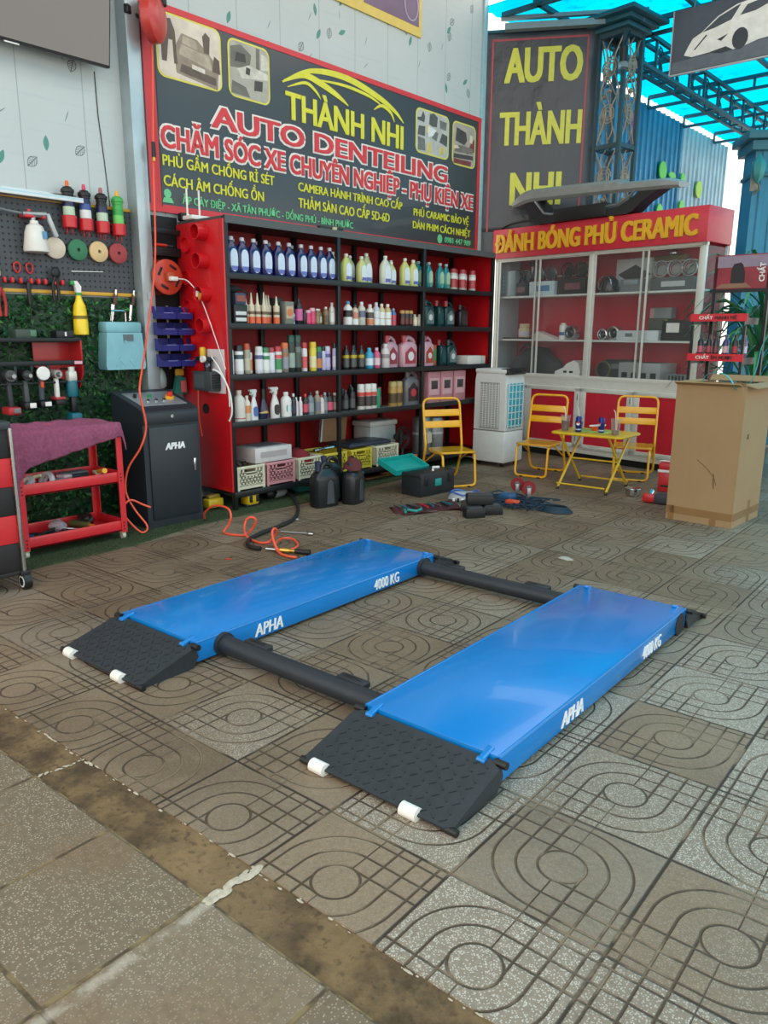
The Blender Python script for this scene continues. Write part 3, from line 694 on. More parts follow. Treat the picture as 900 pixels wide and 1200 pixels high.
# orange hose reel high on the column, and its hose
t = wt('hose_reel', 'round red hose reel hanging high on the steel column', 'hose reel', 3.63, 3.80, -5.69)
t.rotation_euler = (0, 0, PI/2+.62)
b = MB(); M = Matrix.Rotation(PI/2, 4, 'X')
b.lathe([(0, 0), (.13, 0), (.165, .02), (.17, .05), (.165, .09), (.13, .115), (.06, .125), (0, .125)], (0, -.02, 0), 28, M=M); b.build('housing', mat('reel_red', '#c23a36', .4, coat=.2), t)
MB().box((.09, -.09, .14), (.05, .12, .06), b=.01).build('hanger', BLK2, t)
MB().cyl((.0, .0, .0), (.02, .10, .05), .014).build('arm', BLK2, t)
MB().box((-.02, .10, .05), (.12, .04, .06), b=.008).build('arm_bracket', BLK2, t)
b = MB()
hp = [(-5.70, 3.70, 3.66), (-5.70, 3.68, 3.3), (-5.69, 3.64, 2.73), (-5.68, 3.60, 2.05), (-5.58, 3.42, 1.46), (-5.30, 3.20, 1.25), (-5.13, 3.06, 1.10), (-5.11, 3.055, 1.0), (-5.11, 3.08, .81), (-5.12, 3.03, .66), (-5.18, 2.95, .50), (-5.20, 2.93, .33), (-5.16, 2.97, .19), (-5.1, 3.03, .06), (-5.08, 2.97, .025), (-5.12, 2.90, .11), (-5.15, 2.86, .2), (-5.15, 2.93, .27), (-5.13, 3.03, .22), (-5.1, 3.07, .2)]
b.tube(rounded(hp, k=6), .0075, 8)
tag(b.build('air_hose', mat('orange_hose', '#ef5a3c', .35, coat=.2)), 'thin orange hose from the red reel down past the control cabinet, looping by the cart', 'hose')
t = wt('hose_coupling', 'small black and brass coupling on the orange hose in front of the sign', 'coupling', 3.64, 2.83, -5.672)
MB().cyl((0, 0, 0), (0, 0, .11), .018, .015).build('sleeve', BLK, t); MB().cyl((0, 0, -.03), (0, 0, 0), .011).build('tip', mat('brass', '#c8a24a', .3, .8), t)

b = MB(); b.box((0, -.006, 0), (.33, .012, 1.42))  # black sheet added for the shadows between the column and the shelving
tag(b.build('shade_sheet', mat('shade_black', '#15171a', .6), None, (WX, 3.785, 1.72), PI/2), 'black sheet for the shade on the wall behind the cable reel and the blue bins', 'board')
# bins, cord reel and odds and ends between the column and the red shelf side
t = wt('cord_reel', 'orange cable reel with a white plug, on the wall above the blue bins', 'cable reel', 3.73, 1.935, -5.72)
b = MB(); rm_ = mat('reel_orange', '#c8432c', .4, coat=.2)
b.lathe([(.05, 0), (.13, 0), (.14, .012), (.14, .022), (.05, .03)], (-.03, .11, 0), 28, M=M); b.lathe([(.06, .02), (.06, .1)], (-.02, .11, 0), 20, M=M); b.build('drum', mat('reel_dark', '#7e2a1e', .5), t)
b = MB(); b.lathe([(0, 0), (.135, 0), (.142, .01), (.14, .022), (.125, .03), (.05, .034), (0, .034)], (0, 0.01, 0), 28, M=M); b.build('side_plate', rm_, t)
for k in range(4):
    b = MB(); b.T = Matrix.Rotation(k*PI/2+.5, 4, 'Y'); b.box((.09, -.026, 0), (.02, .01, .07), b=.004); b.build('slot', BLK, t)
MB().box((0, -.045, 0), (.075, .05, .075), b=.012).build('socket_block', mat('orange_block', '#b5502e', .5), t)
t = thing('plug', 'white plug with a white cable plugged into the orange cable reel', 'plug', (-5.65, 3.735, 1.92), PI/2)
MB().box((0, -.01, 0), (.07, .05, .035), b=.008).build('body', WHT, t)
b = MB(); b.tube(rounded([(.03, -.02, 0), (.08, -.1, -.02), (.13, -.2, -.17), (.16, -.34, -.5), (.18, -.42, -.72)]), .0042, 7); b.build('cable', WHT, t)
MB().box((.118, -.165, -.12), (.02, .03, .045), b=.005).build('inline_switch', WHT, t)
b = MB()
for zz in (1.24, 1.37, 1.5, 1.64): b.box((0, -.012, zz-1.2), (.36, .024, .012))
for xx in (-.13, .02, .15): b.box((xx, -.03, .25), (.014, .012, .52))
tag(b.build('bin_rail', mat('cream_rail', '#b8a888', .5), None, (-5.82, 3.735, 1.2), PI/2), 'cream rail rack carrying the blue storage bins beside the column', 'rail')
bp = mat('bin_blue', '#2c2f7c', .45)
proto = None
rows_ = ['top', 'second', 'third', 'lowest']
for r_ in range(4):
    for c_ in range(2):
        y = 3.655+c_*.158+r_*.006; z = 1.60-r_*.128
        lab = 'small blue open-fronted storage bin, %s row, %s' % (rows_[r_], 'beside the column' if c_ == 0 else 'beside the red shelf side')
        if proto is None:
            proto = t = wt('storage_bin', lab, 'bin', y, z, -5.775, 'blue storage bins on the rail')
            b = MB(); w_, d_ = .146, .15
            for s in (-1, 1):
                b.prism([(0, 0), (-d_, 0), (-d_-.012, .045), (-d_*.62, .055), (-d_*.45, .1), (0, .1)], s*w_/2-.003, s*w_/2+.003, ax='x')
            b.box((0, -d_/2, .003), (w_, d_, .006)); b.box((0, -.003, .05), (w_, .006, .1)); b.box((0, -d_-.006, .026), (w_, .006, .05), rx=.2); b.build('body', bp, t)
            b = MB(); b.box((0, -d_-.014, .048), (.09, .008, .008), b=.002); b.build('lip', mat('bin_lip', '#6f6faa', .5), t)
        else: copy_tree(proto, (-5.775, y, z), PI/2, lab, 'blue storage bins on the rail')
t = wt('metal_fittings', 'handful of small metal fittings lying in the blue bin of the second row', 'fittings', 3.66, 1.478, -5.83)
b = MB(); 
for i in range(14): b.cyl((R.uniform(-.05, .05), R.uniform(-.06, .0), .012+R.uniform(0, .03)), (R.uniform(-.05, .05), R.uniform(-.06, .0), .015+R.uniform(0, .03)), .006, n=6)
b.build('fittings', mat('tan_metal', '#a08a72', .4, .5), t)
b = MB(); b.box((0, -.03, 0), (.30, .06, .07), b=.006); b.box((0, -.05, .16), (.3, .02, .04), b=.004); b.box((-.12, -.02, .08), (.02, .03, .2))
tag(b.build('wall_bracket', BLK2, None, (-5.84, 3.78, 2.14), PI/2), 'black steel bracket on the wall above the orange cable reel', 'bracket')
t = wt('screwdriver', 'red handled tool lying on the black bracket above the orange cable reel', 'screwdriver', 3.75, 2.185, -5.86)
MB().cyl((-.04, -.02, .012), (.07, -.02, .012), .014, .012).build('handle', mat('red_orange_grip', '#cf3a2a', .4), t); MB().cyl((.07, -.02, .012), (.13, -.02, .012), .004).build('shaft', STL, t)
t = wt('hanging_bag', 'clear bag of small parts hanging under the blue bins beside the column', 'bag', 3.65, 1.03, -5.8)
b = MB(); b.lathe([(.02, 0), (.045, .02), (.05, .08), (.035, .14), (.01, .17)], (0, -.03, 0), 12, sy=.6); b.build('bag', mat('cloudy_bag', '#8d9794', .3), t)
MB().cyl((0, -.03, .165), (0, 0.02, .175), .005).build('hook', BLK2, t)
t = wt('hanging_bag', 'packet in green, red and yellow hanging under the blue bins beside the red shelf side', 'packet', 3.83, .98, -5.8)
b = MB(); b.prism([(-.07, 0), (.06, 0), (.05, .13), (-.03, .16)], -.05, -.01); b.build('pouch', mat('teal_packet', '#2c6d62', .4), t)
MB().box((.02, -.055, .06), (.05, .01, .1), b=.003).build('red_panel', mat('red_white_label', '#c25a5a', .5), t)
MB().box((.0, -.03, .18), (.08, .03, .06), b=.01).build('header', mat('mustard_card', '#c79a2a', .5), t)
MB().box((.0, .002, .2), (.02, .03, .02)).build('hook', BLK2, t)

# control cabinet of the lift
t = thing('control_cabinet', 'dark grey steel control cabinet with sloped button panel standing beside the red shelving', 'control cabinet', (-5.17, 3.335, .012), PI/2)
cm = mat('anthracite_powdercoat', '#252c33', .42, .1, .06, 40)
b = MB(); b.prism([(0, 0), (.43, 0), (.43, 1.03), (.06, .93), (0, .90)], -.25, .25, ax='x'); b.build('body', cm, t)
b = MB(); b.box((.01, -.006, .42), (.43, .012, .72), b=.004); b.build('door', cm, t)
MB().box((0, -.006, .845), (.49, .012, .09), b=.003).build('drawer_front', cm, t)
MB().cyl((0, -.012, .855), (0, -.018, .855), .013).build('lock', CHR, t)
MB().box((.185, -.016, .46), (.022, .012, .1), b=.004).build('handle', CHR, t)
sl = math.atan2(.10, .37)
def onslope(x, y): return (x, .06+y*math.cos(sl), .93+y*math.sin(sl))
b = MB(); b.T = Matrix.Translation((0, .06, .93)) @ Matrix.Rotation(sl, 4, 'X'); b.box((0, .16, .003), (.40, .30, .006), b=.002); b.build('button_panel', mat('light_grey_panel', '#9aa1a5', .35, .5), t)
def button(x, y, r, h, m, nm='button'):
    b = MB(); b.T = Matrix.Translation((0, .06, .93)) @ Matrix.Rotation(sl, 4, 'X'); b.cyl((x, y, .005), (x, y, .005+h), r, r*.92, 18); return b.build(nm, m, t)
for x in (-.10, -.03, .04):
    button(x, .09, .016, .014, CHR); button(x, .09, .012, .02, BLK)
button(-.02, .2, .018, .02, mat('green_lamp', '#1f8a4a', .3)); button(-.15, .2, .014, .03, BLK)
e = button(.12, .14, .036, .022, mat('yellow_collar', '#e3a51f', .4), 'emergency_collar'); button(.12, .14, .024, .05, mat('red_button', '#d63526', .35), 'emergency_button')
lettering('APHA', .17, .05, mat('white_print', '#e9ecec', .5), t, (-.07, -.012, .60), .001, .05, slant=.15)

# red tool cart
t = thing('tool_cart', 'red three-tier steel tool cart standing on the turf under the cordless tools', 'cart', (-5.06, 2.46, .012), PI/2)
cr = mat('cart_red', '#d3262f', .4, coat=.25)
W2, D = .375, .40
for (nm, z) in (('bottom_tray', .06), ('middle_tray', .42), ('top_tray', .76)):
    b = MB(); b.box((0, D/2, z+.006), (W2*2, D, .008))
    for y in (.004, D-.004): b.box((0, y, z+.04), (W2*2, .008, .08), b=.002)
    for x in (-W2+.004, W2-.004): b.box((x, D/2, z+.04), (.008, D, .08), b=.002)
    b.build(nm, cr, t)
for x in (-W2, W2):
    for y in (0, D):
        b = MB(); sx = 1 if x < 0 else -1; sy = 1 if y == 0 else -1
        b.box((x+sx*.018, y-sy*.004, .44), (.042, .006, .78)); b.box((x-sx*.003, y+sy*.016, .44), (.006, .042, .78))
        for zz in (.075, .1, .125, .435, .46, .485): b.cyl((x+sx*.02, y-sy*.006, zz), (x+sx*.02, y-sy*.012, zz), .005, n=8, mi=1)
        b.build('post', [cr, BLK2], t)
        c = MB(); c.cyl((x+sx*.02-.012, y+sy*.02, .024), (x+sx*.02+.012, y+sy*.02, .024), .024, n=16); c.box((x+sx*.02, y+sy*.02, .05), (.036, .03, .02)); c.build('caster', mat('cream_caster', '#cfc9b4', .5), t)
# towel over the top tray
b = MB(); NU, NV = 44, 40; vs = []; fs = []
for i in range(NU+1):
    u = -.07+.86*i/NU
    for j in range(NV+1):
        v = j/NV
        Lf = .26-.16*max(0, min(1, u/.72))
        if u < 0.06: Lf += .20*(1-max(0, u+.07)/.13)
        rip = .008*math.sin(u*34+1.3)+.005*math.sin(u*71)
        if v < .55:
            s = v/.55; y = .42-.44*s; sag = -.085*math.sin(PI*min(1, max(0, u/.73)))*math.sin(PI*s) if 0 < u < .73 else 0
            z = .852+sag+.004*math.sin(u*40+s*9)
        else:
            s = (v-.55)/.45; y = -.02-.012*math.sin(PI*s)+rip*s; z = .852-Lf*s
            y -= .015*s
        x = u
        if u < 0: z -= (-u)*1.4 if v < .55 else (-u)*1.0; x = u*.35-.0
        if u > .75: z -= (u-.75)*2.6; x = .75+(u-.75)*.5
        vs.append((x-.375, y, z))
for i in range(NU):
    for j in range(NV):
        a = i*(NV+1)+j; fs.append((a, a+1, a+NV+2, a+NV+1))
b.add(vs, fs)
o = b.build('towel', mat('mauve_towel', '#8d4a66', .95, var=.18, scale=45, bump=.6), None, (-5.06, 2.46, .017), PI/2, ang=80)
so_ = o.modifiers.new('thick', 'SOLIDIFY'); so_.thickness = .008
tag(o, 'mauve towel draped over the top tray of the red tool cart', 'towel')

# odds and ends in the cart trays
def cart_item(x, y, z): return (-5.06-y, 2.46+x, z)
MZ, BZ = .444, .084
def torus(b, c, R0, r, M=None, mi=0):
    pts = [Vector((R0*math.cos(2*PI*i/28), R0*math.sin(2*PI*i/28), 0)) for i in range(28)]
    b.tube([(M @ p if M is not None else p)+Vector(c) for p in pts], r, 7, closed=True, mi=mi)
clr = clear_mat('clear_plastic', '#cfc8cc', .5, .15)
b = MB(); torus(b, (0, 0, .05), .045, .022, Matrix.Rotation(.9, 4, 'X')); tag(b.build('tape_roll', clr, None, cart_item(-.27, .10, MZ)), 'roll of clear tape in the middle tray nearest the towel corner', 'tape')
b = MB(); torus(b, (0, 0, .055), .05, .02, Matrix.Rotation(1.2, 4, 'X')); torus(b, (0.02, 0, .06), .03, .01, Matrix.Rotation(1.1, 4, 'X')); tag(b.build('tape_roll', mat('pale_tape', '#b8aeb0', .3), None, cart_item(-.14, .09, MZ), .3), 'pale roll of tape standing in the middle tray beside the white packet', 'tape')
t = thing('packet', 'white and pink plastic packet lying in the middle tray of the cart', 'packet', cart_item(-.02, .13, MZ), 1.9)
b = MB(); b.box((0, 0, .03), (.16, .1, .05), b=.02); b.build('bag', clr, t); MB().box((.03, 0, .066), (.07, .08, .02), b=.005).build('label', mat('pink_white_label', '#dcb9bd', .5), t)
t = thing('brush', 'cream handled brush sticking up in the middle tray by the towel corner', 'brush', cart_item(-.24, .20, MZ), .4)
b = MB(); b.cyl((0, 0, .06), (.12, .02, .1), .016, .01); b.build('handle', mat('cream_handle', '#d5d2a5', .4), t); MB().box((-.04, -.01, .04), (.09, .05, .07), b=.012).build('bristles', BLK, t)
t = thing('brush', 'yellow handled brush resting across the middle tray end near the control cabinet', 'brush', cart_item(.22, .06, MZ+.05), 1.35)
b = MB(); b.cyl((0.0, 0, .03), (.0, -.17, .06), .013, .018); b.build('handle', mat('amber_handle', '#d99b22', .4), t); MB().box((0, .05, .015), (.03, .1, .02), b=.004).build('bristles', mat('pale_brush', '#cfc0a0', .8), t)
t = thing('sanding_block', 'black and grey sanding block lying at the back of the middle tray', 'sanding block', cart_item(.12, .24, MZ), PI/2)
MB().box((0, 0, .03), (.22, .1, .06), b=.02).build('block', mat('dark_grey_block', '#303235', .6), t); MB().box((0, 0, .065), (.2, .09, .012), b=.004).build('grip', GRY, t)
t = thing('cable_bundle', 'bundle of black cables heaped in the bottom tray of the cart', 'cables', cart_item(-.14, .15, BZ), 0)
b = MB()
for k in range(7): b.tube(rounded([(R.uniform(-.1, .1), R.uniform(-.17, .17), R.uniform(.01, .05)) for _ in range(5)]), .007, 6)
b.build('cable', BLK, t)
t = thing('cable_bundle', 'blue cable coil in the bottom tray corner nearest the striped cart', 'cable', cart_item(-.29, .14, BZ), 0)
b = MB(); 
for k in range(3): torus(b, (0, 0, .015+.012*k), .06-.008*k, .007)
b.build('coil', mat('blue_cable', '#274a86', .4), t)
t = thing('spanner', 'chrome adjustable spanner lying in the bottom tray of the cart', 'spanner', cart_item(.03, .12, BZ+.045), .6)
b = MB(); b.box((0, 0, .0), (.16, .022, .01), b=.004); b.cyl((.09, 0, -.008), (.09, 0, .008), .025); b.build('spanner', CHR, t)
t = thing('impact_socket', 'black socket with a chrome end lying at the tray edge by the cart post', 'socket', cart_item(.28, .07, BZ+.02), 1.2)
b = MB(); b.cyl((-.03, 0, .01), (.05, 0, .01), .02); b.build('body', BLK2, t); b = MB(); torus(b, (.052, 0, .01), .014, .005, Matrix.Rotation(PI/2, 4, 'Y')); b.build('rim', CHR, t)
t = thing('hand_drill', 'olive and black hand tool lying in the bottom tray behind the socket', 'tool', cart_item(.14, .22, BZ), .3)
b = MB(); b.cyl((-.09, 0, .035), (.08, 0, .04), .03, .022); b.build('body', mat('olive_tool', '#5d5a2e', .5), t); b = MB(); b.cyl((.08, 0, .04), (.13, 0, .04), .012); b.build('nose', ORG, t)
for i, (x, y, lab) in enumerate(((-.02, .25, 'crumpled clear bag at the back of the bottom tray'), (.22, .3, 'crumpled dark bag in the far corner of the bottom tray'))):
    b = MB(); b.ball((0, 0, .045), .06, 1.3, .9, .75, 9)
    for q in range(len(b.v)): b.v[q] += Vector((R.uniform(-.012, .012), R.uniform(-.012, .012), R.uniform(-.006, .012)))
    tag(b.build('bag', clr if i == 0 else mat('dark_bag', '#2a2522', .35), None, cart_item(x, y, BZ), ang=0), lab, 'bag')

# striped rolling cart at the photo edge
t = thing('storage_cart', 'black and red striped cart with chrome post and caster at the photo edge', 'cart', (-4.49, 1.84, 0), PI/2)
pm = mat('stripe_black', '#1f1b1c', .6); pr_ = mat('stripe_red', '#c9262b', .55)
z0 = .115
for k in range(5):
    b = MB(); b.box((-.31, .26, z0+.085+k*.168), (.60, .50, .167), b=.004); b.build('drawer', [pr_ if k in (1, 3) else pm], t)
bb = MB(); bb.box((-.31, .26, .975), (.63, .53, .045), b=.006); bb.build('top', mat('dark_grey_top', '#33373b', .45), t)
for x in (0.0, -.62):
    for y in (0.0, .52):
        MB().cyl((x, y, .11), (x, y, .96), .012).build('post', CHR, t)
        b = MB(); b.cyl((x-.022, y, .05), (x+.022, y, .05), .05, n=20, mi=0); b.cyl((x-.024, y, .05), (x+.024, y, .05), .036, n=20, mi=1); b.cyl((x-.026, y, .05), (x+.026, y, .05), .026, n=16, mi=0); b.box((x, y, .1), (.06, .04, .03), b=.006)
        b.build('caster', [BLK, WHT], t)
b = MB(); b.box((-.31, .26, .105), (.63, .53, .025), b=.005); b.build('base', pm, t)

# ------------------------------------------------------------------ the shelving unit and its goods
SX = -5.2
SZ = {'A': 1.965, 'B': 1.57, 'C': 1.155, 'D': .76, 'E': .165}
t = thing('shelving_unit', 'long black steel shelving with red back and side panel, full of car care bottles', 'shelving', (SX, 3.94, 0), PI/2)
fr = mat('black_frame', '#1d2123', .4, .25); rb = mat('red_back', '#a5161f', .5, var=.08); rs = mat('red_side', '#c4121c', .38, coat=.25, var=.05)
LN, DP = 3.80, .64
MB().box((LN/2, DP-.006, 1.27), (LN, .008, 2.22)).build('back_panel', rb, t)
b = MB(); b.box((-.012, .34, 1.27), (.02, .60, 2.2), b=.004); b.box((-.012, .03, 1.27), (.022, .05, 2.2)); b.build('side_panel', rs, t)
MB().box((LN+.006, .33, 1.2), (.012, .6, 2.36)).build('side_panel', rs, t)
for x in (0.012, 1.27, 2.52, LN-.012):
    MB().box((x, .018, 1.195), (.036, .036, 2.39), b=.003).build('post', fr, t)
for x in (.03, .84, 1.27, 2.1, 2.52, 3.2, LN-.02):
    MB().box((x, DP-.03, 1.2), (.045, .04, 2.38), b=.003).build('post', fr, t)
gl = mat('shelf_glass', '#8e9c9c', .08, 0, .05, coat=.6)
for k, z in SZ.items():
    MB().box((LN/2, DP/2, z-.022), (LN, DP-.02, .03), b=.003).build('shelf_board', fr, t)
    MB().box((LN/2, .008, z-.024), (LN, .018, .05), b=.003).build('front_rail', fr, t)
    if k == 'D': MB().box((LN/2, DP/2, z-.004), (LN-.08, DP-.06, .008)).build('glass_cover', gl, t)
b = MB(); b.box((LN/2, DP/2, 2.385), (LN, DP, .02)); b.box((LN/2, .01, 2.37), (LN, .022, .06)); b.build('top_board', mat('grey_board', '#4b4f50', .5), t)
MY = Matrix.Rotation(-PI/2, 4, 'Y')
for (d, z, L, dark) in ((.245, 2.28, .10, 0), (.245, 2.06, .10, 0), (.24, 1.80, .10, 1), (.235, 1.55, .10, 0), (.49, 2.20, .03, 0), (.50, 1.94, .03, 0), (.475, 1.70, .05, 0), (.485, 1.43, .05, 0), (.48, 1.22, .03, 0)):
    b = MB(); b.lathe([(.058, 0), (.062, .003), (.062, L), (.055, L), (.055, .004), (0, .004)], (-.02, d, z), 22, M=MY); b.build('tube_holder', [rs], t)
    if dark: b = MB(); b.lathe([(0, 0), (.03, 0), (.03, .075), (0, .075)], (-.02, d, z-.02), 14, M=MY); tag(b.build('foam_roll', mat('mustard', '#c49a2c', .6), None, (SX, 3.94, 0), PI/2), 'mustard foam roll in a red tube holder on the shelving side', 'roll')
MB().cyl((-.016, .33, .86), (-.026, .33, .86), .045).build('cable_hole', BLK, t)

GB, GC = {}, [0]
def place(o): return o
def item(name, label, cat, y, shelf, x=-.08, group=None, rz=0, z=None):
    return thing(name, label, cat, (SX+x, y, (SZ[shelf] if z is None else z)), PI/2+rz, group)
def M_(h, r=.4, n=None): return mat(n or ('gloss_'+h.strip('#')), h, r, coat=.15)

def can(name, label, y, shelf, h, r, body, cap, band=None, x=-.08, group=None, cat='spray can', dome=True, band2=None):
    r *= 1.12
    t = item(name, label, cat, y, shelf, x, group)
    hc = h*.2
    MB().lathe([(r*.94, 0), (r, .004), (r, h-hc-.012), (r*.9, h-hc), (r*.6, h-hc+.004), (0, h-hc+.004)], n=16).build('body', M_(body), t)
    if band: MB().lathe([(r*1.012, h*.12), (r*1.012, h*.52)], n=16).build('label', M_(band), t)
    if band2: MB().lathe([(r*1.012, h*.53), (r*1.012, h*.68)], n=16).build('label', M_(band2), t)
    MB().lathe([(r*.93, h-hc), (r*.93, h-.012), (r*.8, h), (0, h)], n=16).build('cap', M_(cap), t)
    return t
def bottle(name, label, y, shelf, h, r, body, cap, lab=None, x=-.08, group=None, cat='bottle', lz=(.12, .52), lab2=None, m=None):
    r *= 1.12
    t = item(name, label, cat, y, shelf, x, group)
    MB().lathe([(r*.92, 0), (r, .005), (r, h*.66), (r*.93, h*.73), (r*.55, h*.82), (r*.38, h*.86), (r*.38, h*.9)], n=16).build('body', m or M_(body), t)
    if lab: MB().lathe([(r*1.015, h*lz[0]), (r*1.015, h*lz[1])], n=16).build('label', M_(lab), t)
    if lab2: MB().lathe([(r*1.015, h*.03), (r*1.015, h*.3)], n=16).build('label', M_(lab2), t)
    MB().lathe([(r*.46, h*.87), (r*.46, h-.004), (r*.4, h), (0, h)], n=14).build('cap', M_(cap), t)
    return t
def oval_label(b, w, h, y, z, n=20):
    b.prism([(w/2*math.cos(2*PI*i/n)*(1 if True else 1), z+max(-h/2, min(h/2, (h/2)*1.0*math.copysign(abs(math.sin(2*PI*i/n))**.6, math.sin(2*PI*i/n))))) for i in range(n)], y-.002, y+.012)
def flagon(name, label, y, shelf, h, w, d, body, cap, lab, lab2, x=-.1, group=None, rz=0, m=None):
    """flat-shouldered two-litre fluid bottle with a tall oval label"""
    t = item(name, label, 'bottle', y, shelf, x, group, rz)
    MB().lathe([(.94, 0), (1, .008), (1, h*.55), (.9, h*.68), (.55, h*.8), (.3, h*.88), (.27, h*.93)], n=18, sx=w*.58, sy=d/2, pw=3.0).build('body', m or M_(body, .2), t)
    b = MB(); oval_label(b, w*.7, h*.62, -d/2, h*.36); o = b.build('label', M_(lab), t)
    b = MB(); b.prism([(-w*.27, h*.08), (w*.27, h*.08), (w*.3, h*.2), (-w*.3, h*.2)], -d/2-.004, -d/2+.006); b.build('label_band', M_(lab2), t)
    MB().lathe([(.019, h*.9), (.02, h-.004), (.017, h), (0, h)], n=14).build('cap', M_(cap), t)
    return t
def jug(name, label, y, shelf, h, w, d, body, cap, lab, lab2=None, x=-.12, group=None, rz=0, z=None, m=None):
    """rectangular can with a moulded handle arching back from the neck"""
    h *= 1.1; w *= 1.12
    t = item(name, label, 'jug', y, shelf, x, group, rz, z)
    bm_ = m or M_(body, .3)
    b = MB(); b.lathe([(.95, 0), (1, .01), (1, h*.62), (.93, h*.7), (.5, h*.8)], n=20, sx=w/2, sy=d/2, pw=5); b.build('body', bm_, t)
    b = MB(); b.tube(fillet([(w*.40, 0, h*.66), (w*.38, 0, h*.84), (w*.02, 0, h*.95), (-w*.16, 0, h*.86), (-w*.2, 0, h*.76)], .03), w*.095, 10); b.build('handle', bm_, t)
    b = MB(); b.lathe([(.024, h*.78), (.024, h*.91), (.027, h*.91), (.027, h*.985), (.022, h), (0, h)], (-w*.24, 0, 0), 14); b.build('cap', M_(cap), t)
    b = MB(); b.prism([(-w*.34, h*.1), (w*.34, h*.1), (w*.34, h*.46), (w*.02, h*.64), (-w*.34, h*.46)], -d/2-.004, -d/2+.004); b.build('label', M_(lab), t)
    if lab2:
        b = MB(); b.prism([(w*.19*math.cos(q*PI/9), h*.34+w*.19*math.sin(q*PI/9)) for q in range(18)], -d/2-.006, -d/2); b.build('label_emblem', M_(lab2), t)
    return t
def trigger(name, label, y, shelf, h, r, body, head, lab, x=-.08):
    t = item(name, label, 'spray bottle', y, shelf, x)
    MB().lathe([(r*.93, 0), (r, .006), (r*.98, h*.3), (r*.8, h*.5), (r*.45, h*.68), (r*.34, h*.78)], n=16, sy=.7).build('body', M_(body), t)
    b = MB(); oval_label(b, r*1.15, h*.34, -r*.7, h*.27); b.build('label', M_(lab), t)
    b = MB(); b.prism([(-r*.35, h*.76), (r*.35, h*.76), (r*.45, h*.9), (r*.7, h*.93), (r*.5, h), (-r*1.1, h), (-r*1.25, h*.95), (-r*.7, h*.9), (-r*1.0, h*.82), (-r*.75, h*.82), (-r*.4, h*.88)], -.014, .014); b.build('trigger_head', M_(head), t)
    return t
def carton(name, label, y, shelf, w, d, h, m, face, x=-.1, rz=0, cat='box', z=None, group=None):
    t = item(name, label, cat, y, shelf, x, group, rz, z)
    MB().box((0, 0, h/2), (w, d, h), b=.003).build('box', M_(m, .6), t)
    if face: MB().box((0, -d/2-.001, h*.52), (w*.8, .004, h*.55)).build('printed_panel', M_(face, .5), t)
    return t

# --- top shelf
blue = clear_mat('blue_fluid', '#0e1560', .82, .12)
for i, y in enumerate([4.05, 4.16, 4.28, 4.41, 4.55, 4.67, 4.81, 4.93, 5.05, 5.16]):
    flagon('washer_fluid_bottle', '%s dark blue washer bottle from the red side panel, front row of the top shelf' % ORD[i+1], y, 'A', .285, .105, .075, '#141a55', '#c3bfc6', '#c3d3e6', '#5566b0', -.075, 'dark blue washer bottles in the front row', m=M_('#161b52', .15))
for i, y in enumerate([4.02, 4.11, 4.22, 4.35, 4.5, 4.62, 4.76, 4.88]):
    flagon('washer_fluid_bottle', '%s dark blue washer bottle from the red side panel, back row of the top shelf' % ORD[i+1], y+.05, 'A', .285, .105, .075, '#141a55', '#a9a6ae', '#c3d3e6', '#5566b0', -.2, 'dark blue washer bottles in the back row', m=M_('#161b52', .15))
yel = '#b9bd6c'
for i, (y, x, h, c, w) in enumerate([(5.24, -.12, .26, yel, .1), (5.37, -.07, .25, yel, .105), (5.52, -.17, .25, '#b5b88a', .1), (5.57, -.06, .24, '#b9bb7a', .1), (5.69, -.11, .28, '#a8ad7c', .11), (5.80, -.2, .26, '#b5b88a', .1), (5.91, -.06, .27, '#c4c8b8', .12), (6.02, -.08, .22, '#b9bd8c', .1), (6.13, -.18, .25, yel, .1), (6.22, -.07, .27, yel, .11), (6.34, -.06, .26, yel, .11)]):
    flagon('fluid_bottle', '%s pale yellow fluid bottle on the top shelf counting from the blue ones' % ORD[i+1], y, 'A', h, w, .075, c, '#d9d9c8', '#d5dde4', '#5a61a8', x, 'pale yellow fluid bottles on the top shelf', m=M_(c, .25))
for i, (y, x) in enumerate([(6.47, -.1), (6.56, -.2), (6.62, -.08), (6.72, -.18), (6.80, -.07), (6.92, -.08)]):
    flagon('fluid_bottle', '%s teal fluid bottle on the top shelf counting from the yellow ones' % ORD[i+1], y, 'A', .26, .09, .07, '#0f6a70', '#8fb0ae', '#9dc2a0', '#3f8f7f', x, 'teal fluid bottles on the top shelf', m=M_('#0e7378', .15))
for i, y in enumerate((7.05, 7.14, 7.22, 7.31, 7.41)):
    can('spray_can', '%s red and white spray can in the far bay of the top shelf' % ORD[i+1], y, 'A', .22, .036, '#b8b3ae', '#9a2a2e', '#a63a3c', -.08-.05*(i % 2), 'red and white spray cans in the far bay', band2='#d8d4d0')

# --- second shelf
t = carton('accessory_box', 'black box with white cups pictured, first on the second shelf by the red side panel', 4.10, 'B', .14, .12, .15, '#1c1d1f', None, -.1)
for zz in (.03, .08): MB().box((0, -.062, zz), (.11, .006, .03), b=.003).build('white_print', M_('#d2d4d4'), t)
carton('accessory_box', 'small blue and red box on top of the black cup box on the second shelf', 4.11, 'B', .11, .10, .09, '#2e4257', '#8a4238', -.1, z=SZ['B']+.152)
t = item('folded_cloth', 'dark folded cloth lying on the small blue and red box', 'cloth', 4.08, 'B', -.12, z=SZ['B']+.245)
b = MB(); b.ball((0, 0, .03), .07, 1.0, .8, .45); b.build('cloth', mat('dark_cloth', '#26282a', .9), t); b = MB(); b.tube(rounded([(.04, 0, .03), (.09, -.02, .02), (.14, -.03, -.01)]), .008); b.build('strap', mat('dark_cloth', '#26282a', .9), t)
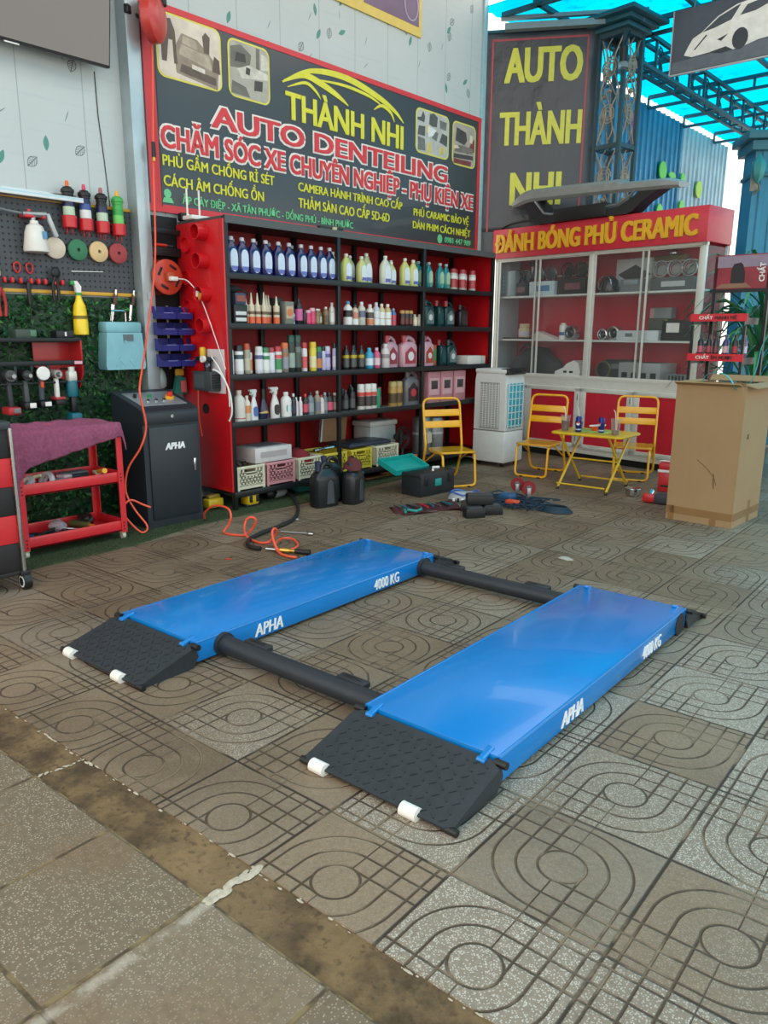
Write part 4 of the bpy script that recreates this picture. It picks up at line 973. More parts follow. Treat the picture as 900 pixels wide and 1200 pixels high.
for i, (y, x, tall) in enumerate([(4.17, -.07, .24), (4.235, -.07, .25), (4.30, -.07, .25), (4.37, -.07, .26), (4.42, -.1, .24), (4.47, -.13, .24), (4.50, -.06, .23)]):
    t = item('sealant_cartridge', '%s cream sealant cartridge with upright nozzle from the red side panel on the second shelf' % ORD[i+1], 'cartridge', y, 'B', x, 'cream sealant cartridges on the second shelf')
    MB().lathe([(.026, 0), (.027, .003), (.027, .15), (.016, .156), (.013, .165), (.004, tall), (0, tall)], n=14).build('tube', M_('#d3c6ac', .5), t)
    MB().lathe([(.0276, .0), (.0276, .055)], n=14).build('label', M_('#d8623a', .5), t); MB().lathe([(.0276, .075), (.0276, .1)], n=14).build('label', M_('#6b5b45', .5), t)
carton('product_box', 'dark folder shaped box leaning behind the grey tin on the second shelf', 4.56, 'B', .1, .09, .22, '#2b2b2a', None, -.14, rz=.2)
t = carton('oil_tin', 'grey rectangular tin with an orange round label on the second shelf', 4.625, 'B', .1, .07, .19, '#77786f', '#b9a183', -.065)
MB().prism([(.03*math.cos(q*PI/9), .1+.03*math.sin(q*PI/9)) for q in range(18)], -.042, -.036).build('label_emblem', M_('#cf7238'), t)
bottle('bottle', 'small white and violet bottle between the grey tin and the black bottle', 4.70, 'B', .12, .02, '#cfd0e6', '#e3e3e8', '#6a66b0')
bottle('bottle', 'black bottle with a pink label in the middle of the second shelf', 4.775, 'B', .22, .033, '#19191d', '#0d0d0f', '#c65a92', lz=(.15, .6))
bottle('bottle', 'short black bottle beside the black bottle with the pink label', 4.84, 'B', .13, .022, '#1b1b1e', '#111113', None)
for i, y in enumerate((4.885, 4.94)): can('can', '%s hot pink can on the second shelf' % ('nearer' if i == 0 else 'further'), y, 'B', .125+.02*i, .026, '#c93868', '#d8a9b4', '#d8436f', cat='can')
for i, (y, h, lb) in enumerate([(5.0, .14, '#8b7a5a'), (5.06, .14, '#d8d5c4'), (5.11, .16, '#5b4a33'), (5.145, .16, '#4f8f62'), (5.19, .2, '#e1e2dc')]):
    bottle('bottle', ['small brown bottle first of the amber group at the end of the first bay', 'brown bottle with a cream label in the amber group', 'slim dark brown bottle at the back of the amber group', 'brown bottle with a green and white label in the amber group', 'clear and white bottle beside the post at the end of the first bay'][i], y, 'B', h, .026, '#7d6748' if i < 4 else '#c9c8c0', '#cfc9bd', lb, x=-.08-.04*(i % 2))
specs = [(5.40, .22, .04, '#dcdcd8', '#3f8fb0', '#1a1a1c', 'white bottle with blue cap and black label, first in the middle bay, second shelf'),
 (5.50, .19, .032, '#c9b3a0', '#3c3532', '#c7836b', 'pinkish bottle with a dark cap behind the black labelled white bottle'),
 (5.59, .22, .036, '#c3c4b4', '#d7d7d3', '#5d6a83', 'clear bottle with a grey blue label in the middle bay of the second shelf'),
 (5.71, .20, .036, '#d6d2c6', '#d6d6d2', '#4b4540', 'cream bottle with a dark script label and orange foot'),
 (5.80, .22, .034, '#b9bac4', '#cfcfd2', '#dfdfdf', 'grey bottle with a broad white label in the middle bay'),
 (5.88, .21, .034, '#c7b98a', '#ded8c8', '#e4e4e0', 'tan bottle with a broad white label beside the grey one'),
 (5.97, .21, .036, '#b9a878', '#dad5c6', '#e6e6e2', 'olive tan bottle with a broad white label next to the small blue bottle'),
 (6.06, .17, .027, '#3e6fa8', '#8aa3bb', '#c43f4d', 'small blue bottle with a red foot in the middle bay')]
for (y, h, r, bd, cp, lb, lab) in specs:
    bottle('bottle', lab, y, 'B', h, r, bd, cp, lb, lz=(.34, .62), lab2='#e2e2de' if 'broad' in lab or 'black label' in lab else ('#cf7a4f' if 'orange' in lab or 'pinkish' in lab else ('#c43f4d' if 'red' in lab else None)))
for i, y in enumerate((6.20, 6.265, 6.33)):
    can('can', '%s small black and red can from the blue bottle on the second shelf' % ORD[i+1], y, 'B', .155, .028, '#241d1c', '#b58a4a', '#5d2422', group='small black and red cans', cat='can')
for i, y in enumerate((6.40, 6.475)):
    bottle('jar', '%s small cream jar beside the post on the second shelf' % ('nearer' if i == 0 else 'further'), y, 'B', .12, .027, '#c8bfa5', '#bdb7a5', '#ddd3bb', cat='jar')
dg = M_('#12383a', .25)
jug('oil_jug', 'dark green oil jug with white emblem beside the far post on the second shelf', 6.66, 'B', .25, .15, .09, '#12383a', '#0f2a2c', '#5e7273', '#c9cfcf', m=dg)
jug('oil_jug', 'plain dark green oil jug turned sideways with a red cap on the second shelf', 6.86, 'B', .25, .09, .12, '#12383a', '#a02a2e', '#164447', None, -.14, m=dg)
jug('oil_jug', 'dark green oil jug with white emblem next to the black jug, second shelf', 7.02, 'B', .25, .15, .09, '#12383a', '#a02a2e', '#5e7273', '#c9cfcf', m=dg)
jug('oil_jug', 'black oil jug with a dim red label at the end of the second shelf', 7.28, 'B', .22, .14, .09, '#1c1a1c', '#141315', '#3a2b2e', None)

# --- third shelf
sp = [(4.00, .2, .02, '#d8d8dc', '#e2e2e2', None, None, 'slim white can at the red end of the third shelf'),
 (4.08, .235, .034, '#dfe0e2', '#1b1c1e', '#e8e8e8', '#35525a', 'white spray can with a black cap and a dark mark, third shelf'),
 (4.165, .25, .026, '#9c9884', '#b5482e', '#b9b59f', None, 'olive spray can with an orange red sprayer, third shelf'),
 (4.225, .22, .027, '#d5d2cc', '#1d1d1f', '#dd8a4a', None, 'white and orange spray can with a black cap, third shelf'),
 (4.295, .225, .031, '#d3d6dc', '#cfd0cf', '#d9dbe0', '#51588c', 'white spray can with blue bands and a white cap, third shelf'),
 (4.365, .215, .032, '#d6dbd4', '#2c7a4a', '#dfe3dd', '#2f8550', 'white spray can with a green cap and green shoulder, third shelf'),
 (4.43, .215, .028, '#d5d2da', '#a83a44', '#dcdbe4', None, 'white spray can with a dull red cap, third shelf'),
 (4.505, .225, .033, '#c9cfca', '#b5303a', '#3a8a55', '#c9525a', 'spray can with a red cap and a broad green label, third shelf'),
 (4.585, .255, .032, '#7f7468', '#cc6a35', '#8d8f9a', '#9a6a40', 'grey brown spray can with an orange cap, third shelf'),
 (4.66, .32, .034, '#20302b', '#1f4a3a', '#8fa096', '#25332e', 'tall black and green spray can, first of the tall pair'),
 (4.735, .32, .034, '#232827', '#1f4a3a', '#3a5046', '#66766e', 'tall black and green spray can, second of the tall pair'),
 (4.815, .255, .027, '#d9cfd0', '#b9323c', '#d3555a', None, 'white and red spray can beside the tall pair on the third shelf'),
 (4.86, .21, .022, '#d4d0e0', '#cfcfd6', None, None, 'slim lilac white can behind the red one on the third shelf'),
 (4.925, .26, .03, '#d9c540', '#d8b92a', '#ded9a8', None, 'yellow spray can on the third shelf'),
 (4.995, .215, .03, '#27406b', '#2c7a4a', '#c7753c', None, 'blue and orange spray can with a green cap, third shelf'),
 (5.05, .22, .023, '#cfc8dc', '#22202a', None, None, 'slim pale lilac can with a black cap next to the green capped one'),
 (5.10, .22, .023, '#d2cbe2', '#22202a', None, None, 'slim pale lilac can with a black cap behind the violet capped one'),
 (5.155, .22, .029, '#b7b3dc', '#d5d4de', '#c3bfe0', '#55609a', 'lilac can with a white cap near the post on the third shelf'),
 (5.205, .25, .02, '#a9a6c8', '#17171b', '#c9c7d8', None, 'slim lilac can with a tall black nozzle against the post, third shelf')]
for i, (y, h, r, bd, cp, b1, b2, lab) in enumerate(sp):
    can('spray_can', lab, y, 'C', h, r, bd, cp, b1, x=-.065-(.05 if h in (.22, .21) else 0), band2=b2)
blk = M_('#26292a', .15)
for i, (y, x) in enumerate([(5.355, -.06), (5.40, -.12), (5.45, -.06), (5.505, -.1), (5.565, -.06), (5.61, -.1)]):
    tt = bottle('bottle', '%s slim dark bottle with a yellow printed band from the post, third shelf' % ORD[i+1], y, 'C', .225, .027, '#26292a', '#1a1a1c', '#4b5150', x=x, group='slim dark bottles with yellow bands', lz=(.1, .45), m=blk)
    MB().lathe([(.0312, .105), (.0312, .135)], n=16).build('label', M_('#b7a52e'), tt)
bottle('bottle', 'bright blue bottle with a white label in the middle bay of the third shelf', 5.70, 'C', .2, .038, '#2f9fc4', '#3aa9cc', '#d5e4ea', lz=(.15, .5))
bottle('bottle', 'pink bottle with a white label beside the bright blue one', 5.81, 'C', .2, .034, '#c4567a', '#dfb3bb', '#e0c3cd', lz=(.15, .5))
bottle('bottle', 'white bottle with two small dark label windows beside the pink jug', 5.94, 'C', .235, .042, '#cfc9c8', '#d6d3cf', '#8d8482', lz=(.4, .58))
pk = M_('#c79aa6', .3)
jug('coolant_jug', 'pale pink coolant jug with a red arched label behind the white bottle', 6.06, 'C', .29, .17, .1, '#c79aa6', '#c94a50', '#8f2c3c', '#dfd5d8', -.13, m=pk)
jug('coolant_jug', 'large pale pink coolant jug in the middle of the bay by the post', 6.31, 'C', .29, .22, .1, '#c79aa6', '#c94a50', '#a03a44', '#ded6d8', -.1, m=pk)
jug('coolant_jug', 'pink and orange coolant jug in the far bay of the third shelf beside the post', 6.63, 'C', .29, .15, .1, '#b98d92', '#a8434a', '#a5402f', '#d8d0cf', -.1, m=pk)
carton('product_box', 'narrow orange and green box behind the pink and orange jug', 6.755, 'C', .06, .08, .22, '#a5532e', '#3f7d4a', -.12)
jug('oil_jug', 'dark green oil jug turned sideways with a red cap on the third shelf', 6.92, 'C', .25, .1, .12, '#12383a', '#a02a2e', '#164447', None, -.14, m=dg)
jug('oil_jug', 'dark green oil jug with a white emblem on the third shelf', 7.08, 'C', .25, .15, .09, '#12383a', '#16383a', '#5e7273', '#c9cfcf', m=dg)
carton('accessory_box', 'white flat carton at the end of the third shelf above the cooler', 7.42, 'C', .26, .2, .095, '#cfc9c2', None, -.12)
carton('accessory_box', 'second white carton behind the flat one at the end of the third shelf', 7.60, 'C', .14, .2, .09, '#bdb6ae', None, -.14)

# --- glass topped fourth shelf
bottle('bottle', 'stout white bottle with thin red line at the red end, glass topped shelf', 4.075, 'D', .26, .048, '#d3cfc6', '#cfccc2', '#b03a3a', lz=(.08, .11))
bottle('bottle', 'slim white and orange bottle beside the stout white one', 4.16, 'D', .21, .027, '#d8cdbd', '#d9d3c7', '#dc8b4e', lz=(.3, .6))
trigger('spray_bottle', 'white trigger bottle with a blue oval label on the glass topped shelf', 4.235, 'D', .26, .04, '#d8dadc', '#cfd2d0', '#4a6db0')
t = item('spray_bottle', 'dark blue tapering bottle with gold lettering band on the glass topped shelf', 'bottle', 4.34, 'D', -.08)
MB().lathe([(.042, 0), (.046, .006), (.046, .07), (.03, .13), (.016, .18), (.012, .24), (0, .245)], n=16, sy=.8).build('body', M_('#1a2040', .25), t); MB().lathe([(.0468, .05), (.044, .075)], n=16, sy=.82).build('label', M_('#c2a35a'), t); MB().lathe([(.02, .17), (.02, .26), (0, .265)], n=12).build('trigger_head', M_('#131417'), t)
trigger('spray_bottle', 'white trigger bottle with a dark oval label on the glass topped shelf', 4.47, 'D', .27, .05, '#d6d2ce', '#d3d0ca', '#3b3238')
t = bottle('squeeze_bottle', 'white squeeze bottle with a round teal label on the glass topped shelf', 4.60, 'D', .22, .045, '#dbdbd8', '#d9d9d4', None)
b = MB(); oval_label(b, .06, .085, -.044, .075); b.build('label', M_('#4f9aa0'), t)
dv = [(4.69, .2, .024, '#2a2628', '#d3cfd0', '#3a3a48', 'small black bottle with a white tip behind the white droppers'), (4.725, .165, .017, '#d8cdd0', '#ddd9d8', '#d9cfd2', 'white dropper bottle nearer the red end of the glass topped shelf'), (4.775, .165, .017, '#dbd2d4', '#ddd9d8', '#d6cbd0', 'white dropper bottle next to the red capped black can'),
 (4.835, .19, .026, '#2a1d1f', '#c23238', '#c2485a', 'black can with a red cap and pink label on the glass topped shelf'), (4.90, .2, .03, '#6f7c82', '#17181a', '#8f9a9c', 'grey blue can with a black cap on the glass topped shelf'), (4.985, .21, .029, '#8d8272', '#b8ad9c', '#6f7480', 'grey bottle with a tan cap on the glass topped shelf'), (5.04, .17, .026, '#cfc0bf', '#b82f38', '#d6c8c8', 'white bottle with a red cap on the glass topped shelf'), (5.085, .19, .024, '#5f6a6a', '#9fb0b2', '#7d8a8a', 'slate bottle with a pale cap on the glass topped shelf'), (5.14, .19, .034, '#1d1a1c', '#111113', '#c94a6a', 'black bottle with a round pink label near the post'), (5.215, .18, .03, '#3f3633', '#b8aaa0', '#8a7a74', 'brown bottle with a pale cap against the post')]
for (y, h, r, bd, cp, lb, lab) in dv: bottle('bottle', lab, y, 'D', h, r, bd, cp, lb)
for i, (y, x) in enumerate([(5.34, -.06), (5.385, -.14), (5.435, -.06), (5.48, -.12), (5.53, -.18)]):
    bottle('bottle', '%s small black bottle from the post in the middle bay of the glass topped shelf' % ORD[i+1], y, 'D', .2+.01*i, .028, '#1a1b1d', '#2b2c2e', '#4c5052', x=x, group='small black bottles on the glass topped shelf')
for i, y in enumerate((5.58, 5.66, 5.735)): can('spray_can', '%s white, red and black spray can from the black bottles on the glass topped shelf' % ORD[i+1], y, 'D', .245, .036, '#cfc9c2', '#d8d5d0', '#3d3634', x=-.06-.02*(i == 0), band2='#c8433c', group='white, red and black spray cans')
carton('product_box', 'narrow bright green box on the glass topped shelf', 5.825, 'D', .05, .05, .19, '#1f8f68', None, -.09)
can('can', 'dark can with a dull red band beside the green box', 5.89, 'D', .2, .026, '#2a2321', '#8d2f30', '#8a3f3c', -.12, cat='can')
for i, y in enumerate((6.08, 6.17)): can('oil_can', '%s gold and black oil can on the glass topped shelf' % ('nearer' if i == 0 else 'further'), y, 'D', .25, .042, '#a8823c', '#b39a62', '#4b3a22', -.1, cat='can')
jug('oil_jug', 'grey oil jug with black and red label by the post, glass topped shelf', 6.36, 'D', .33, .2, .1, '#6a6668', '#5b5759', '#2b2226', '#b8343c', -.1)
for i, y in enumerate((6.70, 6.93, 7.17)):
    t = carton('product_box', '%s pinkish carton with a dark machine picture beside the post on the glass topped shelf' % ORD[i+1], y, 'D', .215, .25, .33, '#b4777c', '#c79aa0', -.16, group='pinkish cartons on the glass topped shelf')
    MB().box((0, -.13, .19), (.11, .006, .09), b=.002).build('picture', M_('#3a3234'), t)

# --- bottom shelf: crates and the things in them
def crate(y, colr, label, w=.30, h=.21, d=.38, x=-.21):
    t = item('crate', label, 'crate', y, 'E', x, 'plastic crates on the bottom shelf')
    m = M_(colr, .5)
    b = MB(); b.box((0, 0, .006), (w, d, .012)); b.build('base', m, t)
    for s in (-1, 1):
        b = MB(); b.box((s*(w/2-.004), 0, h/2), (.008, d, h)); b.box((s*(w/2-.002), 0, h-.01), (.016, d, .02), b=.003); b.build('side', m, t)
        b = MB(); yy = s*(d/2-.004)
        b.box((0, yy, h-.0125), (w, .012, .025), b=.003); b.box((0, yy, .018), (w, .008, .036))
        for xx in (-w/2+.012, w/2-.012): b.box((xx, yy, h/2), (.024, .01, h))
        for r in range(5):
            z = .045+r*(h-.075)/5
            b.box((0, yy, z), (w, .008, .009))
            off = (r % 2)*.018
            for q in range(7):
                xx = -w/2+.03+off+q*(w-.05)/7
                if r in (3, 4) and abs(xx) < .055: continue
                b.box((xx, yy, z+.016), (.017, .008, .036))
        if True:
            b.box((0, yy, h*.61), (.13, .009, .01))
        b.build('front' if s < 0 else 'back', m, t)
    return t
cr_ = '#cfcab0'
crate(4.135, cr_, 'cream lattice crate at the red end of the bottom shelf')
crate(4.475, '#c98a8f', 'pink lattice crate under the white carton on the bottom shelf', w=.33)
crate(4.83, cr_, 'cream lattice crate between the pink and yellow crates on the bottom shelf')
crate(5.17, '#c9b53a', 'yellow lattice crate behind the middle post on the bottom shelf')
crate(5.53, '#c9b53a', 'yellow lattice crate to the far side of the middle post on the bottom shelf')
crate(5.92, cr_, 'cream lattice crate furthest along the bottom shelf', w=.34)
t = carton('carton', 'white printed carton resting across the cream and pink crates', 4.42, 'E', .42, .30, .13, '#c9c4c2', None, -.2, z=SZ['E']+.212)
MB().box((0, -.152, .07), (.3, .004, .05)).build('printed_panel', M_('#a8a09f'), t); MB().box((.02, 0, .1315), (.3, .2, .003)).build('printed_panel', M_('#8d8b8e'), t)
b = MB()
for q in range(8): b.cyl((R.uniform(-.1, .1), R.uniform(-.12, .1), .02), (R.uniform(-.1, .1), R.uniform(-.12, .1), .2), .022, n=8)
tag(b.build('spray_can', M_('#3b2f2a'), None, (SX-.21, 4.12, SZ['E']+.013), PI/2), 'dark bundle of cans standing in the cream crate at the red end', 'cans', kind='stuff')
t = item('folded_cloth', 'dark red cloth heaped in the cream crate beside the pink crate', 'cloth', 4.83, 'E', -.21, z=SZ['E']+.013)
b = MB(); b.lathe([(.12, 0), (.13, .12), (.11, .2), (.06, .25), (0, .26)], n=16, sy=1.2)
for q in range(len(b.v)): b.v[q] += Vector((R.uniform(-.008, .008), R.uniform(-.008, .008), R.uniform(-.008, .008)))
b.build('cloth', mat('dark_red_cloth', '#7c1f27', .95, bump=.5, scale=30), t)
t = item('steel_bar', 'steel bar handle lying on the yellow crate behind the post', 'tool', 5.12, 'E', -.15, z=SZ['E']+.212)
MB().cyl((-.12, 0, .02), (.14, 0, .03), .016).build('handle', CHR, t)
t = item('tray', 'dark blue flat tray resting on the yellow and cream crates', 'tray', 5.72, 'E', -.23, z=SZ['E']+.212)
MB().box((0, 0, .02), (.62, .32, .035), b=.01).build('tray', M_('#26303f', .5), t); MB().box((0, 0, .04), (.55, .27, .012), b=.004).build('rim', M_('#1c232f', .5), t)
t = item('wrapped_panel', 'brown wrapped panel standing against the back above the yellow crate', 'panel', 5.47, 'E', -.36, z=SZ['E']+.26)
MB().box((0, 0, .13), (.36, .02, .26), b=.004, rx=.12).build('panel', M_('#8a6d50', .4), t); MB().box((-.17, 0.0, .13), (.02, .024, .24), rx=.12).build('tape', M_('#b9c3cc', .4), t)
t = item('cooler_box', 'grey white cooler box standing behind the cream crate on the bottom shelf', 'cooler', 6.16, 'E', -.42)
MB().box((0, 0, .19), (.42, .26, .36), b=.03).build('body', M_('#aeb1ae', .4), t); MB().box((0, 0, .39), (.44, .28, .06), b=.02).build('lid', M_('#c3c5c0', .4), t)
t = item('desk_fan', 'small black desk fan at the far end of the bottom shelf', 'fan', 6.27, 'E', -.12)
MB().lathe([(.07, 0), (.07, .015), (.02, .03), (.015, .12), (0, .12)], n=16).build('base', BLK, t)
b = MB(); MX = Matrix.Rotation(PI/2, 4, 'X')
for q in range(5): torus(b, (0, -.03+.012*q, .24), (.07, .105, .12, .105, .07)[q], .0035, MX)
b.build('cage', BLK, t)
b = MB(); b.cyl((0, .0, .24), (0, .1, .24), .035)
for q in range(3): b.box((.05*math.cos(q*2.1), 0, .24+.05*math.sin(q*2.1)), (.08, .006, .045), ry=-q*2.1)
b.build('motor_and_blades', BLK, t)
t = item('hand_tool', 'dark tool with an orange tip lying below the desk fan', 'tool', 6.36, 'E', -.06)
MB().box((0, 0, .04), (.1, .08, .08), b=.02).build('body', BLK, t); MB().cyl((0, -.04, .05), (0, -.07, .05), .014).build('tip', ORG, t)
for i, (y, h) in enumerate(((6.72, .42), (6.95, .4))):
    t = item('plastic_drum', '%s silver grey drum behind the first yellow chair on the bottom shelf' % ('nearer' if i == 0 else 'further'), 'drum', y, 'E', -.22, 'silver grey drums behind the chair')
    MB().lathe([(.1, 0), (.105, .01), (.105, h*.9), (.09, h), (0, h)], n=22).build('body', mat('drum_grey', '#8c8d8b', .35, .5, .1), t)
    MB().lathe([(.1065, h*.55), (.1065, h*.6)], n=22).build('hoop', M_('#b9bab6'), t)
    if i == 0: MB().prism([(-.03, .13), (.05, .14), (.045, .24), (.0, .27), (-.035, .22)], -.112, -.1).build('label', M_('#c9bfa5'), t)
# below the bottom shelf and on the turf
t = thing('power_tool', 'yellow and black power tool lying on the turf below the cream crate', 'power tool', (-5.27, 4.15, .012), PI/2)
b = MB(); b.box((0, 0, .065), (.14, .12, .11), b=.03); b.build('housing', mat('yellow_tool', '#c9aa1e', .4), t)
for s in (-1, 1): MB().box((s*.035, -.062, .07), (.03, .01, .06), b=.006).build('grip_strip', BLK, t)
MB().box((0, .02, .012), (.16, .14, .02), b=.006).build('foot', BLK, t)
t = thing('power_tool', 'second yellow tool lying behind the red side panel on the turf', 'power tool', (-5.38, 3.84, .012), PI/2)
MB().box((0, 0, .06), (.16, .1, .08), b=.02).build('housing', mat('yellow_tool', '#c9aa1e', .4), t); MB().box((0, 0, .11), (.12, .05, .04), b=.012).build('handle', mat('ochre_tool', '#8a7320', .4), t)
t = thing('mesh_bag', 'white and dark mesh bag lying on the turf under the pink crate', 'bag', (-5.34, 4.52, .012), PI/2)
b = MB(); b.ball((0, 0, .05), .06, 2.0, 1, .8); b.build('bag', M_('#8d9193', .6), t); b = MB(); b.ball((-.09, -.02, .06), .05, 1.3, 1, 1); b.build('flap', BLK, t)
t = thing('cloth_bag', 'teal folded bag on the turf under the crates behind the black jugs', 'bag', (-5.42, 4.95, .012), PI/2)
MB().box((0, 0, .05), (.36, .2, .09), b=.03).build('bag', mat('teal_cloth', '#1d6a66', .7, bump=.3), t); MB().box((0, -.1, .07), (.2, .01, .02), b=.003).build('strap', BLK, t)
t = thing('plank', 'orange brown offcut lying on the turf under the far crates', 'offcut', (-5.36, 5.95, .012), PI/2)
MB().box((0, 0, .012), (.5, .08, .02), b=.004).build('board', M_('#8a5630', .6), t); MB().box((.15, .03, .028), (.2, .05, .014), b=.003).build('board', M_('#a5682f', .6), t)

# regulator, its power box and paper on the red side panel
def side(name, label, cat, X, z, off=0.0): return thing(name, label, cat, (X, 3.918-off, z), 0.0)
b = MB(); b.box((0, -.0015, 0), (.24, .003, .36)); tag(b.build('paper_sheet', M_('#d8cfd4', .6), None, (-5.36, 3.918, 1.18)), 'white sheet of paper stuck on the red side panel behind the regulator', 'paper')
t = side('air_regulator', 'black air regulator with a yellow knob and white gauge on the red side panel', 'regulator', -5.45, 1.23, .004)
MB().box((0, -.04, .05), (.18, .06, .035), b=.008).build('body', BLK, t)
MB().lathe([(.024, 0), (.026, .03), (.026, .075), (.02, .085), (0, .085)], (-.03, -.04, .06), 16).build('knob', mat('yellow_knob', '#d8b21e', .4), t)
MB().lathe([(.027, -.09), (.03, -.02), (.03, .03), (0, .03)], (.03, -.04, .03), 16).build('filter_bowl', BLK, t)
MB().cyl((.03, -.07, .05), (.03, -.095, .05), .028).build('gauge', WHT, t); MB().cyl((-.09, -.04, .05), (-.13, -.04, .05), .016).build('fitting', CHR, t); MB().cyl((.07, -.06, .0), (.07, -.075, .0), .02).build('gauge', CHR, t)
t = side('power_box', 'dark grey power box below the regulator on the red side panel', 'power box', -5.43, 1.02, .004)
MB().box((0, -.05, .08), (.26, .1, .16), b=.01).build('case', mat('grey_case', '#3c4144', .5), t)
for q in range(6): MB().box((.135, -.05, .03+q*.02), (.012, .08, .01), b=.002).build('fin', BLK2, t)
MB().box((-.03, -.102, .08), (.13, .004, .11)).build('cover_plate', mat('grey_plate2', '#4b5155', .5), t)
b = MB(); b.tube(rounded([(-5.30, 3.84, 1.2), (-5.22, 3.86, 1.16), (-5.17, 3.9, 1.02), (-5.16, 3.91, .86), (-5.19, 3.9, .78)]), .007, 7); b.tube(rounded([(-5.34, 3.86, 1.3), (-5.25, 3.87, 1.2), (-5.19, 3.9, 1.05), (-5.175, 3.9, .9)]), .006, 7)
tag(b.build('white_cable', WHT, None), 'white cable hanging down the front edge of the red side panel', 'cable')
b = MB(); b.tube(rounded([(-5.60, 3.90, 1.1), (-5.60, 3.89, .8), (-5.58, 3.9, .62)]), .006, 6); tag(b.build('air_hose', mat('orange_hose', '#ef5a3c', .35, coat=.2), None), 'short orange hose running down the red side panel behind the control cabinet', 'hose')
# router on the shelf top
t = thing('router', 'white router with two upright antennas on top of the shelving beside the column', 'router', (-5.66, 4.02, 2.396), PI/2)
MB().box((0, 0, .018), (.22, .14, .035), b=.01).build('case', WHT, t)
for x in (-.07, .05): MB().cyl((x, .05, .03), (x, .05, .25), .008).build('antenna', WHT, t)
t = thing('small_device', 'small black device with a lens lying on top of the shelving behind the router', 'device', (-5.80, 3.99, 2.396), PI/2)
MB().box((0, 0, .035), (.12, .06, .07), b=.015).build('body', BLK, t); MB().cyl((0, -.03, .04), (0, -.045, .04), .022).build('lens', CHR, t)
t = thing('clamp', 'small black clamp and pale card on the shelving top under the sign address', 'clamp', (-5.3, 5.2, 2.396), PI/2)
MB().box((0, 0, .02), (.3, .05, .04), b=.01).build('body', BLK, t); MB().box((.02, -.03, .01), (.05, .01, .06), rx=.3).build('card', M_('#cfc9a8', .6), t)

# ------------------------------------------------------------------ signs, banner, posters, ornate column
def rr(cx, cz, w_, h_, r, k=5):
    P = []
    for (sx, sz, a0) in ((1, 1, 0), (-1, 1, PI/2), (-1, -1, PI), (1, -1, 1.5*PI)):
        for i in range(k+1):
            a = a0+PI/2*i/k; P.append((cx+sx*(w_/2-r)+r*math.cos(a), cz+sz*(h_/2-r)+r*math.sin(a)))
    return P
def ribbon(pts, wd):
    P = [Vector((p[0], p[1], 0)) for p in pts]; P = [Vector(q) for q in rounded(P, k=6)]; n = len(P); L = []; Rr = []
    for i, p in enumerate(P):
        d = (P[min(i+1, n-1)]-P[max(i-1, 0)]).normalized(); t_ = i/(n-1); w_ = wd*math.sin(PI*min(.97, max(.05, t_)))**.7
        nx = Vector((-d.y, d.x, 0)); L.append((p+nx*w_/2)[:2]); Rr.append((p-nx*w_/2)[:2])
    return L+Rr[::-1]
t = wt('shop_sign', 'long dark sign board with red border and yellow and red lettering above the shelving', 'sign', 3.68, 2.46, WX)
SGW, SGH = 4.62, 1.56
sg = mat('sign_charcoal', '#3b3f43', .35, var=.1, scale=1.2, coat=.15); srd = mat('sign_red', '#d0343c', .45)
MB().box((SGW/2, -.016, SGH/2), (SGW, .03, SGH)).build('board', sg, t, ang=0)
for (c, d) in (((.07, -.033, SGH/2), (.10, .005, SGH)), ((SGW-.03, -.033, SGH/2), (.055, .005, SGH)), ((SGW/2, -.033, SGH-.024), (SGW, .006, .048)), ((SGW/2, -.033, .03), (SGW, .006, .06))):
    MB().box(c, d).build('border', srd, t, ang=0)
yl = mat('print_yellow', '#d9d83c', .5); wh = mat('print_white', '#e6e2dd', .5); rd = mat('print_red', '#d2383f', .5); gn = mat('print_green', '#6fc98d', .5)
def Ln(body, y0, y1, z, cap, m, bold, outline=None, **k):
    x0 = y0-3.68; z0 = z-2.46
    if outline is not None:
        lettering(body, y1-y0, cap, outline, t, (x0, -.032, z0), .0012, bold+.045, 'lettering_outline', wide=True, **k)
    return lettering(body, y1-y0, cap, m, t, (x0, -.0378 if outline is not None else -.034, z0), .0012, bold, **k)
Ln('THÀNH NHI', 5.18, 6.84, 3.435, .225, yl, .03)
Ln('AUTO DENTEILING', 4.34, 7.63, 3.205, .165, rd, .03, wh)
Ln('CHĂM SÓC XE CHUYÊN NGHIỆP - PHỤ KIỆN XE', 3.83, 8.16, 2.965, .165, rd, .03, wh)
Ln('PHỦ GẦM CHỐNG RỈ SÉT', 3.83, 5.01, 2.825, .08, yl, .02)
Ln('CÁCH ÂM CHỐNG ỒN', 3.83, 4.88, 2.67, .08, yl, .02)
Ln('CAMERA HÀNH TRÌNH CAO CẤP', 5.31, 6.84, 2.82, .075, yl, .02)
Ln('THẢM SÀN CAO CẤP 5D-6D', 5.31, 6.63, 2.67, .085, yl, .02)
Ln('ẤP CÂY ĐIỆP - XÃ TÂN PHƯỚC - ĐỒNG PHÚ - BÌNH PHƯỚC', 4.00, 6.06, 2.548, .06, gn, .02)
Ln('PHỦ CARAMIC BẢO VỆ', 7.04, 8.09, 2.785, .075, yl, .02)
Ln('DÁN PHIM CÁCH NHIỆT', 7.03, 8.13, 2.65, .075, yl, .02)
Ln('0981 447 989', 7.62, 8.14, 2.548, .06, gn, .02)
b = MB(); b.prism([(7.53-3.68+.045*math.cos(q*PI/9), .118+.05*math.sin(q*PI/9)) for q in range(18)], -.036, -.032); b.build('phone_icon', gn, t)
b = MB(); b.prism([(3.86-3.68+.035*math.cos(q*PI/9), .15+.035*math.sin(q*PI/9)) for q in range(18)], -.036, -.032); b.prism([(.145, .118), (.215, .118), (.235, .078), (.125, .078)], -.0365, -.032); b.build('place_icon', gn, t)
b = MB()
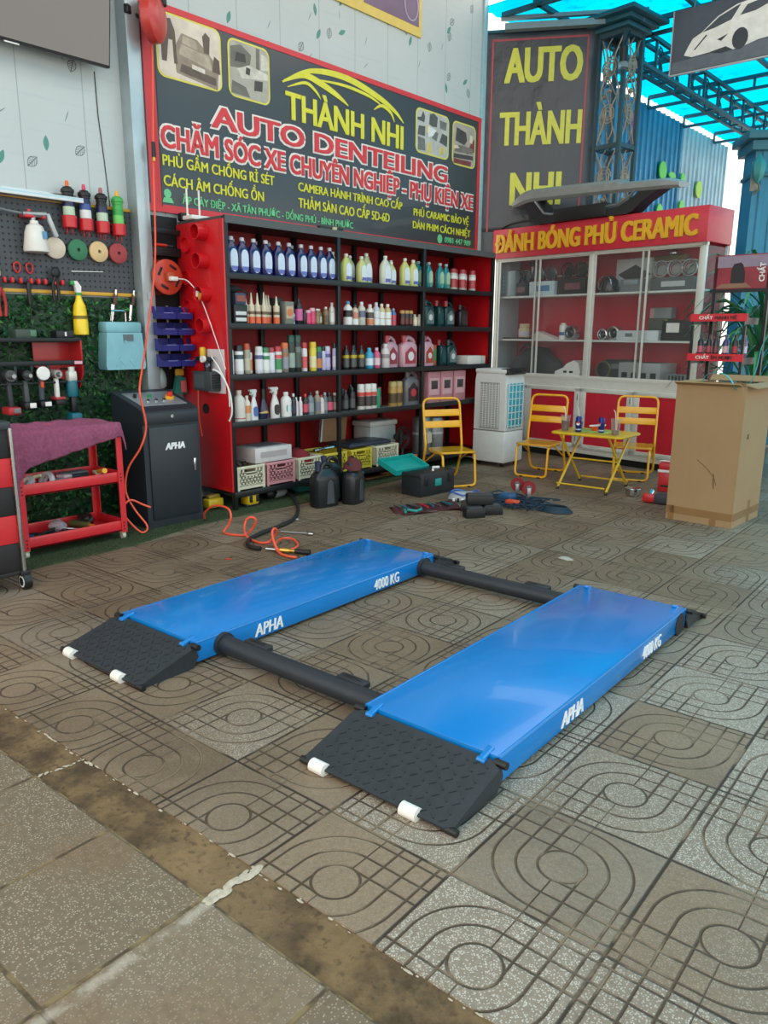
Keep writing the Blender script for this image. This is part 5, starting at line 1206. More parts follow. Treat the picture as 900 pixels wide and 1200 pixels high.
for si, (pts, wd) in enumerate((([(5.16, 3.745), (5.5, 3.9), (5.95, 3.945), (6.4, 3.88), (6.7, 3.79), (6.85, 3.70)], .06), ([(5.14, 3.73), (5.4, 3.84), (5.62, 3.82), (5.85, 3.76), (6.0, 3.70)], .06), ([(5.55, 3.84), (5.95, 3.87), (6.3, 3.85), (6.5, 3.80)], .03), ([(6.38, 3.74), (6.5, 3.80), (6.64, 3.76), (6.70, 3.68)], .035), ([(5.2, 3.70), (5.42, 3.78), (5.55, 3.74), (5.62, 3.68)], .03))):
    b.prism([(p-3.68, q-2.46) for p, q in ribbon(pts, wd)], -.036-.0006*si, -.032)
b.build('car_outline_logo', yl, t, ang=0)
def sign_photo(y0, y1, z0, z1, base, shapes):
    cx, cz, w_, h_ = (y0+y1)/2-3.68, (z0+z1)/2-2.46, y1-y0, z1-z0
    b = MB(); b.prism(rr(cx, cz, w_, h_, .07), -.034, -.03); f = b.build('photo_frame', mat('print_lemon', '#dcd65a', .5), t, ang=0)
    b = MB(); b.prism(rr(cx, cz, w_-.03, h_-.03, .058), -.036, -.03); p = b.build('photo', mat('photo_'+base.strip('#'), base, .5, var=.15, scale=9), f, ang=0)
    i = 0
    for col, polys in shapes:
        i += 1; b = MB()
        for pl in polys: b.prism([(cx-w_/2+w_*u, cz-h_/2+h_*v) for u, v in pl], -.036-.0006*i, -.0355)
        b.build('photo_print', mat('photo_'+col.strip('#'), col, .5, var=.2, scale=14), p, ang=0)
sign_photo(3.83, 4.46, 3.49, 3.97, '#d6ccbd', [
 ('#8f8271', [[(.28, .12), (.92, .02), (.95, .38), (.80, .55), (.62, .72), (.38, .75), (.30, .58), (.26, .4)]]),
 ('#ab9f8d', [[(.33, .42), (.85, .30), (.80, .52), (.36, .58)], [(.38, .60), (.62, .56), (.6, .69), (.4, .72)]]),
 ('#5d5046', [[(.07, .25), (.14, .25), (.18, .6), (.24, .6), (.25, .25), (.3, .25), (.28, .75), (.22, .92), (.13, .9), (.07, .7)], [(.72, .55), (.80, .55), (.82, .82), (.75, .88), (.70, .8)], [(.84, .3), (.97, .28), (.96, .5), (.88, .55)], [(.33, .15), (.9, .08), (.9, .2), (.36, .28)]]),
 ('#b89a48', [[(.08, .68), (.14, .66), (.15, .82), (.09, .84)]]), ('#d8d0c4', [[(.52, .25), (.72, .22), (.72, .29), (.52, .32)]])])
sign_photo(4.53, 4.99, 3.49, 3.95, '#a9a89d', [
 ('#6b6b63', [[(.05, .5), (.5, .55), (.55, .8), (.3, .93), (.06, .85)], [(.66, .55), (.75, .55), (.76, .95), (.67, .96)], [(.05, .06), (.5, .05), (.4, .22), (.08, .28)]]),
 ('#c9c7bd', [[(.3, .35), (.95, .45), (.95, .55), (.5, .62), (.2, .5)], [(.78, .6), (.96, .62), (.95, .85), (.8, .88)]]), ('#3e3e3a', [[(.4, .45), (.5, .44), (.52, .56), (.42, .57)], [(.6, .2), (.8, .22), (.82, .4), (.62, .38)], [(.15, .62), (.42, .64), (.4, .78), (.2, .78)]])])
sign_photo(7.06, 7.66, 3.45, 3.91, '#b5b9b4', [
 ('#4f5453', [[(.04, .72), (.24, .70), (.26, .84), (.2, .95), (.14, .8), (.04, .78)], [(.38, .7), (.48, .66), (.62, .68), (.64, .9), (.52, .97), (.4, .92)], [(.05, .4), (.26, .4), (.27, .62), (.08, .6)], [(.7, .36), (.94, .3), (.95, .55), (.78, .58)]]),
 ('#c9bb77', [[(.32, .05), (.5, .06), (.45, .3), (.33, .28)], [(.3, .5), (.36, .48), (.36, .66), (.3, .66)], [(.7, .1), (.85, .08), (.9, .25), (.7, .28)]]), ('#6d6f6c', [[(.06, .06), (.28, .08), (.26, .34), (.06, .36)], [(.72, .68), (.9, .66), (.92, .85), (.7, .86)], [(.48, .4), (.62, .36), (.66, .56), (.5, .58)]]), ('#d6dede', [[(.35, .66), (.6, .6), (.5, .46), (.36, .4)]])])
sign_photo(7.73, 8.19, 3.43, 3.90, '#a9a196', [
 ('#453f40', [[(.12, .55), (.5, .5), (.62, .62), (.56, .8), (.16, .86)], [(.05, .15), (.9, .2), (.88, .3), (.06, .25)]]), ('#7c3a3c', [[(.06, .03), (.8, .04), (.82, .16), (.06, .14)], [(.6, .3), (.95, .4), (.93, .7), (.8, .6)]]), ('#756c66', [[(.1, .3), (.85, .33), (.9, .46), (.5, .48), (.1, .46)]]), ('#cfc2ad', [[(.72, .6), (.84, .58), (.86, .75), (.74, .78)], [(.06, .36), (.3, .4), (.2, .46), (.06, .44)]])])
t2 = MB(); t2.tube([(-5.82, 3.80, 4.6), (-5.82, 3.795, 3.4), (-5.82, 3.79, 2.5)], .003, 5); tag(t2.build('wire', BLK, None), 'thin dark wire hanging in front of the sign beside the steel column', 'wire')

# yellow and violet poster above the sign
t = wt('wall_poster', 'yellow bordered violet poster high on the wall above the shop sign', 'poster', 5.45, 4.60, WX)
MB().box((.85, -.011, .45), (1.7, .02, .9)).build('board', mat('poster_yellow', '#dcc25c', .45), t, ang=0)
MB().box((1.22, -.0225, .48), (.86, .004, .78)).build('violet_field', mat('poster_violet', '#6f5874', .45, var=.25, scale=2), t, ang=0)
b = MB(); b.tube([(1.52+.11*math.cos(q*PI/10), -.026, .27+.15*math.sin(q*PI/10)) for q in range(20)], .008, 5, closed=True); b.build('ring_print', mat('poster_pale', '#b9b5cc', .4), t)
b = MB(); b.prism([(1.05, .34), (1.12, .3), (1.2, .38), (1.28, .33), (1.26, .45), (1.1, .47)], -.026, -.0235); b.build('splash_print', mat('poster_pink', '#c9a3c0', .4), t, ang=0)

# hanging banner
bth = math.radians(31.6); BS = 1.0
t = thing('banner', 'tall dark banner with large yellow capitals hanging beside the ornate column', 'banner', ((-5.8-.26*math.cos(bth))*BS, (8.75-.26*math.sin(bth))*BS, 1.5+(.3-1.5)*BS), bth); t.scale = (BS, BS, BS)
g = Graph('banner_vinyl'); o_ = g.obj(); nn = g.noise(g.vec(g.op('MULTIPLY', g.xyz(o_)[0], 1.5), g.op('MULTIPLY', g.xyz(o_)[2], 1.0)), 1.6, 4)
g.bump(nn, .8, .05); bm1 = g.out(g.mix(nn, lin('#34363b'), lin('#47494e')), .33)
b = MB(); nx, nz = 16, 40; vs = []; fs = []
for i in range(nx+1):
    for j in range(nz+1):
        u, v = i/nx, j/nz; vs.append((-.12+1.44*u, .004*math.sin(9*u+5*v)*math.sin(PI*v), 2.47+2.29*v))
for i in range(nx):
    for j in range(nz): a = i*(nz+1)+j; fs.append((a, a+nz+1, a+nz+2, a+1))
b.add(vs, fs); b.box((.03, .002, 1.25), (.30, .006, 2.46)); o = b.build('cloth', bm1, t); so_ = o.modifiers.new('thick', 'SOLIDIFY'); so_.thickness = .006
prd = mat('banner_red', '#a8454d', .5)
for (c, d) in (((.075, -.008, 3.57), (.022, .004, 2.2)), ((1.205, -.008, 3.57), (.022, .004, 2.2)), ((.64, -.008, 4.67), (1.15, .004, .022))): MB().box(c, d).build('red_line', prd, t, ang=0)
byl = mat('banner_yellow', '#d3d14f', .5)
lettering('AUTO', .90, .37, byl, t, (.24, -.008, 4.20), .003, .03)
lettering('THÀNH', .97, .37, byl, t, (.20, -.008, 3.49), .003, .024)
lettering('NHI', .60, .37, byl, t, (.36, -.008, 2.79), .003, .03)
MB().cyl((-.03, 0, 4.77), (1.35, 0, 4.77), .02).build('hanging_pole', SM, t)

# ornate lattice column
t = thing('ornate_column', 'square column of dark angle iron filled with bronze scrollwork behind the display cabinet', 'column', (-4.70, 9.50, 0), math.radians(-7))
t['kind'] = 'structure'
S2 = .175; ds = mat('dark_teal_iron', '#39525b', .5, .3); bz = mat('bronze_scroll', '#9a9080', .45, .3, .2, 20)
for sx in (-1, 1):
    for sy in (-1, 1):
        MB().box((sx*S2, sy*S2, 2.5), (.05, .05, 5.0), b=.004).build('corner_bar', ds, t)
for z in (.1, 1.35, 2.5, 3.72, 4.95):
    b = MB()
    for s in (-1, 1): b.box((0, s*S2, z), (.35, .035, .05)); b.box((s*S2, 0, z), (.035, .35, .05))
    b.build('cross_bars', ds, t)
for k, (z0, z1) in enumerate(((.12, 1.33), (1.37, 2.48), (2.52, 3.70), (3.74, 4.93))):
    for f_ in range(4):
        b = MB(); b.T = Matrix.Rotation(f_*PI/2, 4, 'Z'); H_ = z1-z0; zc = (z0+z1)/2
        for s in (-1, 1):
            pts = []
            for i in range(40):
                a = i/39; rad = .02+.075*a; th = 5.5*PI*(1-a)
                pts.append((s*.0+rad*math.cos(th)*s, -S2, zc+s*H_*.22+rad*math.sin(th)*1.3))
            b.tube(pts, .009, 5)
            b.tube(rounded([(s*.14, -S2, zc-H_*.48), (s*.03, -S2, zc-H_*.2), (s*.12, -S2, zc), (s*.03, -S2, zc+H_*.25), (s*.14, -S2, zc+H_*.48)], k=5), .009, 5)
            b.tube(rounded([(0, -S2, zc+s*H_*.48), (-s*.07, -S2, zc+s*H_*.36), (0, -S2, zc+s*H_*.1), (s*.09, -S2, zc-s*H_*.05)], k=5), .007, 5)
        b.ball((0, -S2, zc), .03); b.build('scrollwork', bz, t)
b = MB(); b.box((0, 0, 5.0), (.5, .5, .05), b=.008); b.box((0, 0, 5.06), (.62, .62, .05), b=.008); b.box((0, 0, 5.11), (.78, .78, .05), b=.008); b.build('capital', SM, t)
t = thing('lantern', 'small dark lamp hanging at the top of the ornate column', 'lamp', (-4.52, 9.22, 4.58), 0)
MB().cyl((0, 0, 0), (0, 0, .16), .05).build('body', BLK, t); MB().cyl((0, 0, -.06), (0, 0, 0), .06, .05).build('glass_globe', clear_mat('lamp_glass', '#aab4b5', .5), t); MB().cyl((0, 0, .16), (0.0, .12, .36), .01).build('bracket', BLK, t)
t = thing('wall_lantern', 'old fashioned teal wall lantern on the blue wall at the photo edge', 'lamp', (-3.50, 11.18, 3.42), math.radians(35))
MB().lathe([(.02, 0), (.07, .08), (.09, .22), (.05, .28), (.02, .34), (0, .36)], n=6).build('lantern_body', mat('verdigris', '#4f9a94', .5, .3), t)
MB().tube(rounded([(0, 0, .02), (0.05, .06, -.06), (0, .14, -.12)]), .012, 7).build('arm', bz, t); MB().box((0, .12, .1), (.1, .02, .36), b=.006).build('back_plate', bz, t)

# poster of a white sports car hanging from the roof
t = thing('car_poster', 'framed dark poster of a white sports car hanging from the roof trusses', 'poster', (-3.65, 8.52, 4.10), math.radians(1))
MB().box((.85, 0, .30), (1.7, .03, .60)).build('board', mat('poster_slate', '#414a55', .4, var=.3, scale=2.5), t, ang=0)
MB().box((.85, -.004, .004), (1.7, .03, .014)).build('frame_edge', mat('silver_edge', '#b8bcbd', .3, .6), t); MB().box((.004, -.004, .3), (.012, .03, .60)).build('frame_edge', mat('silver_edge', '#b8bcbd', .3, .6), t)
def flat(nm, col, polys, y):
    b = MB()
    for p in polys: b.prism([(x*1.0, z) for x, z in p], y, -.014)
    return b.build(nm, mat('cp_'+col.strip('#'), col, .45, var=.1), t, ang=0)
flat('printed_floor', '#59626b', [[(.02, .02), (1.68, .02), (1.68, .2), (.02, .12)]], -.0165)
car = flat('printed_car', '#d5d5cf', [[(.14, .17), (.18, .25), (.22, .31), (.30, .345), (.45, .46), (.62, .525), (.85, .55), (1.1, .52), (1.35, .45), (1.5, .40), (1.52, .24), (1.3, .21), (1.0, .18), (.85, .17), (.72, .14), (.62, .13), (.55, .17), (.4, .15), (.22, .14)]], -.018)
flat('printed_windows', '#3f474f', [[(.31, .345), (.46, .45), (.62, .51), (.66, .52), (.58, .40), (.42, .36)], [(.66, .42), (.72, .5), (.88, .525), (.98, .49), (.8, .43)], [(1.02, .30), (1.12, .41), (1.2, .42), (1.12, .28)]], -.0195)
flat('printed_wheel', '#30363d', [[(.68+.075*math.cos(q*PI/8), .215+.095*math.sin(q*PI/8)) for q in range(16)]], -.0205)
flat('printed_dark_details', '#30363d', [[(1.36+.075*math.cos(q*PI/8), .24+.095*math.sin(q*PI/8)) for q in range(16)], [(.25, .20), (.36, .31), (.345, .315), (.235, .2)], [(.46, .25), (.56, .28), (.5, .23)], [(.4, .15), (.55, .17), (.62, .13), (.5, .12)]], -.0205)
for x in (.2, 1.3): MB().cyl((x, .0, .58), (x, .06, 1.08), .012).build('hanger', SM, t)

# green plaques on the far corrugated wall
for i, (y, z, s, lab) in enumerate(((13.66, 4.22, .15, 'round green plaque on the blue part of the far corrugated wall'), (14.07, 4.20, .11, 'small green bar plaque beside the round one on the far corrugated wall'), (14.55, 4.22, .09, 'small green plaque at the start of the pale corrugated sheets'), (15.35, 4.14, .15, 'oval yellow green plaque on the pale corrugated sheets'), (13.65, 3.58, .11, 'low green plaque just above the red fascia'), (14.6, 3.76, .10, 'low pale green plaque near the black spoiler end'))):
    b = MB(); b.lathe([(0, 0), (s, 0), (s, .02), (0, .02)], n=20, sx=1 if i != 1 else 1.4, sy=1 if i not in (1,) else .5, M=Matrix.Rotation(PI/2, 4, 'X'))
    tag(b.build('wall_plaque', mat('lime_paint' if i != 3 else 'yellow_lime', '#62d84a' if i != 3 else '#b5d63e', .5), None, (-5.845, y, z), PI/2), lab, 'plaque')
b = MB(); b.box((0, 0, 0), (.04, .02, .55)); b.box((.06, 0, .3), (.1, .02, .03)); b.box((.06, 0, -.2), (.1, .02, .03)); tag(b.build('wall_sign', mat('pink_paint', '#c76aa5', .5), None, (-5.845, 12.4, 4.60), PI/2), 'narrow pink sign on the blue corrugated wall right behind the ornate column', 'sign')

# ------------------------------------------------------------------ glass display cabinet
CA = math.radians(-6.95); CO = (-5.85, 8.72, 0.0)
t = thing('display_cabinet', 'white framed glass display cabinet with red back, red doors and red fascia', 'display cabinet', CO, CA)
wf = mat('white_aluminium', '#d3d5cc', .4, .1, .04); rp = mat('cabinet_red', '#c11f33', .4, var=.06, scale=4, coat=.15); gls = clear_mat('pane_glass', '#eef2f2', .0, .03)
W_, D_ = 2.83, .50
b = MB(); b.box((W_/2, D_/2, .05), (W_-.04, D_-.06, .1)); b.build('plinth', BLK2, t)
b = MB(); b.box((W_/2, .015, .115), (W_, .03, .07)); b.box((W_/2, .015, .925), (W_, .03, .12)); b.box((W_/2, D_/2+.015, .955), (W_-.03, D_-.03, .05)); b.box((W_/2, D_/2, .12), (W_-.03, D_-.03, .03))
for x in (.02, W_-.02): b.box((x, D_/2, .5), (.03, D_, .86))
b.build('base_carcass', wf, t)
doors = [(.04, .60), (.60, 1.42), (1.42, 2.13), (2.13, 2.79)]
for (a, c) in doors:
    b = MB(); w_ = c-a-.008; cx = (a+c)/2; zt, zb = .865, .15
    st = .075
    b.box((cx-w_/2+st/2, -.004, .507), (st, .03, .715), b=.003); b.box((cx+w_/2-st/2, -.004, .507), (st, .03, .715), b=.003); b.box((cx, -.004, zt-.02), (w_, .03, .05), b=.003); b.box((cx, -.004, zb+.02), (w_, .03, .05), b=.003)
    d = b.build('door', wf, t); MB().box((cx, .0, .507), (w_-.12, .012, .65)).build('door_panel', rp, d)
    h = MB(); h.box((c-.03, -.024, .76), (.012, .012, .07), b=.003); h.box((c-.03, -.024, .26), (.012, .012, .07), b=.003); h.build('hinge', STL, d)
MB().box((W_/2, D_-.01, 1.70), (W_, .015, 1.48)).build('back_panel', rp, t)
MB().box((.012, D_/2, 1.70), (.014, D_, 1.48)).build('side_panel', mat('pale_grey_side', '#a9b3b8', .4), t)
for x in (.03, 1.455, W_-.035):
    MB().box((x, .02, 1.70), (.06 if x != .03 else .045, .04, 1.45), b=.003).build('post', wf, t)
MB().box((W_-.02, D_-.02, 1.70), (.03, .03, 1.45), b=.003).build('post', wf, t)
MB().box((W_/2, .02, 2.415), (W_, .04, .03)).build('head_rail', wf, t); MB().box((W_/2, .02, .985), (W_, .05, .03)).build('sill_rail', wf, t)
for z in (1.955, 1.42):
    MB().box((W_/2, D_/2+.02, z), (W_-.05, D_-.06, .022), b=.003).build('glass_shelf', mat('white_shelf', '#cfd3cf', .3), t)
for (a, c, yy) in ((.06, .72, .016), (.62, 1.42, .034), (1.49, 2.18, .016), (2.08, 2.76, .034)):
    b = MB()
    for x in (a+.011, c-.011): b.box((x, yy, 1.70), (.022, .012, 1.40))
    for z in (1.004, 2.396): b.box(((a+c)/2, yy, z), (c-a, .010, .016))
    s_ = b.build('sliding_sash', wf, t); b = MB(); b.box(((a+c)/2, yy, 1.70), (c-a-.044, .004, 1.40)); b.build('pane', gls, s_, ang=0)
b = MB(); b.box((W_-.008, D_/2, 1.70), (.004, D_-.06, 1.40)); b.build('side_pane', gls, t, ang=0)
fas = mat('fascia_red', '#c62a3c', .42, var=.05, coat=.1)
MB().box((W_/2, .225, 2.605), (W_+.02, .55, .35), b=.004).build('fascia', fas, t)
gold = mat('gold_letters', '#e3ad2c', .4, .0, .05)
lettering('ĐÁNH BÓNG PHỦ CERAMIC', 2.68, .20, gold, t, (.05, -.051, 2.50), .02, .042)
TOPZ = 2.782

def ct(name, label, cat, u, z, y=.2, group=None, rz=0.0):
    p = Matrix.Translation(CO) @ Matrix.Rotation(CA, 4, 'Z') @ Vector((u, y, z)); return thing(name, label, cat, p, CA+rz, group)
Z1, Z2, Z3 = 1.967, 1.432, .985
def ring(b, x, z, r, w_=.012, y=0.0): b.tube([(x+r*math.cos(q*PI/12), y, z+r*math.sin(q*PI/12)) for q in range(24)], w_, 6, closed=True)
t = ct('air_purifier', 'silver appliance with a row of cyan lights in the top corner of the display cabinet', 'appliance', .15, Z1)
MB().box((0, 0, .16), (.22, .22, .32), b=.015).build('body', mat('silver_grey', '#8f9ca0', .35, .3), t)
for q in range(5): MB().box((-.08, -.112, .06+.045*q), (.014, .006, .018)).build('light', mat('cyan_print', '#6fd0da', .4), t)
def lens_box(u, label, w_, h_, m, ringm, n=2, r=.075, face=None):
    t = ct('headlight_kit', label, 'headlight kit', u, Z1, .2)
    MB().box((0, 0, h_/2), (w_, .16, h_), b=.004).build('box', mat('kit_'+m.strip('#'), m, .45), t)
    if face: MB().box((.02, -.082, h_*.5), (w_*.55, .004, h_*.4)).build('print', mat('kitf_'+face.strip('#'), face, .45), t)
    for q in range(n):
        b = MB(); x = (q-(n-1)/2)*(w_/n); ring(b, x, h_+r+.008, r, .011, -.03); ring(b, x, h_+r+.008, r*.72, .006, -.02); b.cyl((x, .0, h_+r), (x, .03, h_+r), r*.68); b.build('lens_ring', mat('ring_'+ringm.strip('#'), ringm, .25, .6), t)
lens_box(.30, 'black headlight kit box with two dark rings beside the silver appliance', .30, .16, '#1b1c20', '#3c4146', 2, .075, '#6b4a4a')
lens_box(.66, 'white headlight kit box with blue print and two rings on top', .38, .17, '#b9cdd2', '#5d686e', 2, .085, '#4f7fa6')
lens_box(1.10, 'black headlight kit box with red print beside the centre post', .40, .19, '#1c1c20', '#33373b', 2, .085, '#7c4a50')
t = ct('car_lights', 'small red and white car lights high in the cabinet near the centre post', 'lights', .95, 2.20, .36)
b = MB(); b.box((0, 0, 0), (.5, .16, .012)); b.build('ledge', wf, t); MB().box((-.1, 0, .05), (.08, .06, .07), b=.01).build('red_light', RED, t); MB().box((.2, 0, .08), (.22, .1, .14), b=.012).build('tan_box', mat('tan_box', '#9a7a6a', .5), t)
t = ct('hook_stand', 'white round headed hook standing behind the silver appliance', 'hook', .30, Z1, .38)
MB().cyl((0, 0, 0), (0, 0, .40), .014).build('stem', WHT, t); MB().ball((0, 0, .41), .035).build('ball', BLK, t)
t = ct('speaker', 'dark round speaker with chrome trim just beyond the centre post on the top cabinet shelf', 'speaker', 1.58, Z1)
MB().lathe([(.11, 0), (.12, .03), (.1, .14), (.05, .19), (0, .2)], n=20).build('body', mat('black_gloss', '#18191c', .15), t); b = MB(); ring(b, 0, .1, .085, .008, -.1); b.build('trim_ring', CHR, t)
t = ct('product_box', 'large pale box with a dark diamond picture on the top cabinet shelf', 'box', 1.82, Z1, .36)
MB().box((0, 0, .19), (.46, .1, .38), b=.003).build('box', mat('pale_box', '#b7bab9', .45), t); MB().prism([(-.2, .21), (.02, .31), (.22, .2), (0, .09)], -.056, -.05).build('diamond_picture', mat('charcoal_print', '#33363a', .4), t)
t = ct('product_box', 'grey tool box in front of the pale diamond box', 'box', 1.93, Z1, .15)
MB().box((0, 0, .07), (.26, .14, .14), b=.01).build('box', GRY, t); MB().box((0, -.07, .1), (.18, .02, .05), b=.006).build('panel', mat('silver_grey', '#8f9ca0'), t)
lens_box(2.40, 'grey headlight kit box with three chrome rings, far end of the top cabinet shelf', .50, .14, '#55595a', '#b4b8b8', 3, .085, '#b6bab8')
t = ct('car_part', 'gold car part with a chrome dome on the small ledge high in the cabinet', 'car part', 2.25, 2.30, .38)
b = MB(); b.box((0, 0, -.01), (.6, .14, .012)); b.build('ledge', wf, t); MB().box((0, 0, .03), (.36, .1, .06), b=.015).build('body', mat('olive_gold', '#6d6238', .4), t); MB().ball((.02, -.03, .08), .045).build('dome', CHR, t)
# middle shelf
t = ct('cream_jar', 'cream coloured jar on the dark pad on the middle cabinet shelf', 'jar', .36, Z2+.022)
MB().lathe([(.07, 0), (.075, .01), (.075, .10), (.06, .12), (.065, .125), (.065, .17), (0, .17)], n=20).build('jar', mat('cream_jar', '#c9bd96', .4), t); MB().lathe([(.0758, .02), (.0758, .07)], n=20).build('label', mat('lilac_label', '#c3bcc9', .5), t)
t = ct('pad', 'flat dark pad under the cream jar on the middle cabinet shelf', 'pad', .33, Z2)
MB().box((0, 0, .01), (.5, .2, .02), b=.006).build('pad', BLK, t)
t = ct('folded_sheet', 'pale folded sheet peaked like a tent on the middle cabinet shelf', 'sheet', .68, Z2)
MB().prism([(-.16, 0), (-.06, .1), (.2, .02), (.22, 0)], -.08, .06).build('sheet', mat('pale_sheet', '#cfc7bf', .6), t)
t = ct('spray_can', 'white spray can beside the chrome lens on the middle cabinet shelf', 'spray can', .965, Z2)
MB().lathe([(.045, 0), (.047, .005), (.047, .17), (.03, .185), (.03, .2), (0, .2)], n=18).build('can', WHT, t); MB().lathe([(.0478, .05), (.0478, .09)], n=18).build('label', mat('blue_label', '#3d5796'), t)
def lens(u, label, r):
    t = ct('projector_lens', label, 'lens', u, Z2, .2)
    M = Matrix.Rotation(PI/2, 4, 'X')
    MB().lathe([(r, -.06), (r, .05), (r*.8, .055), (r*.72, .03)], (0, 0, r), 22, M=M).build('shell', CHR, t); MB().lathe([(0, .06), (r*.3, .055), (r*.6, .035), (r*.7, .01)], (0, 0, r), 20, M=M).build('glass_lens', mat('dark_lens', '#15181b', .05), t)
lens(1.10, 'chrome projector lens beside the white spray can', .085)
lens(1.56, 'smoky projector lens by the centre post on the middle cabinet shelf', .065); lens(1.70, 'bright chrome projector lens before the white box on the middle cabinet shelf', .08)
t = ct('car_radio', 'wide white disc player box on the middle cabinet shelf', 'box', 2.05, Z2)
MB().box((0, 0, .055), (.52, .22, .11), b=.006).build('box', mat('white_box', '#c9d0d4', .4), t); MB().box((-.1, -.112, .06), (.09, .004, .04)).build('print', mat('grey_print', '#6a6d72', .5), t)
t = ct('product_box', 'dark box with a yellow stripe standing behind the disc player box', 'box', 2.18, Z2, .36)
MB().box((0, 0, .12), (.24, .12, .24), b=.004).build('box', mat('olive_box', '#545446', .5), t); MB().box((.1, -.062, .13), (.03, .004, .2)).build('stripe', mat('yellow_stripe', '#d5c53a', .5), t)
t = ct('product_box', 'grey and pink flat box stacked on the yellow striped box', 'box', 2.20, Z2+.242, .36)
MB().box((0, 0, .06), (.26, .12, .12), b=.004).build('box', mat('dust_grey', '#85898a', .5), t); MB().box((-.1, -.062, .06), (.05, .004, .1)).build('print', mat('pink_print', '#cfa3a5', .5), t)
t = ct('car_radio', 'pair of black and white radio boxes at the far end of the middle cabinet shelf', 'box', 2.55, Z2)
MB().box((0, 0, .04), (.42, .2, .08), b=.004).build('lower_box', BLK, t); MB().box((-.04, 0, .15), (.34, .18, .14), b=.004).build('upper_box', BLK, t); MB().box((-.08, -.093, .14), (.15, .004, .1)).build('white_print', WHT, t)
# bottom shelf
t = ct('bag', 'large soft black bag filling the bottom of the display cabinet behind the cooler', 'bag', .55, Z3, .24)
b = MB(); b.lathe([(.4, 0), (.42, .06), (.36, .17), (.24, .26), (.16, .33), (0, .35)], n=20, sy=.48)
for q in range(len(b.v)): b.v[q] += Vector((R.uniform(-.02, .02), R.uniform(-.01, .01), R.uniform(0, .012)))
b.build('bag', mat('black_fabric', '#1f2327', .7, bump=.3), t); MB().tube(rounded([(-.2, -.1, .28), (-.08, -.13, .38), (.08, -.1, .32)]), .012).build('strap', BLK, t)
t = ct('car_part', 'white moulded part with dark slots at the cabinet bottom by the centre post', 'car part', 1.12, Z3)
b = MB(); b.prism([(-.18, 0), (-.17, .06), (-.05, .11), (0, .16), (.1, .2), (.17, .17), (.2, .06), (.18, 0)], -.1, .08); b.build('body', WHT, t)
for x in (-.02, .07): MB().box((x, -.102, .06), (.05, .006, .025), b=.004).build('slot', BLK, t)
t = ct('speaker', 'black round car speaker beyond the centre post at the bottom of the cabinet', 'speaker', 1.60, Z3)
MB().lathe([(0, -.04), (.06, -.03), (.085, .0), (.095, .04)], (0, 0, .1), 22, M=Matrix.Rotation(PI/2, 4, 'X')).build('cone', BLK, t); b = MB(); ring(b, 0, .1, .095, .012, -.04); b.build('rim', mat('gold_rim', '#7a6a45', .3, .6), t)
t = ct('amplifier', 'black amplifier box behind the silver one at the bottom of the cabinet', 'box', 1.72, Z3, .36)
MB().box((0, 0, .11), (.36, .14, .22), b=.005).build('box', mat('box_black', '#202326', .5), t); MB().box((0, -.072, .14), (.2, .004, .06)).build('print', GRY, t)
t = ct('amplifier', 'large silver grey amplifier carton with dark pictures at the bottom of the cabinet', 'box', 2.13, Z3, .24)
MB().box((0, 0, .10), (.52, .36, .20), b=.004).build('box', mat('silver_carton', '#999b9c', .45), t)
for q in range(4): MB().box((-.18+.12*q, -.182, .06), (.07, .004, .06)).build('picture', BLK2, t)
MB().box((.02, 0, .2015), (.34, .22, .003)).build('top_picture', mat('charcoal_print', '#33363a'), t)
t = ct('car_radio', 'small grey radio with a vent grille at the far bottom corner of the cabinet', 'radio', 2.58, Z3, .14)
MB().box((0, 0, .045), (.26, .14, .09), b=.006).build('body', GRY, t)
for q in range(5): MB().box((-.08+.04*q, -.072, .05), (.02, .004, .05)).build('vent', BLK, t)
# spoiler on top
t = ct('car_spoiler', 'black and grey car rear spoiler lying on top of the red fascia', 'spoiler', 0, TOPZ, .02)
b = MB(); n = 30; vs = []; fs = []
for i in range(n+1):
    u = i/n; x = .30+2.20*u; zc = .30-.085*u+.008*math.sin(PI*u); e_ = min(1.0, .55+8*u, .55+8*(1-u)); k = 1.0 if u < .68 else .72
    if u < .12: zc -= .06*(1-u/.12)
    for (a, c) in ((-.10, -.02), (-.13, .01), (-.125, .085*k), (-.09, .12*k), (.04, .14*k), (.15, .11*k), (.16, .06), (.10, .01), (-.04, -.01)): vs.append((x, a*(.6+.4*e_), zc+c*e_))
m = 9
for i in range(n): fs += [(i*m+k, i*m+(k+1) % m, (i+1)*m+(k+1) % m, (i+1)*m+k) for k in range(m)]
fs += [list(range(m)), list(range(n*m, n*m+m))[::-1]]
b.add(vs, fs); b.build('wing', mat('spoiler_grey', '#8d918f', .35, .1, .1), t, ang=40)
for (pl, tr) in (([(.42, .32), (.66, .31), (.80, .17), (.86, .09), (.98, .075), (1.0, .0), (.72, .0), (.60, .09), (.52, .22)], [(.66, .27), (.80, .12), (.90, .095), (1.02, .10)]), ([(1.62, .075), (1.80, .09), (1.98, .17), (2.10, .27), (2.38, .27), (2.10, .12), (1.98, .02), (1.90, .0), (1.60, .0)], [(1.62, .105), (1.80, .11), (1.94, .18), (2.06, .28)])):
    b = MB(); b.prism(pl, -.10, .10); sp_ = b.build('support', mat('spoiler_black', '#23282c', .3), t)
    b = MB(); b.tube([(p, -.105, q) for p, q in tr], .014, 6); b.build('chrome_edge', mat('dull_steel', '#9ba0a1'), sp_)
MB().box((1.30, -.02, .075), (.72, .2, .15), b=.012).build('mount_block', mat('spoiler_black2', '#15181b', .4), t)
t = ct('car_trim', 'thin dark car trim strip lying on the fascia under the spoiler end', 'trim', .35, TOPZ, -.02)
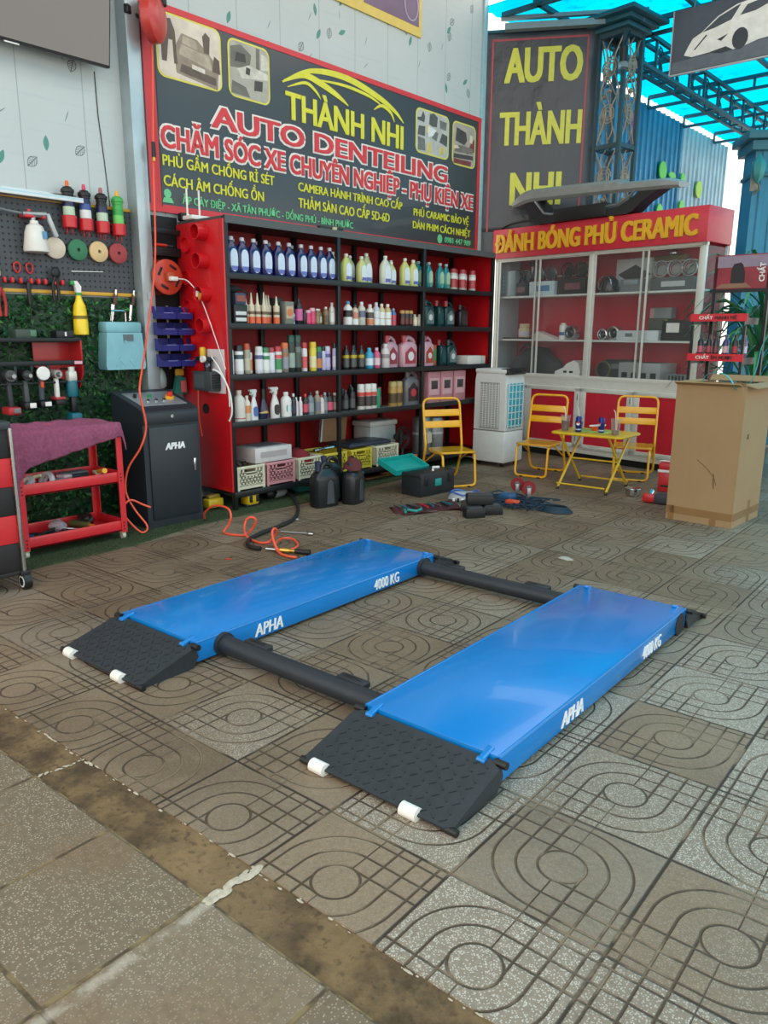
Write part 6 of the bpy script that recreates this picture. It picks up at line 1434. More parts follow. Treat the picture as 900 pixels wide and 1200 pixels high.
b = MB(); b.tube(rounded([(-.25, 0, .015), (-.1, .02, .06), (.15, .02, .07), (.35, 0, .015)]), .013); b.build('strip', BLK2, t)
t = ct('brass_ornament', 'small brass ornament standing on the fascia below the spoiler', 'ornament', 1.42, TOPZ, -.02)
b = MB(); ring(b, 0, .05, .035, .009); b.box((0, 0, .01), (.06, .03, .02)); b.build('ornament', bz, t)

# ------------------------------------------------------------------ the scissor lift
LR = math.radians(2.6)
t = thing('car_lift', 'low double-platform car lift with glossy blue decks and dark checker plate ramps on the paving', 'car lift', (-2.375, 2.86, 0), LR)
def blue_material():
    g = Graph('gloss_blue_paint'); o = g.obj(); n = g.noise(o, 2.0, 3); n2 = g.noise(o, 30.0, 4)
    col = g.mix(n, lin('#0872bd'), lin('#0d82cd')); g.bump(n, .04, .01)
    g.b.inputs['Coat Weight'].default_value = .25; g.b.inputs['Coat Roughness'].default_value = .04
    return g.out(col, g.op('ADD', .16, g.op('MULTIPLY', n2, .12)))
BL = blue_material(); DK = mat('ramp_charcoal', '#33383c', .5, .25, .12, 25); TB = mat('tube_charcoal', '#2d3238', .45, .2, .08); LW = mat('lift_white_print', '#e8ecee', .5)
HL, HW, TZ = .935, .298, .118
def platform(cx, cy, side):
    # folded deck: top with down-turned skirts
    b = MB()
    b.box((cx, cy, TZ-.004), (2*HW, 2*HL, .008), b=.003)
    for s in (-1, 1): b.box((cx+s*(HW-.003), cy, TZ-.05), (.006, 2*HL, .10), b=.002)
    for s in (-1, 1): b.box((cx, cy+s*(HL-.003), TZ-.035), (2*HW-.02, .006, .06), b=.002)
    for s in (-1, 1): b.tube([(cx+s*(HW-.007), cy-HL+.002, TZ-.0075), (cx+s*(HW-.007), cy+HL-.002, TZ-.0075)], .0085, 12)
    p = b.build('platform', BL, t)
    f = MB(); f.box((cx-HW+.05, cy, .022), (.05, 2*HL-.12, .04)); f.box((cx+HW-.05, cy, .022), (.05, 2*HL-.12, .04)); f.box((cx, cy-HL+.1, .02), (2*HW-.08, .06, .036)); f.box((cx, cy+HL-.1, .02), (2*HW-.08, .06, .036))
    for s in (-1, 1):
        f.box((cx+s*(HW-.1), cy-.2, .055), (.02, 1.1, .045), rx=.0); f.box((cx+s*(HW-.14), cy+.2, .055), (.02, 1.1, .045))
    f.build('base_frame', TB, t)
    # lettering on the outer skirts
    for (sgn, y0, y1) in ((1, -.50, .33),):
        for (txt, y, w_, h_) in (('APHA', cy-(.58 if side < 0 else .48), .185, .062), ('4000 KG', cy+.34, .23, .062)):
            o = lettering(txt, w_, h_, LW, p, (cx+HW+.0005, y, TZ-.088), .0012, .022 if txt == 'APHA' else .012, slant=.15 if txt == 'APHA' else 0)
            o.rotation_euler = (0, 0, PI/2)
            o.matrix_parent_inverse = Matrix()
    # ramps hinged at both ends
    for e in (-1, 1):
        ye = cy+e*(HL+.012)
        run = .31 if e < 0 else .24
        a = math.atan2(TZ-.035, run); L = math.hypot(TZ-.035, run)
        M = Matrix.Translation((cx, ye, TZ-.012)) @ (Matrix.Identity(4) if e < 0 else Matrix.Rotation(PI, 4, 'Z')) @ Matrix.Rotation(a, 4, 'X')
        r = MB(); r.T = M; W = HW+.022
        r.prism([(-W+.05, 0), (W-.05, 0), (W, -.03), (W-.0, -L+.02), (W-.03, -L), (-W+.03, -L), (-W, -L+.02), (-W, -.03)], -.008, 0, ax='z')
        for i in range(15):
            for j in range(8):
                x = -W+.045+i*(2*W-.09)/14; y = -.035-j*(L-.06)/7
                r.box((x, y, .0012), (.026, .006, .004), rz=(.8 if (i+j) % 2 else -.8))
        rp_ = r.build('ramp', DK, t)
        for s in (-1, 1):
            q = MB(); q.T = M
            q.prism([(0, -.008), (-L+.03, -.008), (-L+.02, -.03), (-L*.55, -.075), (-.05, -.10), (0, -.06)], s*(W-.014)-.004, s*(W-.014)+.004, ax='x'); q.build('side_gusset', DK, rp_)
            q = MB(); q.T = M; q.cyl((s*(W-.04), -L+.012, -.014), (s*(W-.03)+s*.045, -L+.012, -.014), .013, n=12); q.build('pin', BLK, rp_)
            q = MB(); q.T = M; x = s*.20-(.04 if True else 0); q.cyl((x-.032, -L+.005, -.006), (x+.032, -L+.005, -.006), .024, n=18); (q.build('roller', mat('white_roller', '#e9e6dc', .45), rp_) if e < 0 else None)
            q = MB(); q.T = M; q.box((s*(W-.075), .012, .004), (.026, .07, .014), b=.004); q.cyl((s*(W-.075)-.016, -.02, .0), (s*(W-.075)+.016, -.02, .0), .011, n=12); q.build('hinge_lug', BL, rp_)
            q = MB(); q.T = M; q.cyl((s*(W-.035), .0, -.006), (s*(W+.012), .0, -.006), .014, n=12); q.build('hinge_pin', BLK, rp_)
platform(-.79, -.02, -1); platform(.79, .02, 1)
for (yy, nm) in ((-.80, 'near'), (.79, 'far')):
    b = MB(); b.cyl((-.50, yy, .062), (.50, yy, .062), .044, n=22); b.cyl((-.50, yy, .062), (-.47, yy, .062), .056, n=22); tb = b.build('cross_tube', TB, t)
    for x in (-.28, .30): MB().box((x, yy+.035, .098), (.15, .045, .026), b=.004).build('tube_bracket', TB, tb)
    for x in (-.28, .30): MB().box((x, yy+.035, .1115), (.09, .018, .004), b=.001).build('bracket_slot', BLK, tb)
for s in (-1, 1):
    cx = s*.79; b = MB(); b.T = Matrix.Rotation(0, 4, 'Z')
    b.lathe([(0, 0), (.06, 0), (.06, .004), (0, .004)], (cx+HW, s*.02+HL-.09, .055), 20, M=Matrix.Rotation(PI/2, 4, 'Y')); b.build('tube_socket', BLK, t)

# ------------------------------------------------------------------ yellow chairs and table
CY = mat('chair_yellow', '#e9a80f', .35, 0, .05, coat=.3); TBL = mat('table_yellow', '#dcb321', .35, 0, .06, coat=.3); RUB = mat('rubber_tip', '#1a1a1a', .7)
SH, BH, CWD = .345, .845, .205
def make_chair(label, loc, rz):
    t = thing('folding_chair', label, 'chair', (loc[0], loc[1], 0), rz, 'yellow steel folding chairs')
    r = .0125
    # back frame: one closed loop running from the top bow down to the rear runner
    P = [(-CWD, .14, SH), (-CWD, .235, BH), (CWD, .235, BH), (CWD, .14, SH), (CWD, .27, .013), (-CWD, .27, .013)]
    b = MB(); b.tube(fillet(P, .075, True), r, 9, closed=True); b.build('back_frame', CY, t)
    F = [(-CWD+.03, .10, SH-.015), (-CWD+.03, -.215, SH-.015), (-CWD+.03, -.25, .013), (CWD-.03, -.25, .013), (CWD-.03, -.215, SH-.015), (CWD-.03, .10, SH-.015)]
    b = MB(); b.tube(fillet(F, .05), r, 9); b.build('front_frame', CY, t)
    for z in (.585, .70):
        y = .14+.095*(z-SH)/(BH-SH); b = MB(); b.box((0, y, z), (2*CWD-.01, .008, .07), b=.003, rx=-.19); b.build('back_slat', CY, t)
    b = MB(); b.prism(rr(0, -.045, 2*CWD-.03, .36, .05), SH-.004, SH+.012, ax='z'); b.prism(rr(0, -.045, 2*CWD-.01, .38, .06), SH-.006, SH+.004, ax='z'); b.build('seat', mat('seat_yellow', '#d9a428', .25, 0, .05, coat=.5), t)
    for s in (-1, 1):
        b = MB(); b.tube([(s*(CWD-.012), .19, .20), (s*(CWD-.022), -.06, SH-.02)], .008, 7); b.build('brace', CY, t)
    for (y) in (-.25, .27):
        for s in (-1, 1): b = MB(); b.box((s*.10, y, .007), (.035, .034, .014), b=.004); b.build('rubber_foot', RUB, t)
    return t
c0 = make_chair('yellow folding chair standing alone in front of the shelving with its back to it', (-4.66, 6.24), math.radians(62))
copy_tree(c0, (-4.26, 7.34, 0), math.radians(9), 'yellow folding chair between the cooler and the small yellow table', 'yellow steel folding chairs')
copy_tree(c0, (-3.43, 7.86, 0), math.radians(20), 'yellow folding chair behind the small yellow table by the carton', 'yellow steel folding chairs')

t = thing('folding_table', 'small yellow steel folding table with crossed legs holding drinks', 'table', (-3.47, 7.04, 0), math.radians(3))
TH = .56
b = MB(); b.prism(rr(0, 0, .72, .50, .06), TH-.022, TH, ax='z'); b.tube([(p[0], p[1], TH-.012) for p in rr(0, 0, .725, .505, .062)], .012, 8, closed=True); b.build('table_top', TBL, t)
for x in (-.25, .25):
    for s in (-1, 1):
        xo = x+s*.012
        b = MB(); b.tube([(xo, s*.24, TH-.02), (xo, -s*.29, .012)], .012, 9); b.build('leg', TBL, t); b = MB(); b.cyl((xo, -s*.283, .0), (xo, -s*.283, .03), .016, .014); b.build('rubber_tip', RUB, t)
for s in (-1, 1):
    b = MB(); b.tube([(-.25+s*.012, s*.26, .055), (.25+s*.012, s*.26, .055)], .009, 8); b.build('stretcher', TBL, t)
b = MB(); b.tube([(-.25, 0, TH*.5), (.25, 0, TH*.5)], .009, 8); b.build('stretcher', TBL, t)
def tt(name, label, cat, x, y, rz=0.0, group=None): 
    p = Matrix.Translation((-3.47, 7.04, TH+.001)) @ Matrix.Rotation(math.radians(3), 4, 'Z') @ Vector((x, y, 0)); return thing(name, label, cat, p, rz, group)
cupm = clear_mat('cup_plastic', '#e3e6e6', .05, .1); cof = mat('iced_coffee', '#6d3f26', .2); cof2 = mat('pale_coffee', '#8a6a55', .2)
def cup(x, y, label, fill, m, straw):
    t = tt('plastic_cup', label, 'cup', x, y)
    MB().lathe([(.0, .0), (.034, 0), (.046, .145), (.049, .147), (.049, .152), (.045, .15), (.033, .004), (0, .004)], n=20).build('cup', cupm, t)
    MB().lathe([(0, .005), (.0325, .005), (.0325+.012*fill/.145, fill), (0, fill)], n=18).build('drink', m, t)
    MB().tube([(0.01, 0, .01), (-.012, 0, .21), (-.03, 0, .235)], .004, 6).build('straw', mat('white_straw', '#dedcd8', .4), t)
cup(-.27, -.12, 'plastic cup of dark iced coffee with a straw, nearest corner of the yellow table', .10, cof, True)
cup(-.19, .02, 'plastic cup of iced coffee half hidden behind the first blue can', .085, cof, True)
cup(.24, -.10, 'nearly empty plastic cup with a straw at the carton side of the yellow table', .045, cof2, True)
cbl = mat('can_blue', '#1d2c7a', .25, .4, .05)
for (x, y, lab) in ((-.13, -.12, 'blue drink can beside the iced coffee cups'), (.08, -.06, 'blue drink can beside the nearly empty cup')):
    t = tt('drink_can', lab, 'can', x, y, .3 if x < 0 else -.4)
    MB().lathe([(.024, 0), (.03, .008), (.03, .135), (.026, .146), (.026, .15), (.022, .148), (0, .147)], n=20).build('body', cbl, t)
    b = MB(); b.lathe([(.0, 0), (.018, 0), (.018, .003), (0, .003)], (0, -.0295, .085), 18, M=Matrix.Rotation(PI/2, 4, 'X')); b.build('emblem_white', WHT, t)
    b = MB(); b.prism([(.017*math.cos(q*PI/8), .087+.017*math.sin(q*PI/8)) for q in range(9)], -.0345, -.03); b.build('emblem_red', RED, t)
    b = MB(); b.lathe([(.0303, .02), (.0303, .032)], n=20); b.build('band', mat('can_pale', '#a9b4d8', .3), t)
    MB().lathe([(.0, .148), (.021, .148)], n=16).build('lid', CHR, t)
t = tt('tray', 'green and white sheet under the cans on the yellow table', 'sheet', -.02, .02, .1)
MB().box((0, 0, .003), (.34, .24, .005), b=.001).build('sheet', mat('green_sheet', '#8fae5a', .5, var=.3, scale=9), t)
t = tt('container', 'small orange tub with a folded white tissue on the yellow table', 'tub', -.01, .06, .2)
MB().lathe([(.0, 0), (.055, 0), (.062, .045), (.055, .045), (.05, .006), (0, .006)], n=20).build('tub', mat('tub_orange', '#e0521f', .4), t); MB().box((.0, 0, .055), (.15, .07, .014), b=.004, ry=-.08).build('tissue', WHT, t)

# ------------------------------------------------------------------ evaporative cooler
t = thing('air_cooler', 'white tower air cooler with a grille and turquoise cooling pad beside the shelving', 'air cooler', (-4.965, 7.58, 0), 0.0)
acw = mat('cooler_white', '#d6d7d3', .4, .0, .03); W3, D3, H3 = .44, .40, 1.10
b = MB(); b.box((0, 0, .23), (W3, D3, .36), b=.02); b.build('water_tank', acw, t)
b = MB(); b.prism([(-W3/2+.01, .42), (W3/2-.01, .42), (W3/2-.015, .98), (W3/2-.03, 1.06), (-W3/2+.03, 1.06), (-W3/2+.015, .98)], -D3/2+.005, D3/2-.005); b.build('body', acw, t)
b = MB(); b.box((0, 0, 1.085), (W3-.02, D3-.01, .05), b=.012); b.build('top_cover', acw, t)
b = MB(); b.box((W3/2-.04, 0, 1.082), (.10, D3-.02, .075), b=.012, ry=-.1); b.build('control_panel', mat('cooler_black', '#1d2023', .25), t)
for q in range(3): b = MB(); b.cyl((W3/2+.006, -.1+.09*q, 1.08), (W3/2+.018, -.1+.09*q, 1.08), .014); b.build('knob', mat('cooler_black', '#1d2023'), t)
b = MB(); b.box((0, -D3/2+.0, .70), (.27, .012, .52), b=.003); gp = b.build('grille_recess', mat('grille_dark', '#8f938f', .5), t)
b = MB()
for q in range(26): b.box((0, -D3/2-.006, .46+.0188*q), (.26, .012, .007))
for q in range(7): b.box((-.125+.0417*q, -D3/2-.007, .70), (.006, .014, .5))
b.build('grille', acw, gp)
b = MB(); b.box((W3/2-.004, 0, .70), (.012, .30, .50), b=.003); cp = b.build('cooling_pad', mat('turquoise_pad', '#1fa3b4', .6, 0, .25, 40, bump=.4), t)
b = MB()
for q in range(7): b.box((W3/2+.004, 0, .47+.077*q), (.01, .31, .009))
for q in range(5): b.box((W3/2+.004, -.15+.075*q, .70), (.01, .009, .50))
b.build('pad_grid', acw, cp)
for sx in (-1, 1):
    for sy in (-1, 1): b = MB(); b.cyl((sx*.16-.014, sy*.14, .024), (sx*.16+.014, sy*.14, .024), .024); b.box((sx*.16, sy*.14, .048), (.04, .03, .014)); b.build('caster', BLK, t)

# ------------------------------------------------------------------ tall open carton and the display rack behind it
def cardboard():
    g = Graph('cardboard'); o = g.obj(); x = g.xyz(o); n = g.noise(o, 2.0, 5); f = g.noise(g.vec(g.op('MULTIPLY', x[0], 60), g.op('MULTIPLY', x[1], 60), g.op('MULTIPLY', x[2], 2)), 1, 3)
    col = g.mix(n, lin('#957753'), lin('#a88a61')); col = g.mix(g.op('MULTIPLY', f, .2), col, lin('#846850'))
    st = g.op('MULTIPLY', g.step(g.noise(o, 6.0, 6), .66, .78), .5); col = g.mix(st, col, lin('#6b5238'))
    return g.out(col, .75)
CB = cardboard(); TP = mat('brown_tape', '#8d6a42', .25, var=.06)
t = thing('carton', 'tall open brown cardboard carton standing at the edge of the yard', 'carton', (-2.13, 6.56, 0), math.radians(-1.5))
cw, cd_, ch_ = .53, .61, 1.11
b = MB(); b.box((0, -cd_/2, ch_/2), (cw, .008, ch_)); b.build('front_wall', CB, t); b = MB(); b.box((0, cd_/2, ch_/2), (cw, .008, ch_)); b.build('back_wall', CB, t)
for s in (-1, 1): b = MB(); b.box((s*cw/2, 0, ch_/2), (.008, cd_, ch_)); b.build('side_wall', CB, t)
b = MB(); b.box((0, 0, .006), (cw, cd_, .01)); b.build('bottom', CB, t)
fl = MB(); fl.box((-.02, -cd_/2-.02, ch_+.012), (cw*.96, .07, .008), rx=-.35); fl.build('flap', CB, t)
fl = MB(); fl.box((-cw/2-.0, 0, ch_+.012), (.05, cd_*.9, .008), ry=.3); fl.build('flap', CB, t)
fl = MB(); fl.box((cw/2+.035, 0, ch_+.005), (.10, cd_*.95, .008), ry=.25); fl.build('flap', CB, t)
fl = MB(); fl.box((0, cd_/2+.02, ch_+.035), (cw*.9, .08, .008), rx=.6); fl.build('flap', CB, t)
for z, h in ((.055, .06),):
    b = MB(); b.box((0, -cd_/2-.005, z+.03), (cw, .002, h)); b.box((cw/2+.005, 0, z+.03), (.002, cd_, h)); b.box((-cw/2+.04, -cd_/2-.005, .06), (.05, .002, .12)); b.box((cw/2+.005, .05, .09), (.002, .05, .18)); b.box((.12, -cd_/2-.005, .03), (.05, .002, .06)); b.build('tape', TP, t)
b = MB(); b.box((cw/2+.004, -.15, .72), (.004, .03, .04), b=.001); b.build('hand_hole', BLK, t)
scm = mat('scuff', '#5d4630', .8)
b = MB(); b.tube([(-.05, -cd_/2-.004, .52), (.02, -cd_/2-.004, .47), (.09, -cd_/2-.004, .40), (.12, -cd_/2-.004, .33)], .0028, 5); b.tube([(.09, -cd_/2-.004, .42), (.1, -cd_/2-.004, .30)], .004, 5); b.build('scuff_mark', scm, t)
# teal packing straps spilling out of the top
cst = mat('teal_strap', '#33a8a6', .4, var=.15)
for i, (pts, lab) in enumerate(((((-.12, -.2, .95), (-.08, -.25, 1.17), (.04, -.28, 1.21), (.13, -.29, 1.17), (.20, -.335, 1.09)), 'teal packing strap arching over the front edge of the carton'), (((.1, .1, .95), (.2, .05, 1.2), (.26, -.05, 1.4), (.33, -.12, 1.52)), 'teal packing strap sticking up out of the carton'))):
    b = MB(); cv = rounded(pts, k=6); vs = []; fs = []
    for k, p in enumerate(cv): vs += [p+Vector((0, -.012, 0)), p+Vector((0, .012, 0)), p+Vector((0.002, .012, .003)), p+Vector((0.002, -.012, .003))]
    for k in range(len(cv)-1): fs += [(4*k+q, 4*k+(q+1) % 4, 4*k+4+(q+1) % 4, 4*k+4+q) for q in range(4)]
    b.add(vs, fs); tag(b.build('packing_strap', cst, None, (-2.13, 6.56, 0), math.radians(-1.5)), lab, 'strap')
t = thing('display_rack', 'black tiered display rack with red shelf strips and a red product poster behind the carton', 'display rack', (-2.45, 7.62, 0), math.radians(-2))
rk = mat('rack_black', '#191b1e', .4, .2)
for x in (-.21, .26):
    b = MB(); b.box((x, 0, 1.1), (.03, .03, 2.2)); b.build('post', rk, t)
b = MB(); b.box((.03, .0, .05), (.56, .34, .04)); b.build('base', rk, t)
b = MB(); b.box((.03, -.005, 2.06), (.50, .02, .30)); hd = b.build('header_panel', mat('header_red', '#8d2834', .4, var=.3, scale=4), t)
b = MB(); b.box((.03, -.0165, 2.15), (.46, .004, .10)); b.build('header_sky', mat('header_mauve', '#8f7f90', .45, var=.1), hd)
b = MB(); b.prism([(-.07, 1.96), (.05, 1.96), (.05, 2.05), (.03, 2.12), (.01, 2.14), (-.05, 2.13), (-.07, 2.08)], -.022, -.016); b.build('jug_picture', BLK, hd)
b = MB(); b.prism([(-.2, 1.92), (.12, 1.92), (.06, 1.965), (-.15, 1.955)], -.02, -.016); b.build('ledge_picture', mat('header_tan', '#8f6a55', .5), hd)
o = lettering('CHẤT', .16, .045, WHT, hd, (.225, -.02, 1.97), .002, .03); o.rotation_euler = (0, -PI/2, 0)
b = MB(); b.box((.03, 0, 1.895), (.56, .04, .03)); b.build('crossbar', rk, t)
for z, txt in ((1.64, 'MẠNH MẼ'), (1.29, 'ÊM MƯỢT')):
    b = MB(); b.box((-.02, -.17, z), (.46, .34, .02)); s_ = b.build('shelf', rk, t)
    b = MB(); b.box((-.02, -.345, z+.01), (.50, .008, .065)); st_ = b.build('red_strip', mat('strip_red', '#cf1f2b', .4), s_)
    lettering('CHẤT', .12, .028, WHT, st_, (-.19, -.35, z-.005), .002, .03); lettering(txt, .19, .028, BLK, st_, (-.05, -.35, z-.005), .002, .03)
    for x in (-.25, .20): b = MB(); b.box((x, -.17, z-.03), (.015, .34, .04)); b.tube([(x, -.33, z-.02), (x, 0.0, z+.12)], .008, 6); b.build('shelf_bracket', rk, s_)
for x in (-.25, .21): b = MB(); b.box((x, -.33, .80), (.022, .022, 1.56)); b.build('post', rk, t)
rt = Matrix.Translation((-2.45, 7.62, 0)) @ Matrix.Rotation(math.radians(-2), 4, 'Z')
for i, x in enumerate((-.19, -.12, -.05, .03, .12, .19)):
    t2 = thing('oil_bottle', '%s small bottle from the cabinet side on the lower strip shelf of the black rack' % ORD[i+1], 'bottle', rt @ Vector((x, -.26+.02*(i % 2), 1.301)), 0, 'bottles on the rack shelf')
    c_ = ('#1d1a20', '#221c22', '#2a2430', '#3b3770', '#2b2426', '#6a4a70')[i]
    MB().lathe([(.024, 0), (.027, .006), (.027, .14), (.012, .165), (.012, .18), (.015, .18), (.015, .20), (0, .2)], n=14).build('body', M_(c_, .3), t2); MB().lathe([(.0275, .04), (.0275, .10)], n=14).build('label', M_(('#b8506a', '#a8404a', '#6a2f3a', '#d8b0b8', '#b0303a', '#c9b8cf')[i]), t2)
# palm behind the rack
t = thing('palm_plant', 'strap leaved green plant growing behind the black display rack', 'plant', (-2.55, 8.75, 0), 0)
b = MB(); b.lathe([(.0, 0), (.16, 0), (.21, .34), (.19, .36), (0, .33)], n=20); b.build('pot', mat('plant_pot', '#3d4446', .6), t)
b = MB()
for i in range(130):
    a = R.uniform(0, 6.28); ln = R.uniform(.7, 1.5); z0 = R.uniform(.7, 1.9); rise = R.uniform(.3, .95); w_ = R.uniform(.018, .034)
    ca, sa = math.cos(a), math.sin(a); vs = []; n = 7
    for k in range(n+1):
        u = k/n; rr_ = ln*.62*u; z = z0+rise*math.sin(u*2.1)*.8-.35*u*u; ww = w_*math.sin(PI*min(.97, u*.85+.12))
        p = Vector((rr_*ca, rr_*sa, z)); q = Vector((-sa, ca, .25)); vs += [p-q*ww, p+Vector((0, 0, -.006)), p+q*ww]
    fs = []
    for k in range(n): fs += [(3*k, 3*k+1, 3*k+4, 3*k+3), (3*k+1, 3*k+2, 3*k+5, 3*k+4)]
    b.add(vs, fs, 0 if i % 3 else 1)
b.build('leaves', [mat('palm_green', '#2f7a52', .45, var=.25, scale=8), mat('palm_light', '#5da06a', .45, var=.2, scale=8)], t)
MB().cyl((0, 0, .3), (0, 0, 1.95), .045, .03).build('stem', mat('palm_stem', '#5f5640', .8), t)

# ------------------------------------------------------------------ things lying on the floor
t = thing('cool_box', 'small red cool box with a white rim standing beside the carton', 'cool box', (-2.80, 7.42, 0), .15)
MB().box((0, 0, .10), (.26, .2, .20), b=.015).build('body', RED, t); MB().box((0, 0, .205), (.275, .215, .025), b=.006).build('rim', WHT, t); MB().box((0, 0, .25), (.265, .205, .07), b=.015).build('lid', RED, t); MB().tube(fillet([(-.135, 0, .2), (-.135, -.06, .30), (.135, -.06, .30), (.135, 0, .2)], .03), .008).build('handle', WHT, t); MB().box((0, -.101, .06), (.2, .006, .02)).build('dark_band', BLK, t)
t = thing('hand_tool', 'dark grey tool with a red nose lying on the floor beside the carton', 'tool', (-2.66, 6.78, 0), .1)
MB().box((.12, 0, .05), (.34, .12, .09), b=.015).build('body', mat('slate_tool', '#3a3f48', .5), t); MB().box((-.10, 0, .045), (.12, .1, .08), b=.02).build('nose', RED, t); MB().cyl((-.10, -.03, .07), (-.10, .03, .095), .03).build('cap', CHR, t)
t = thing('steel_bowl', 'small shiny steel bowl on the floor beside the yellow table leg', 'bowl', (-2.99, 6.92, 0), 0)
MB().lathe([(0, 0), (.055, 0), (.072, .03), (.07, .075), (.074, .08), (.066, .078), (.066, .03), (.05, .008), (0, .008)], n=24).build('bowl', mat('polished_steel', '#cfd2d2', .1, 1.0, .02), t)
MB().lathe([(.074, .072), (.076, .076), (.074, .08)], n=24).build('rim', CHR, t)
# jugs in front of the crates
jm = mat('jug_black', '#1b1d20', .35)
def floor_jug(x, y, rz, label, h=.40, w_=.25):
    t = thing('oil_can', label, 'jug', (x, y, .0), rz)
    b = MB(); b.lathe([(.96, 0), (1, .01), (1, h*.6), (.9, h*.72), (.45, h*.84)], n=20, sx=w_/2, sy=.075, pw=5); b.build('body', jm, t)
    b = MB(); b.tube(fillet([(w_*.34, 0, h*.7), (w_*.30, 0, h*.9), (-w_*.02, 0, h*.96), (-w_*.12, 0, h*.8)], .03), .02, 9); b.build('handle', jm, t)
    b = MB(); b.lathe([(.024, h*.8), (.024, h*.92), (.028, h*.92), (.028, h), (0, h)], (-w_*.26, 0, 0), 14); b.build('cap', mat('cap_navy', '#28324a', .4), t)
    b = MB(); b.prism([(-w_*.12, h*.08), (w_*.22, h*.08), (w_*.16, h*.55), (w_*.04, h*.62), (-w_*.06, h*.55)], -.081, -.073); b.build('panel', mat('jug_grey', '#44484c', .35), t)
    return t
floor_jug(-4.82, 4.62, PI/2-.1, 'large black oil jug standing in front of the pink and cream crates')
floor_jug(-4.93, 4.80, PI/2-.15, 'second black oil jug behind the large one in front of the middle post', .42)
t = floor_jug(-4.73, 4.90, PI/2+.3, 'black oil jug with a blue label and a maroon cloth on top', .37, .22)
MB().box((.112, 0, .16), (.006, .1, .22), b=.002).build('blue_label', mat('label_sky', '#2f7fa5', .4), t)
b = MB(); b.lathe([(.02, 0), (.09, -.05), (.08, -.02), (.05, .03), (.03, .055), (0, .06)], n=14)
for q in range(len(b.v)): b.v[q] += Vector((R.uniform(-.015, .015), R.uniform(-.015, .015), R.uniform(-.012, .012)))
tag(b.build('cloth', mat('maroon_cloth', '#5a2a2c', .95, bump=.4, scale=40), None, (-4.73, 4.89, .36), 0, ang=80), 'maroon cloth draped over the neck of the black jug', 'cloth')
# toolbox with open teal lid
t = thing('toolbox', 'black toolbox with an open teal lid on the floor in front of the shelving', 'toolbox', (-4.52, 5.72, 0), math.radians(87))
tbk = mat('toolbox_black', '#22262a', .45)
b = MB(); b.box((0, -.12, .11), (.48, .012, .22), b=.004); b.box((0, .12, .11), (.48, .012, .22), b=.004); b.box((-.235, 0, .11), (.012, .24, .22), b=.004); b.box((.235, 0, .11), (.012, .24, .22), b=.004); b.box((0, 0, .01), (.48, .24, .02)); b.box((0, 0, .20), (.50, .25, .03), b=.006); b.build('body', tbk, t)
MB().box((0, -.128, .12), (.09, .012, .07), b=.008).build('latch', mat('latch_teal', '#1f8f8a', .4), t)
for s in (-1, 1): MB().box((s*.17, -.13, .15), (.05, .014, .09), b=.006).build('clip', BLK, t)
b = MB(); b.box((-.10, .235, .235), (.46, .25, .02), b=.006, rx=.35); b.box((-.10, .12, .215), (.46, .014, .05), rx=.35); b.box((-.10, .35, .30), (.46, .014, .05), rx=.35); b.box((-.33, .235, .26), (.014, .25, .05), rx=.35); b.box((.13, .235, .26), (.014, .25, .05), rx=.35); b.build('lid', mat('lid_teal', '#159a92', .45), t)
b = MB(); b.tube([(.02, -.04, .22), (.12, .05, .225), (.18, .02, .225)], .012); b.build('tool_handle', WHT, t)
# tool roll
t = thing('tool_roll', 'maroon tool roll spread open with small tools on the floor by the toolbox', 'tool roll', (-4.08, 5.14, 0), math.radians(62))
b = MB(); nx, ny = 18, 8; vs = []; fs = []
for i in range(nx+1):
    for j in range(ny+1):
        u, v = i/nx-.5, j/ny-.5; vs.append((u*.62+.05*v, v*.30+.03*math.sin(u*7), .016+.012*math.sin(u*11+v*6)+.01*math.cos(v*9)))
for i in range(nx):
    for j in range(ny): a = i*(ny+1)+j; fs.append((a, a+ny+1, a+ny+2, a+1))
b.add(vs, fs); o = b.build('cloth', mat('roll_maroon', '#4b2226', .9, bump=.3, scale=30), t); m_ = o.modifiers.new('thick', 'SOLIDIFY'); m_.thickness = .008
for i in range(9):
    x = -.26+.06*i; m_ = (CHR, TEAL, BLK, CHR, RED, TEAL, CHR, BLK, TEAL)[i]
    b = MB(); b.cyl((x, -.08+R.uniform(-.03, .03), .038), (x+R.uniform(-.05, .05), .06, .040), .009, .006, 8); b.build('hand_tool', m_, t)
b = MB(); b.tube([(-.22, -.12, .035), (-.16, -.17, .03), (-.10, -.13, .035)], .012); b.tube([(-.24, -.1, .035), (-.26, -.17, .03)], .012); b.build('pliers', mat('latch_teal', '#1f8f8a'), t)
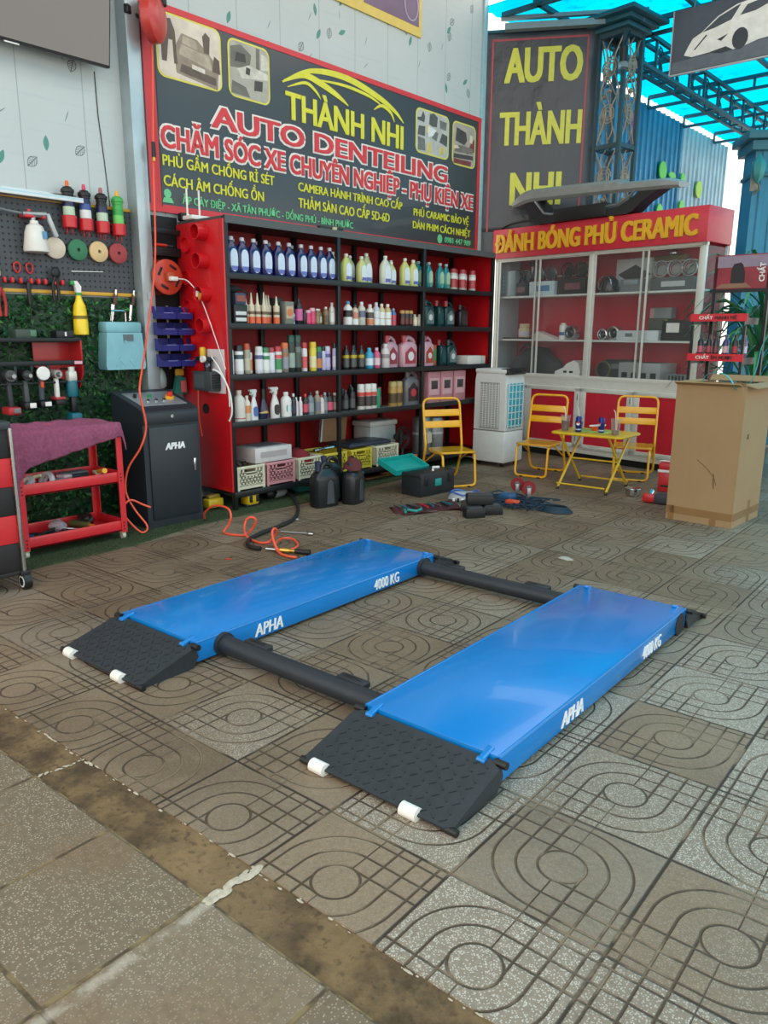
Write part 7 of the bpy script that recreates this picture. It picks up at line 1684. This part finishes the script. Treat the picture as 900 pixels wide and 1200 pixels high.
# zip bag, battery packs, wheels, blue netting
t = thing('zip_bag', 'clear blue-edged zip bag of small parts on the floor by the lone chair', 'bag', (-4.02, 5.62, 0), .7)
b = MB(); b.lathe([(.1, 0), (.13, .03), (.12, .07), (.08, .09), (0, .095)], n=14, sx=1.15, sy=.7); b.build('bag', mat('bag_grey', '#a7aeb4', .25), t)
b = MB(); b.tube([(.135*math.cos(q*PI/9), .085*math.sin(q*PI/9), .085+.012*math.sin(q*1.3)) for q in range(18)], .008, 6, closed=True); b.build('blue_edge', mat('edge_blue', '#3d62b0', .4), t)
for q in range(6): MB().box((-.1+.04*q, -.086, .03), (.02, .012, .035), b=.003, rz=.1*q).build('part', (WHT, BLK)[q % 2], t)
for (x, y, z, rz, lab) in ((-3.60, 5.18, 0, 1.0, 'black battery pack lying in front of the other two'), (-3.76, 5.36, 0, .5, 'black battery pack lying on the floor behind the front one'), (-3.55, 5.37, 0, .9, 'black battery pack lying on the floor nearest the castor wheels')):
    t = thing('battery_pack', lab, 'battery', (x, y, z), rz, 'black battery packs heaped on the floor')
    MB().box((0, 0, .04), (.17, .095, .08), b=.004).build('case', BLK, t); MB().box((0, 0, .082), (.13, .07, .012), b=.003).build('rail', mat('dark_grey_rail', '#3b3e42', .5), t)
t = thing('battery_pack', 'black battery pack resting on top of the others', 'battery', (-3.64, 5.31, .09), .75, 'black battery packs heaped on the floor')
MB().box((0, 0, .04), (.22, .13, .075), b=.004).build('case', BLK, t); MB().box((0, 0, .082), (.2, .1, .01), b=.003).build('rail', mat('dark_grey_rail', '#3b3e42'), t)
for (x, y, rz, lab) in ((-3.78, 6.14, .5, 'red rimmed castor wheel nearer the toolbox'), (-3.60, 6.04, .75, 'red rimmed castor wheel standing by the blue netting')):
    t = thing('castor_wheel', lab, 'castor', (x, y, 0), rz, 'red castor wheels on the floor')
    MB().lathe([(.042, -.018), (.062, -.018), (.066, -.008), (.066, .008), (.062, .018), (.042, .018)], (0, 0, .12), 26, M=Matrix.Rotation(PI/2, 4, 'X')).build('tyre', mat('castor_red', '#86141f', .45), t)
    MB().lathe([(0, -.022), (.02, -.022), (.045, -.012), (.045, .012), (.02, .022), (0, .022)], (0, 0, .12), 22, M=Matrix.Rotation(PI/2, 4, 'X')).build('hub', mat('hub_grey', '#4f5558', .4, .4), t)
    b = MB()
    for s in (-1, 1): b.box((0, s*.028, .065), (.035, .005, .125), b=.002)
    b.box((0, 0, .006), (.10, .085, .01), b=.002); b.build('fork', STL, t)
t = thing('netting', 'heap of dark blue netting and cord on the floor around the castor wheels', 'netting', (-3.60, 5.86, 0), 0)
b = MB()
for q in range(26): 
    c_ = (R.uniform(-.25, .15), R.uniform(-.2, .2)); b.tube(rounded([(c_[0]+R.uniform(-.2, .2), c_[1]+R.uniform(-.16, .16), R.uniform(.008, .05)) for _ in range(5)]), .006, 5)
b.build('cord', mat('net_blue', '#182f42', .7), t)
b = MB()
for q in range(5): b.tube([(.38+(.17-.012*q)*math.cos(k*PI/14), -.02+(.10-.01*q)*math.sin(k*PI/14), .010+.009*q) for k in range(28)], .006, 5, closed=True)
b.build('coil', mat('coil_blue', '#18394b', .5), t)
b = MB(); b.box((.03, -.13, .035), (.12, .07, .06), b=.012); b.build('orange_fitting', mat('fitting_orange', '#d8512e', .4), t)
b = MB(); b.box((-.12, .02, .05), (.14, .12, .07), b=.02); b.build('blue_part', mat('part_blue', '#25567c', .4), t)
# orange hose curls, black hose, brass coupling
hm = mat('orange_hose', '#ef5a3c', .35, coat=.2)
b = MB(); pts = [(-5.13, 3.57, .012), (-5.053, 3.52, .086), (-4.929, 3.508, .162), (-4.805, 3.499, .185), (-4.691, 3.485, .18), (-4.646, 3.472, .13), (-4.672, 3.464, .06), (-4.69, 3.432, .014), (-4.614, 3.418, .01), (-4.51, 3.462, .01), (-4.475, 3.48, .02), (-4.424, 3.504, .078), (-4.394, 3.509, .136), (-4.405, 3.484, .163), (-4.437, 3.455, .146), (-4.441, 3.437, .09), (-4.431, 3.44, .03), (-4.329, 3.425, .012), (-4.235, 3.427, .01), (-4.206, 3.475, .014), (-4.168, 3.489, .057), (-4.132, 3.487, .106), (-4.126, 3.459, .132), (-4.1, 3.415, .112), (-4.034, 3.376, .065), (-3.979, 3.361, .025), (-3.952, 3.407, .012), (-3.954, 3.497, .012), (-4.003, 3.573, .016), (-4.132, 3.629, .02), (-4.163, 3.565, .03), (-4.096, 3.453, .042), (-4.007, 3.368, .03), (-3.918, 3.335, .012), (-3.827, 3.332, .01), (-3.772, 3.352, .01)]
b.tube(rounded(pts, k=6), .0085, 8); tag(b.build('air_hose', hm, None), 'curling orange air hose on the paving beside the blue lift deck', 'hose')
b = MB(); b.tube(rounded([(-5.562, 4.508, .03), (-5.4, 4.602, .04), (-5.228, 4.591, .04), (-4.983, 4.441, .03), (-4.759, 4.25, .018), (-4.587, 4.043, .018), (-4.499, 3.826, .018), (-4.439, 3.604, .018), (-4.372, 3.442, .018), (-4.29, 3.341, .018), (-4.196, 3.292, .018), (-4.10, 3.305, .018)], k=7), .0155, 9); tag(b.build('rubber_hose', mat('rubber_black', '#1f2021', .5), None), 'thick black rubber hose running from under the shelving to the blue lift', 'hose')
t = thing('hose_coupling', 'brass and steel coupling joining the hoses beside the blue lift deck', 'coupling', (-3.95, 3.385, .02), .45)
M0 = mat('brass', '#c8a24a', .3, .8)
b = MB(); b.cyl((-.13, 0, 0), (-.02, 0, 0), .009); b.build('steel_tip', CHR, t); b = MB(); b.cyl((-.02, 0, 0), (.05, 0, 0), .018, n=8); b.cyl((.05, 0, 0), (.09, 0, 0), .013); b.build('brass_body', M0, t); b = MB(); b.cyl((.09, 0, 0), (.20, .0, 0), .016, .02); b.build('black_sleeve', BLK, t)
t = thing('tie_rod', 'thin steel rod with a knuckle end lying on the paving behind the hoses', 'rod', (-4.27, 3.79, .012), .47)
b = MB(); b.cyl((-.12, 0, 0), (.10, 0, 0), .007); b.build('rod', STL, t); b = MB(); b.box((.12, 0, 0), (.05, .04, .022), b=.008); b.build('knuckle', CHR, t)
b = MB(); b.prism([(-.05, -.025), (.025, -.04), (.055, .0), (.0, .03), (-.04, .025)], 0, .006, ax='z'); tag(b.build('paper_scrap', M_('#b8b2a6', .7), None, (-2.42, 4.60, .001)), 'small pale scrap of paper on the paving beyond the lift', 'scrap')
b = MB(); b.box((0, 0, .003), (.05, .015, .005), b=.001, rz=.4); tag(b.build('tape_scrap', mat('red_scrap', '#c9452f', .6), None, (-4.10, 3.03, .001)), 'tiny red scrap on the paving beside the blue lift deck', 'scrap')
b = MB(); b.box((0, 0, .003), (.05, .02, .005), b=.001, rz=.9); tag(b.build('tape_scrap', M_('#d5d3cc', .6), None, (-4.62, 4.10, .001)), 'tiny white scrap on the paving in front of the yellow tool', 'scrap')
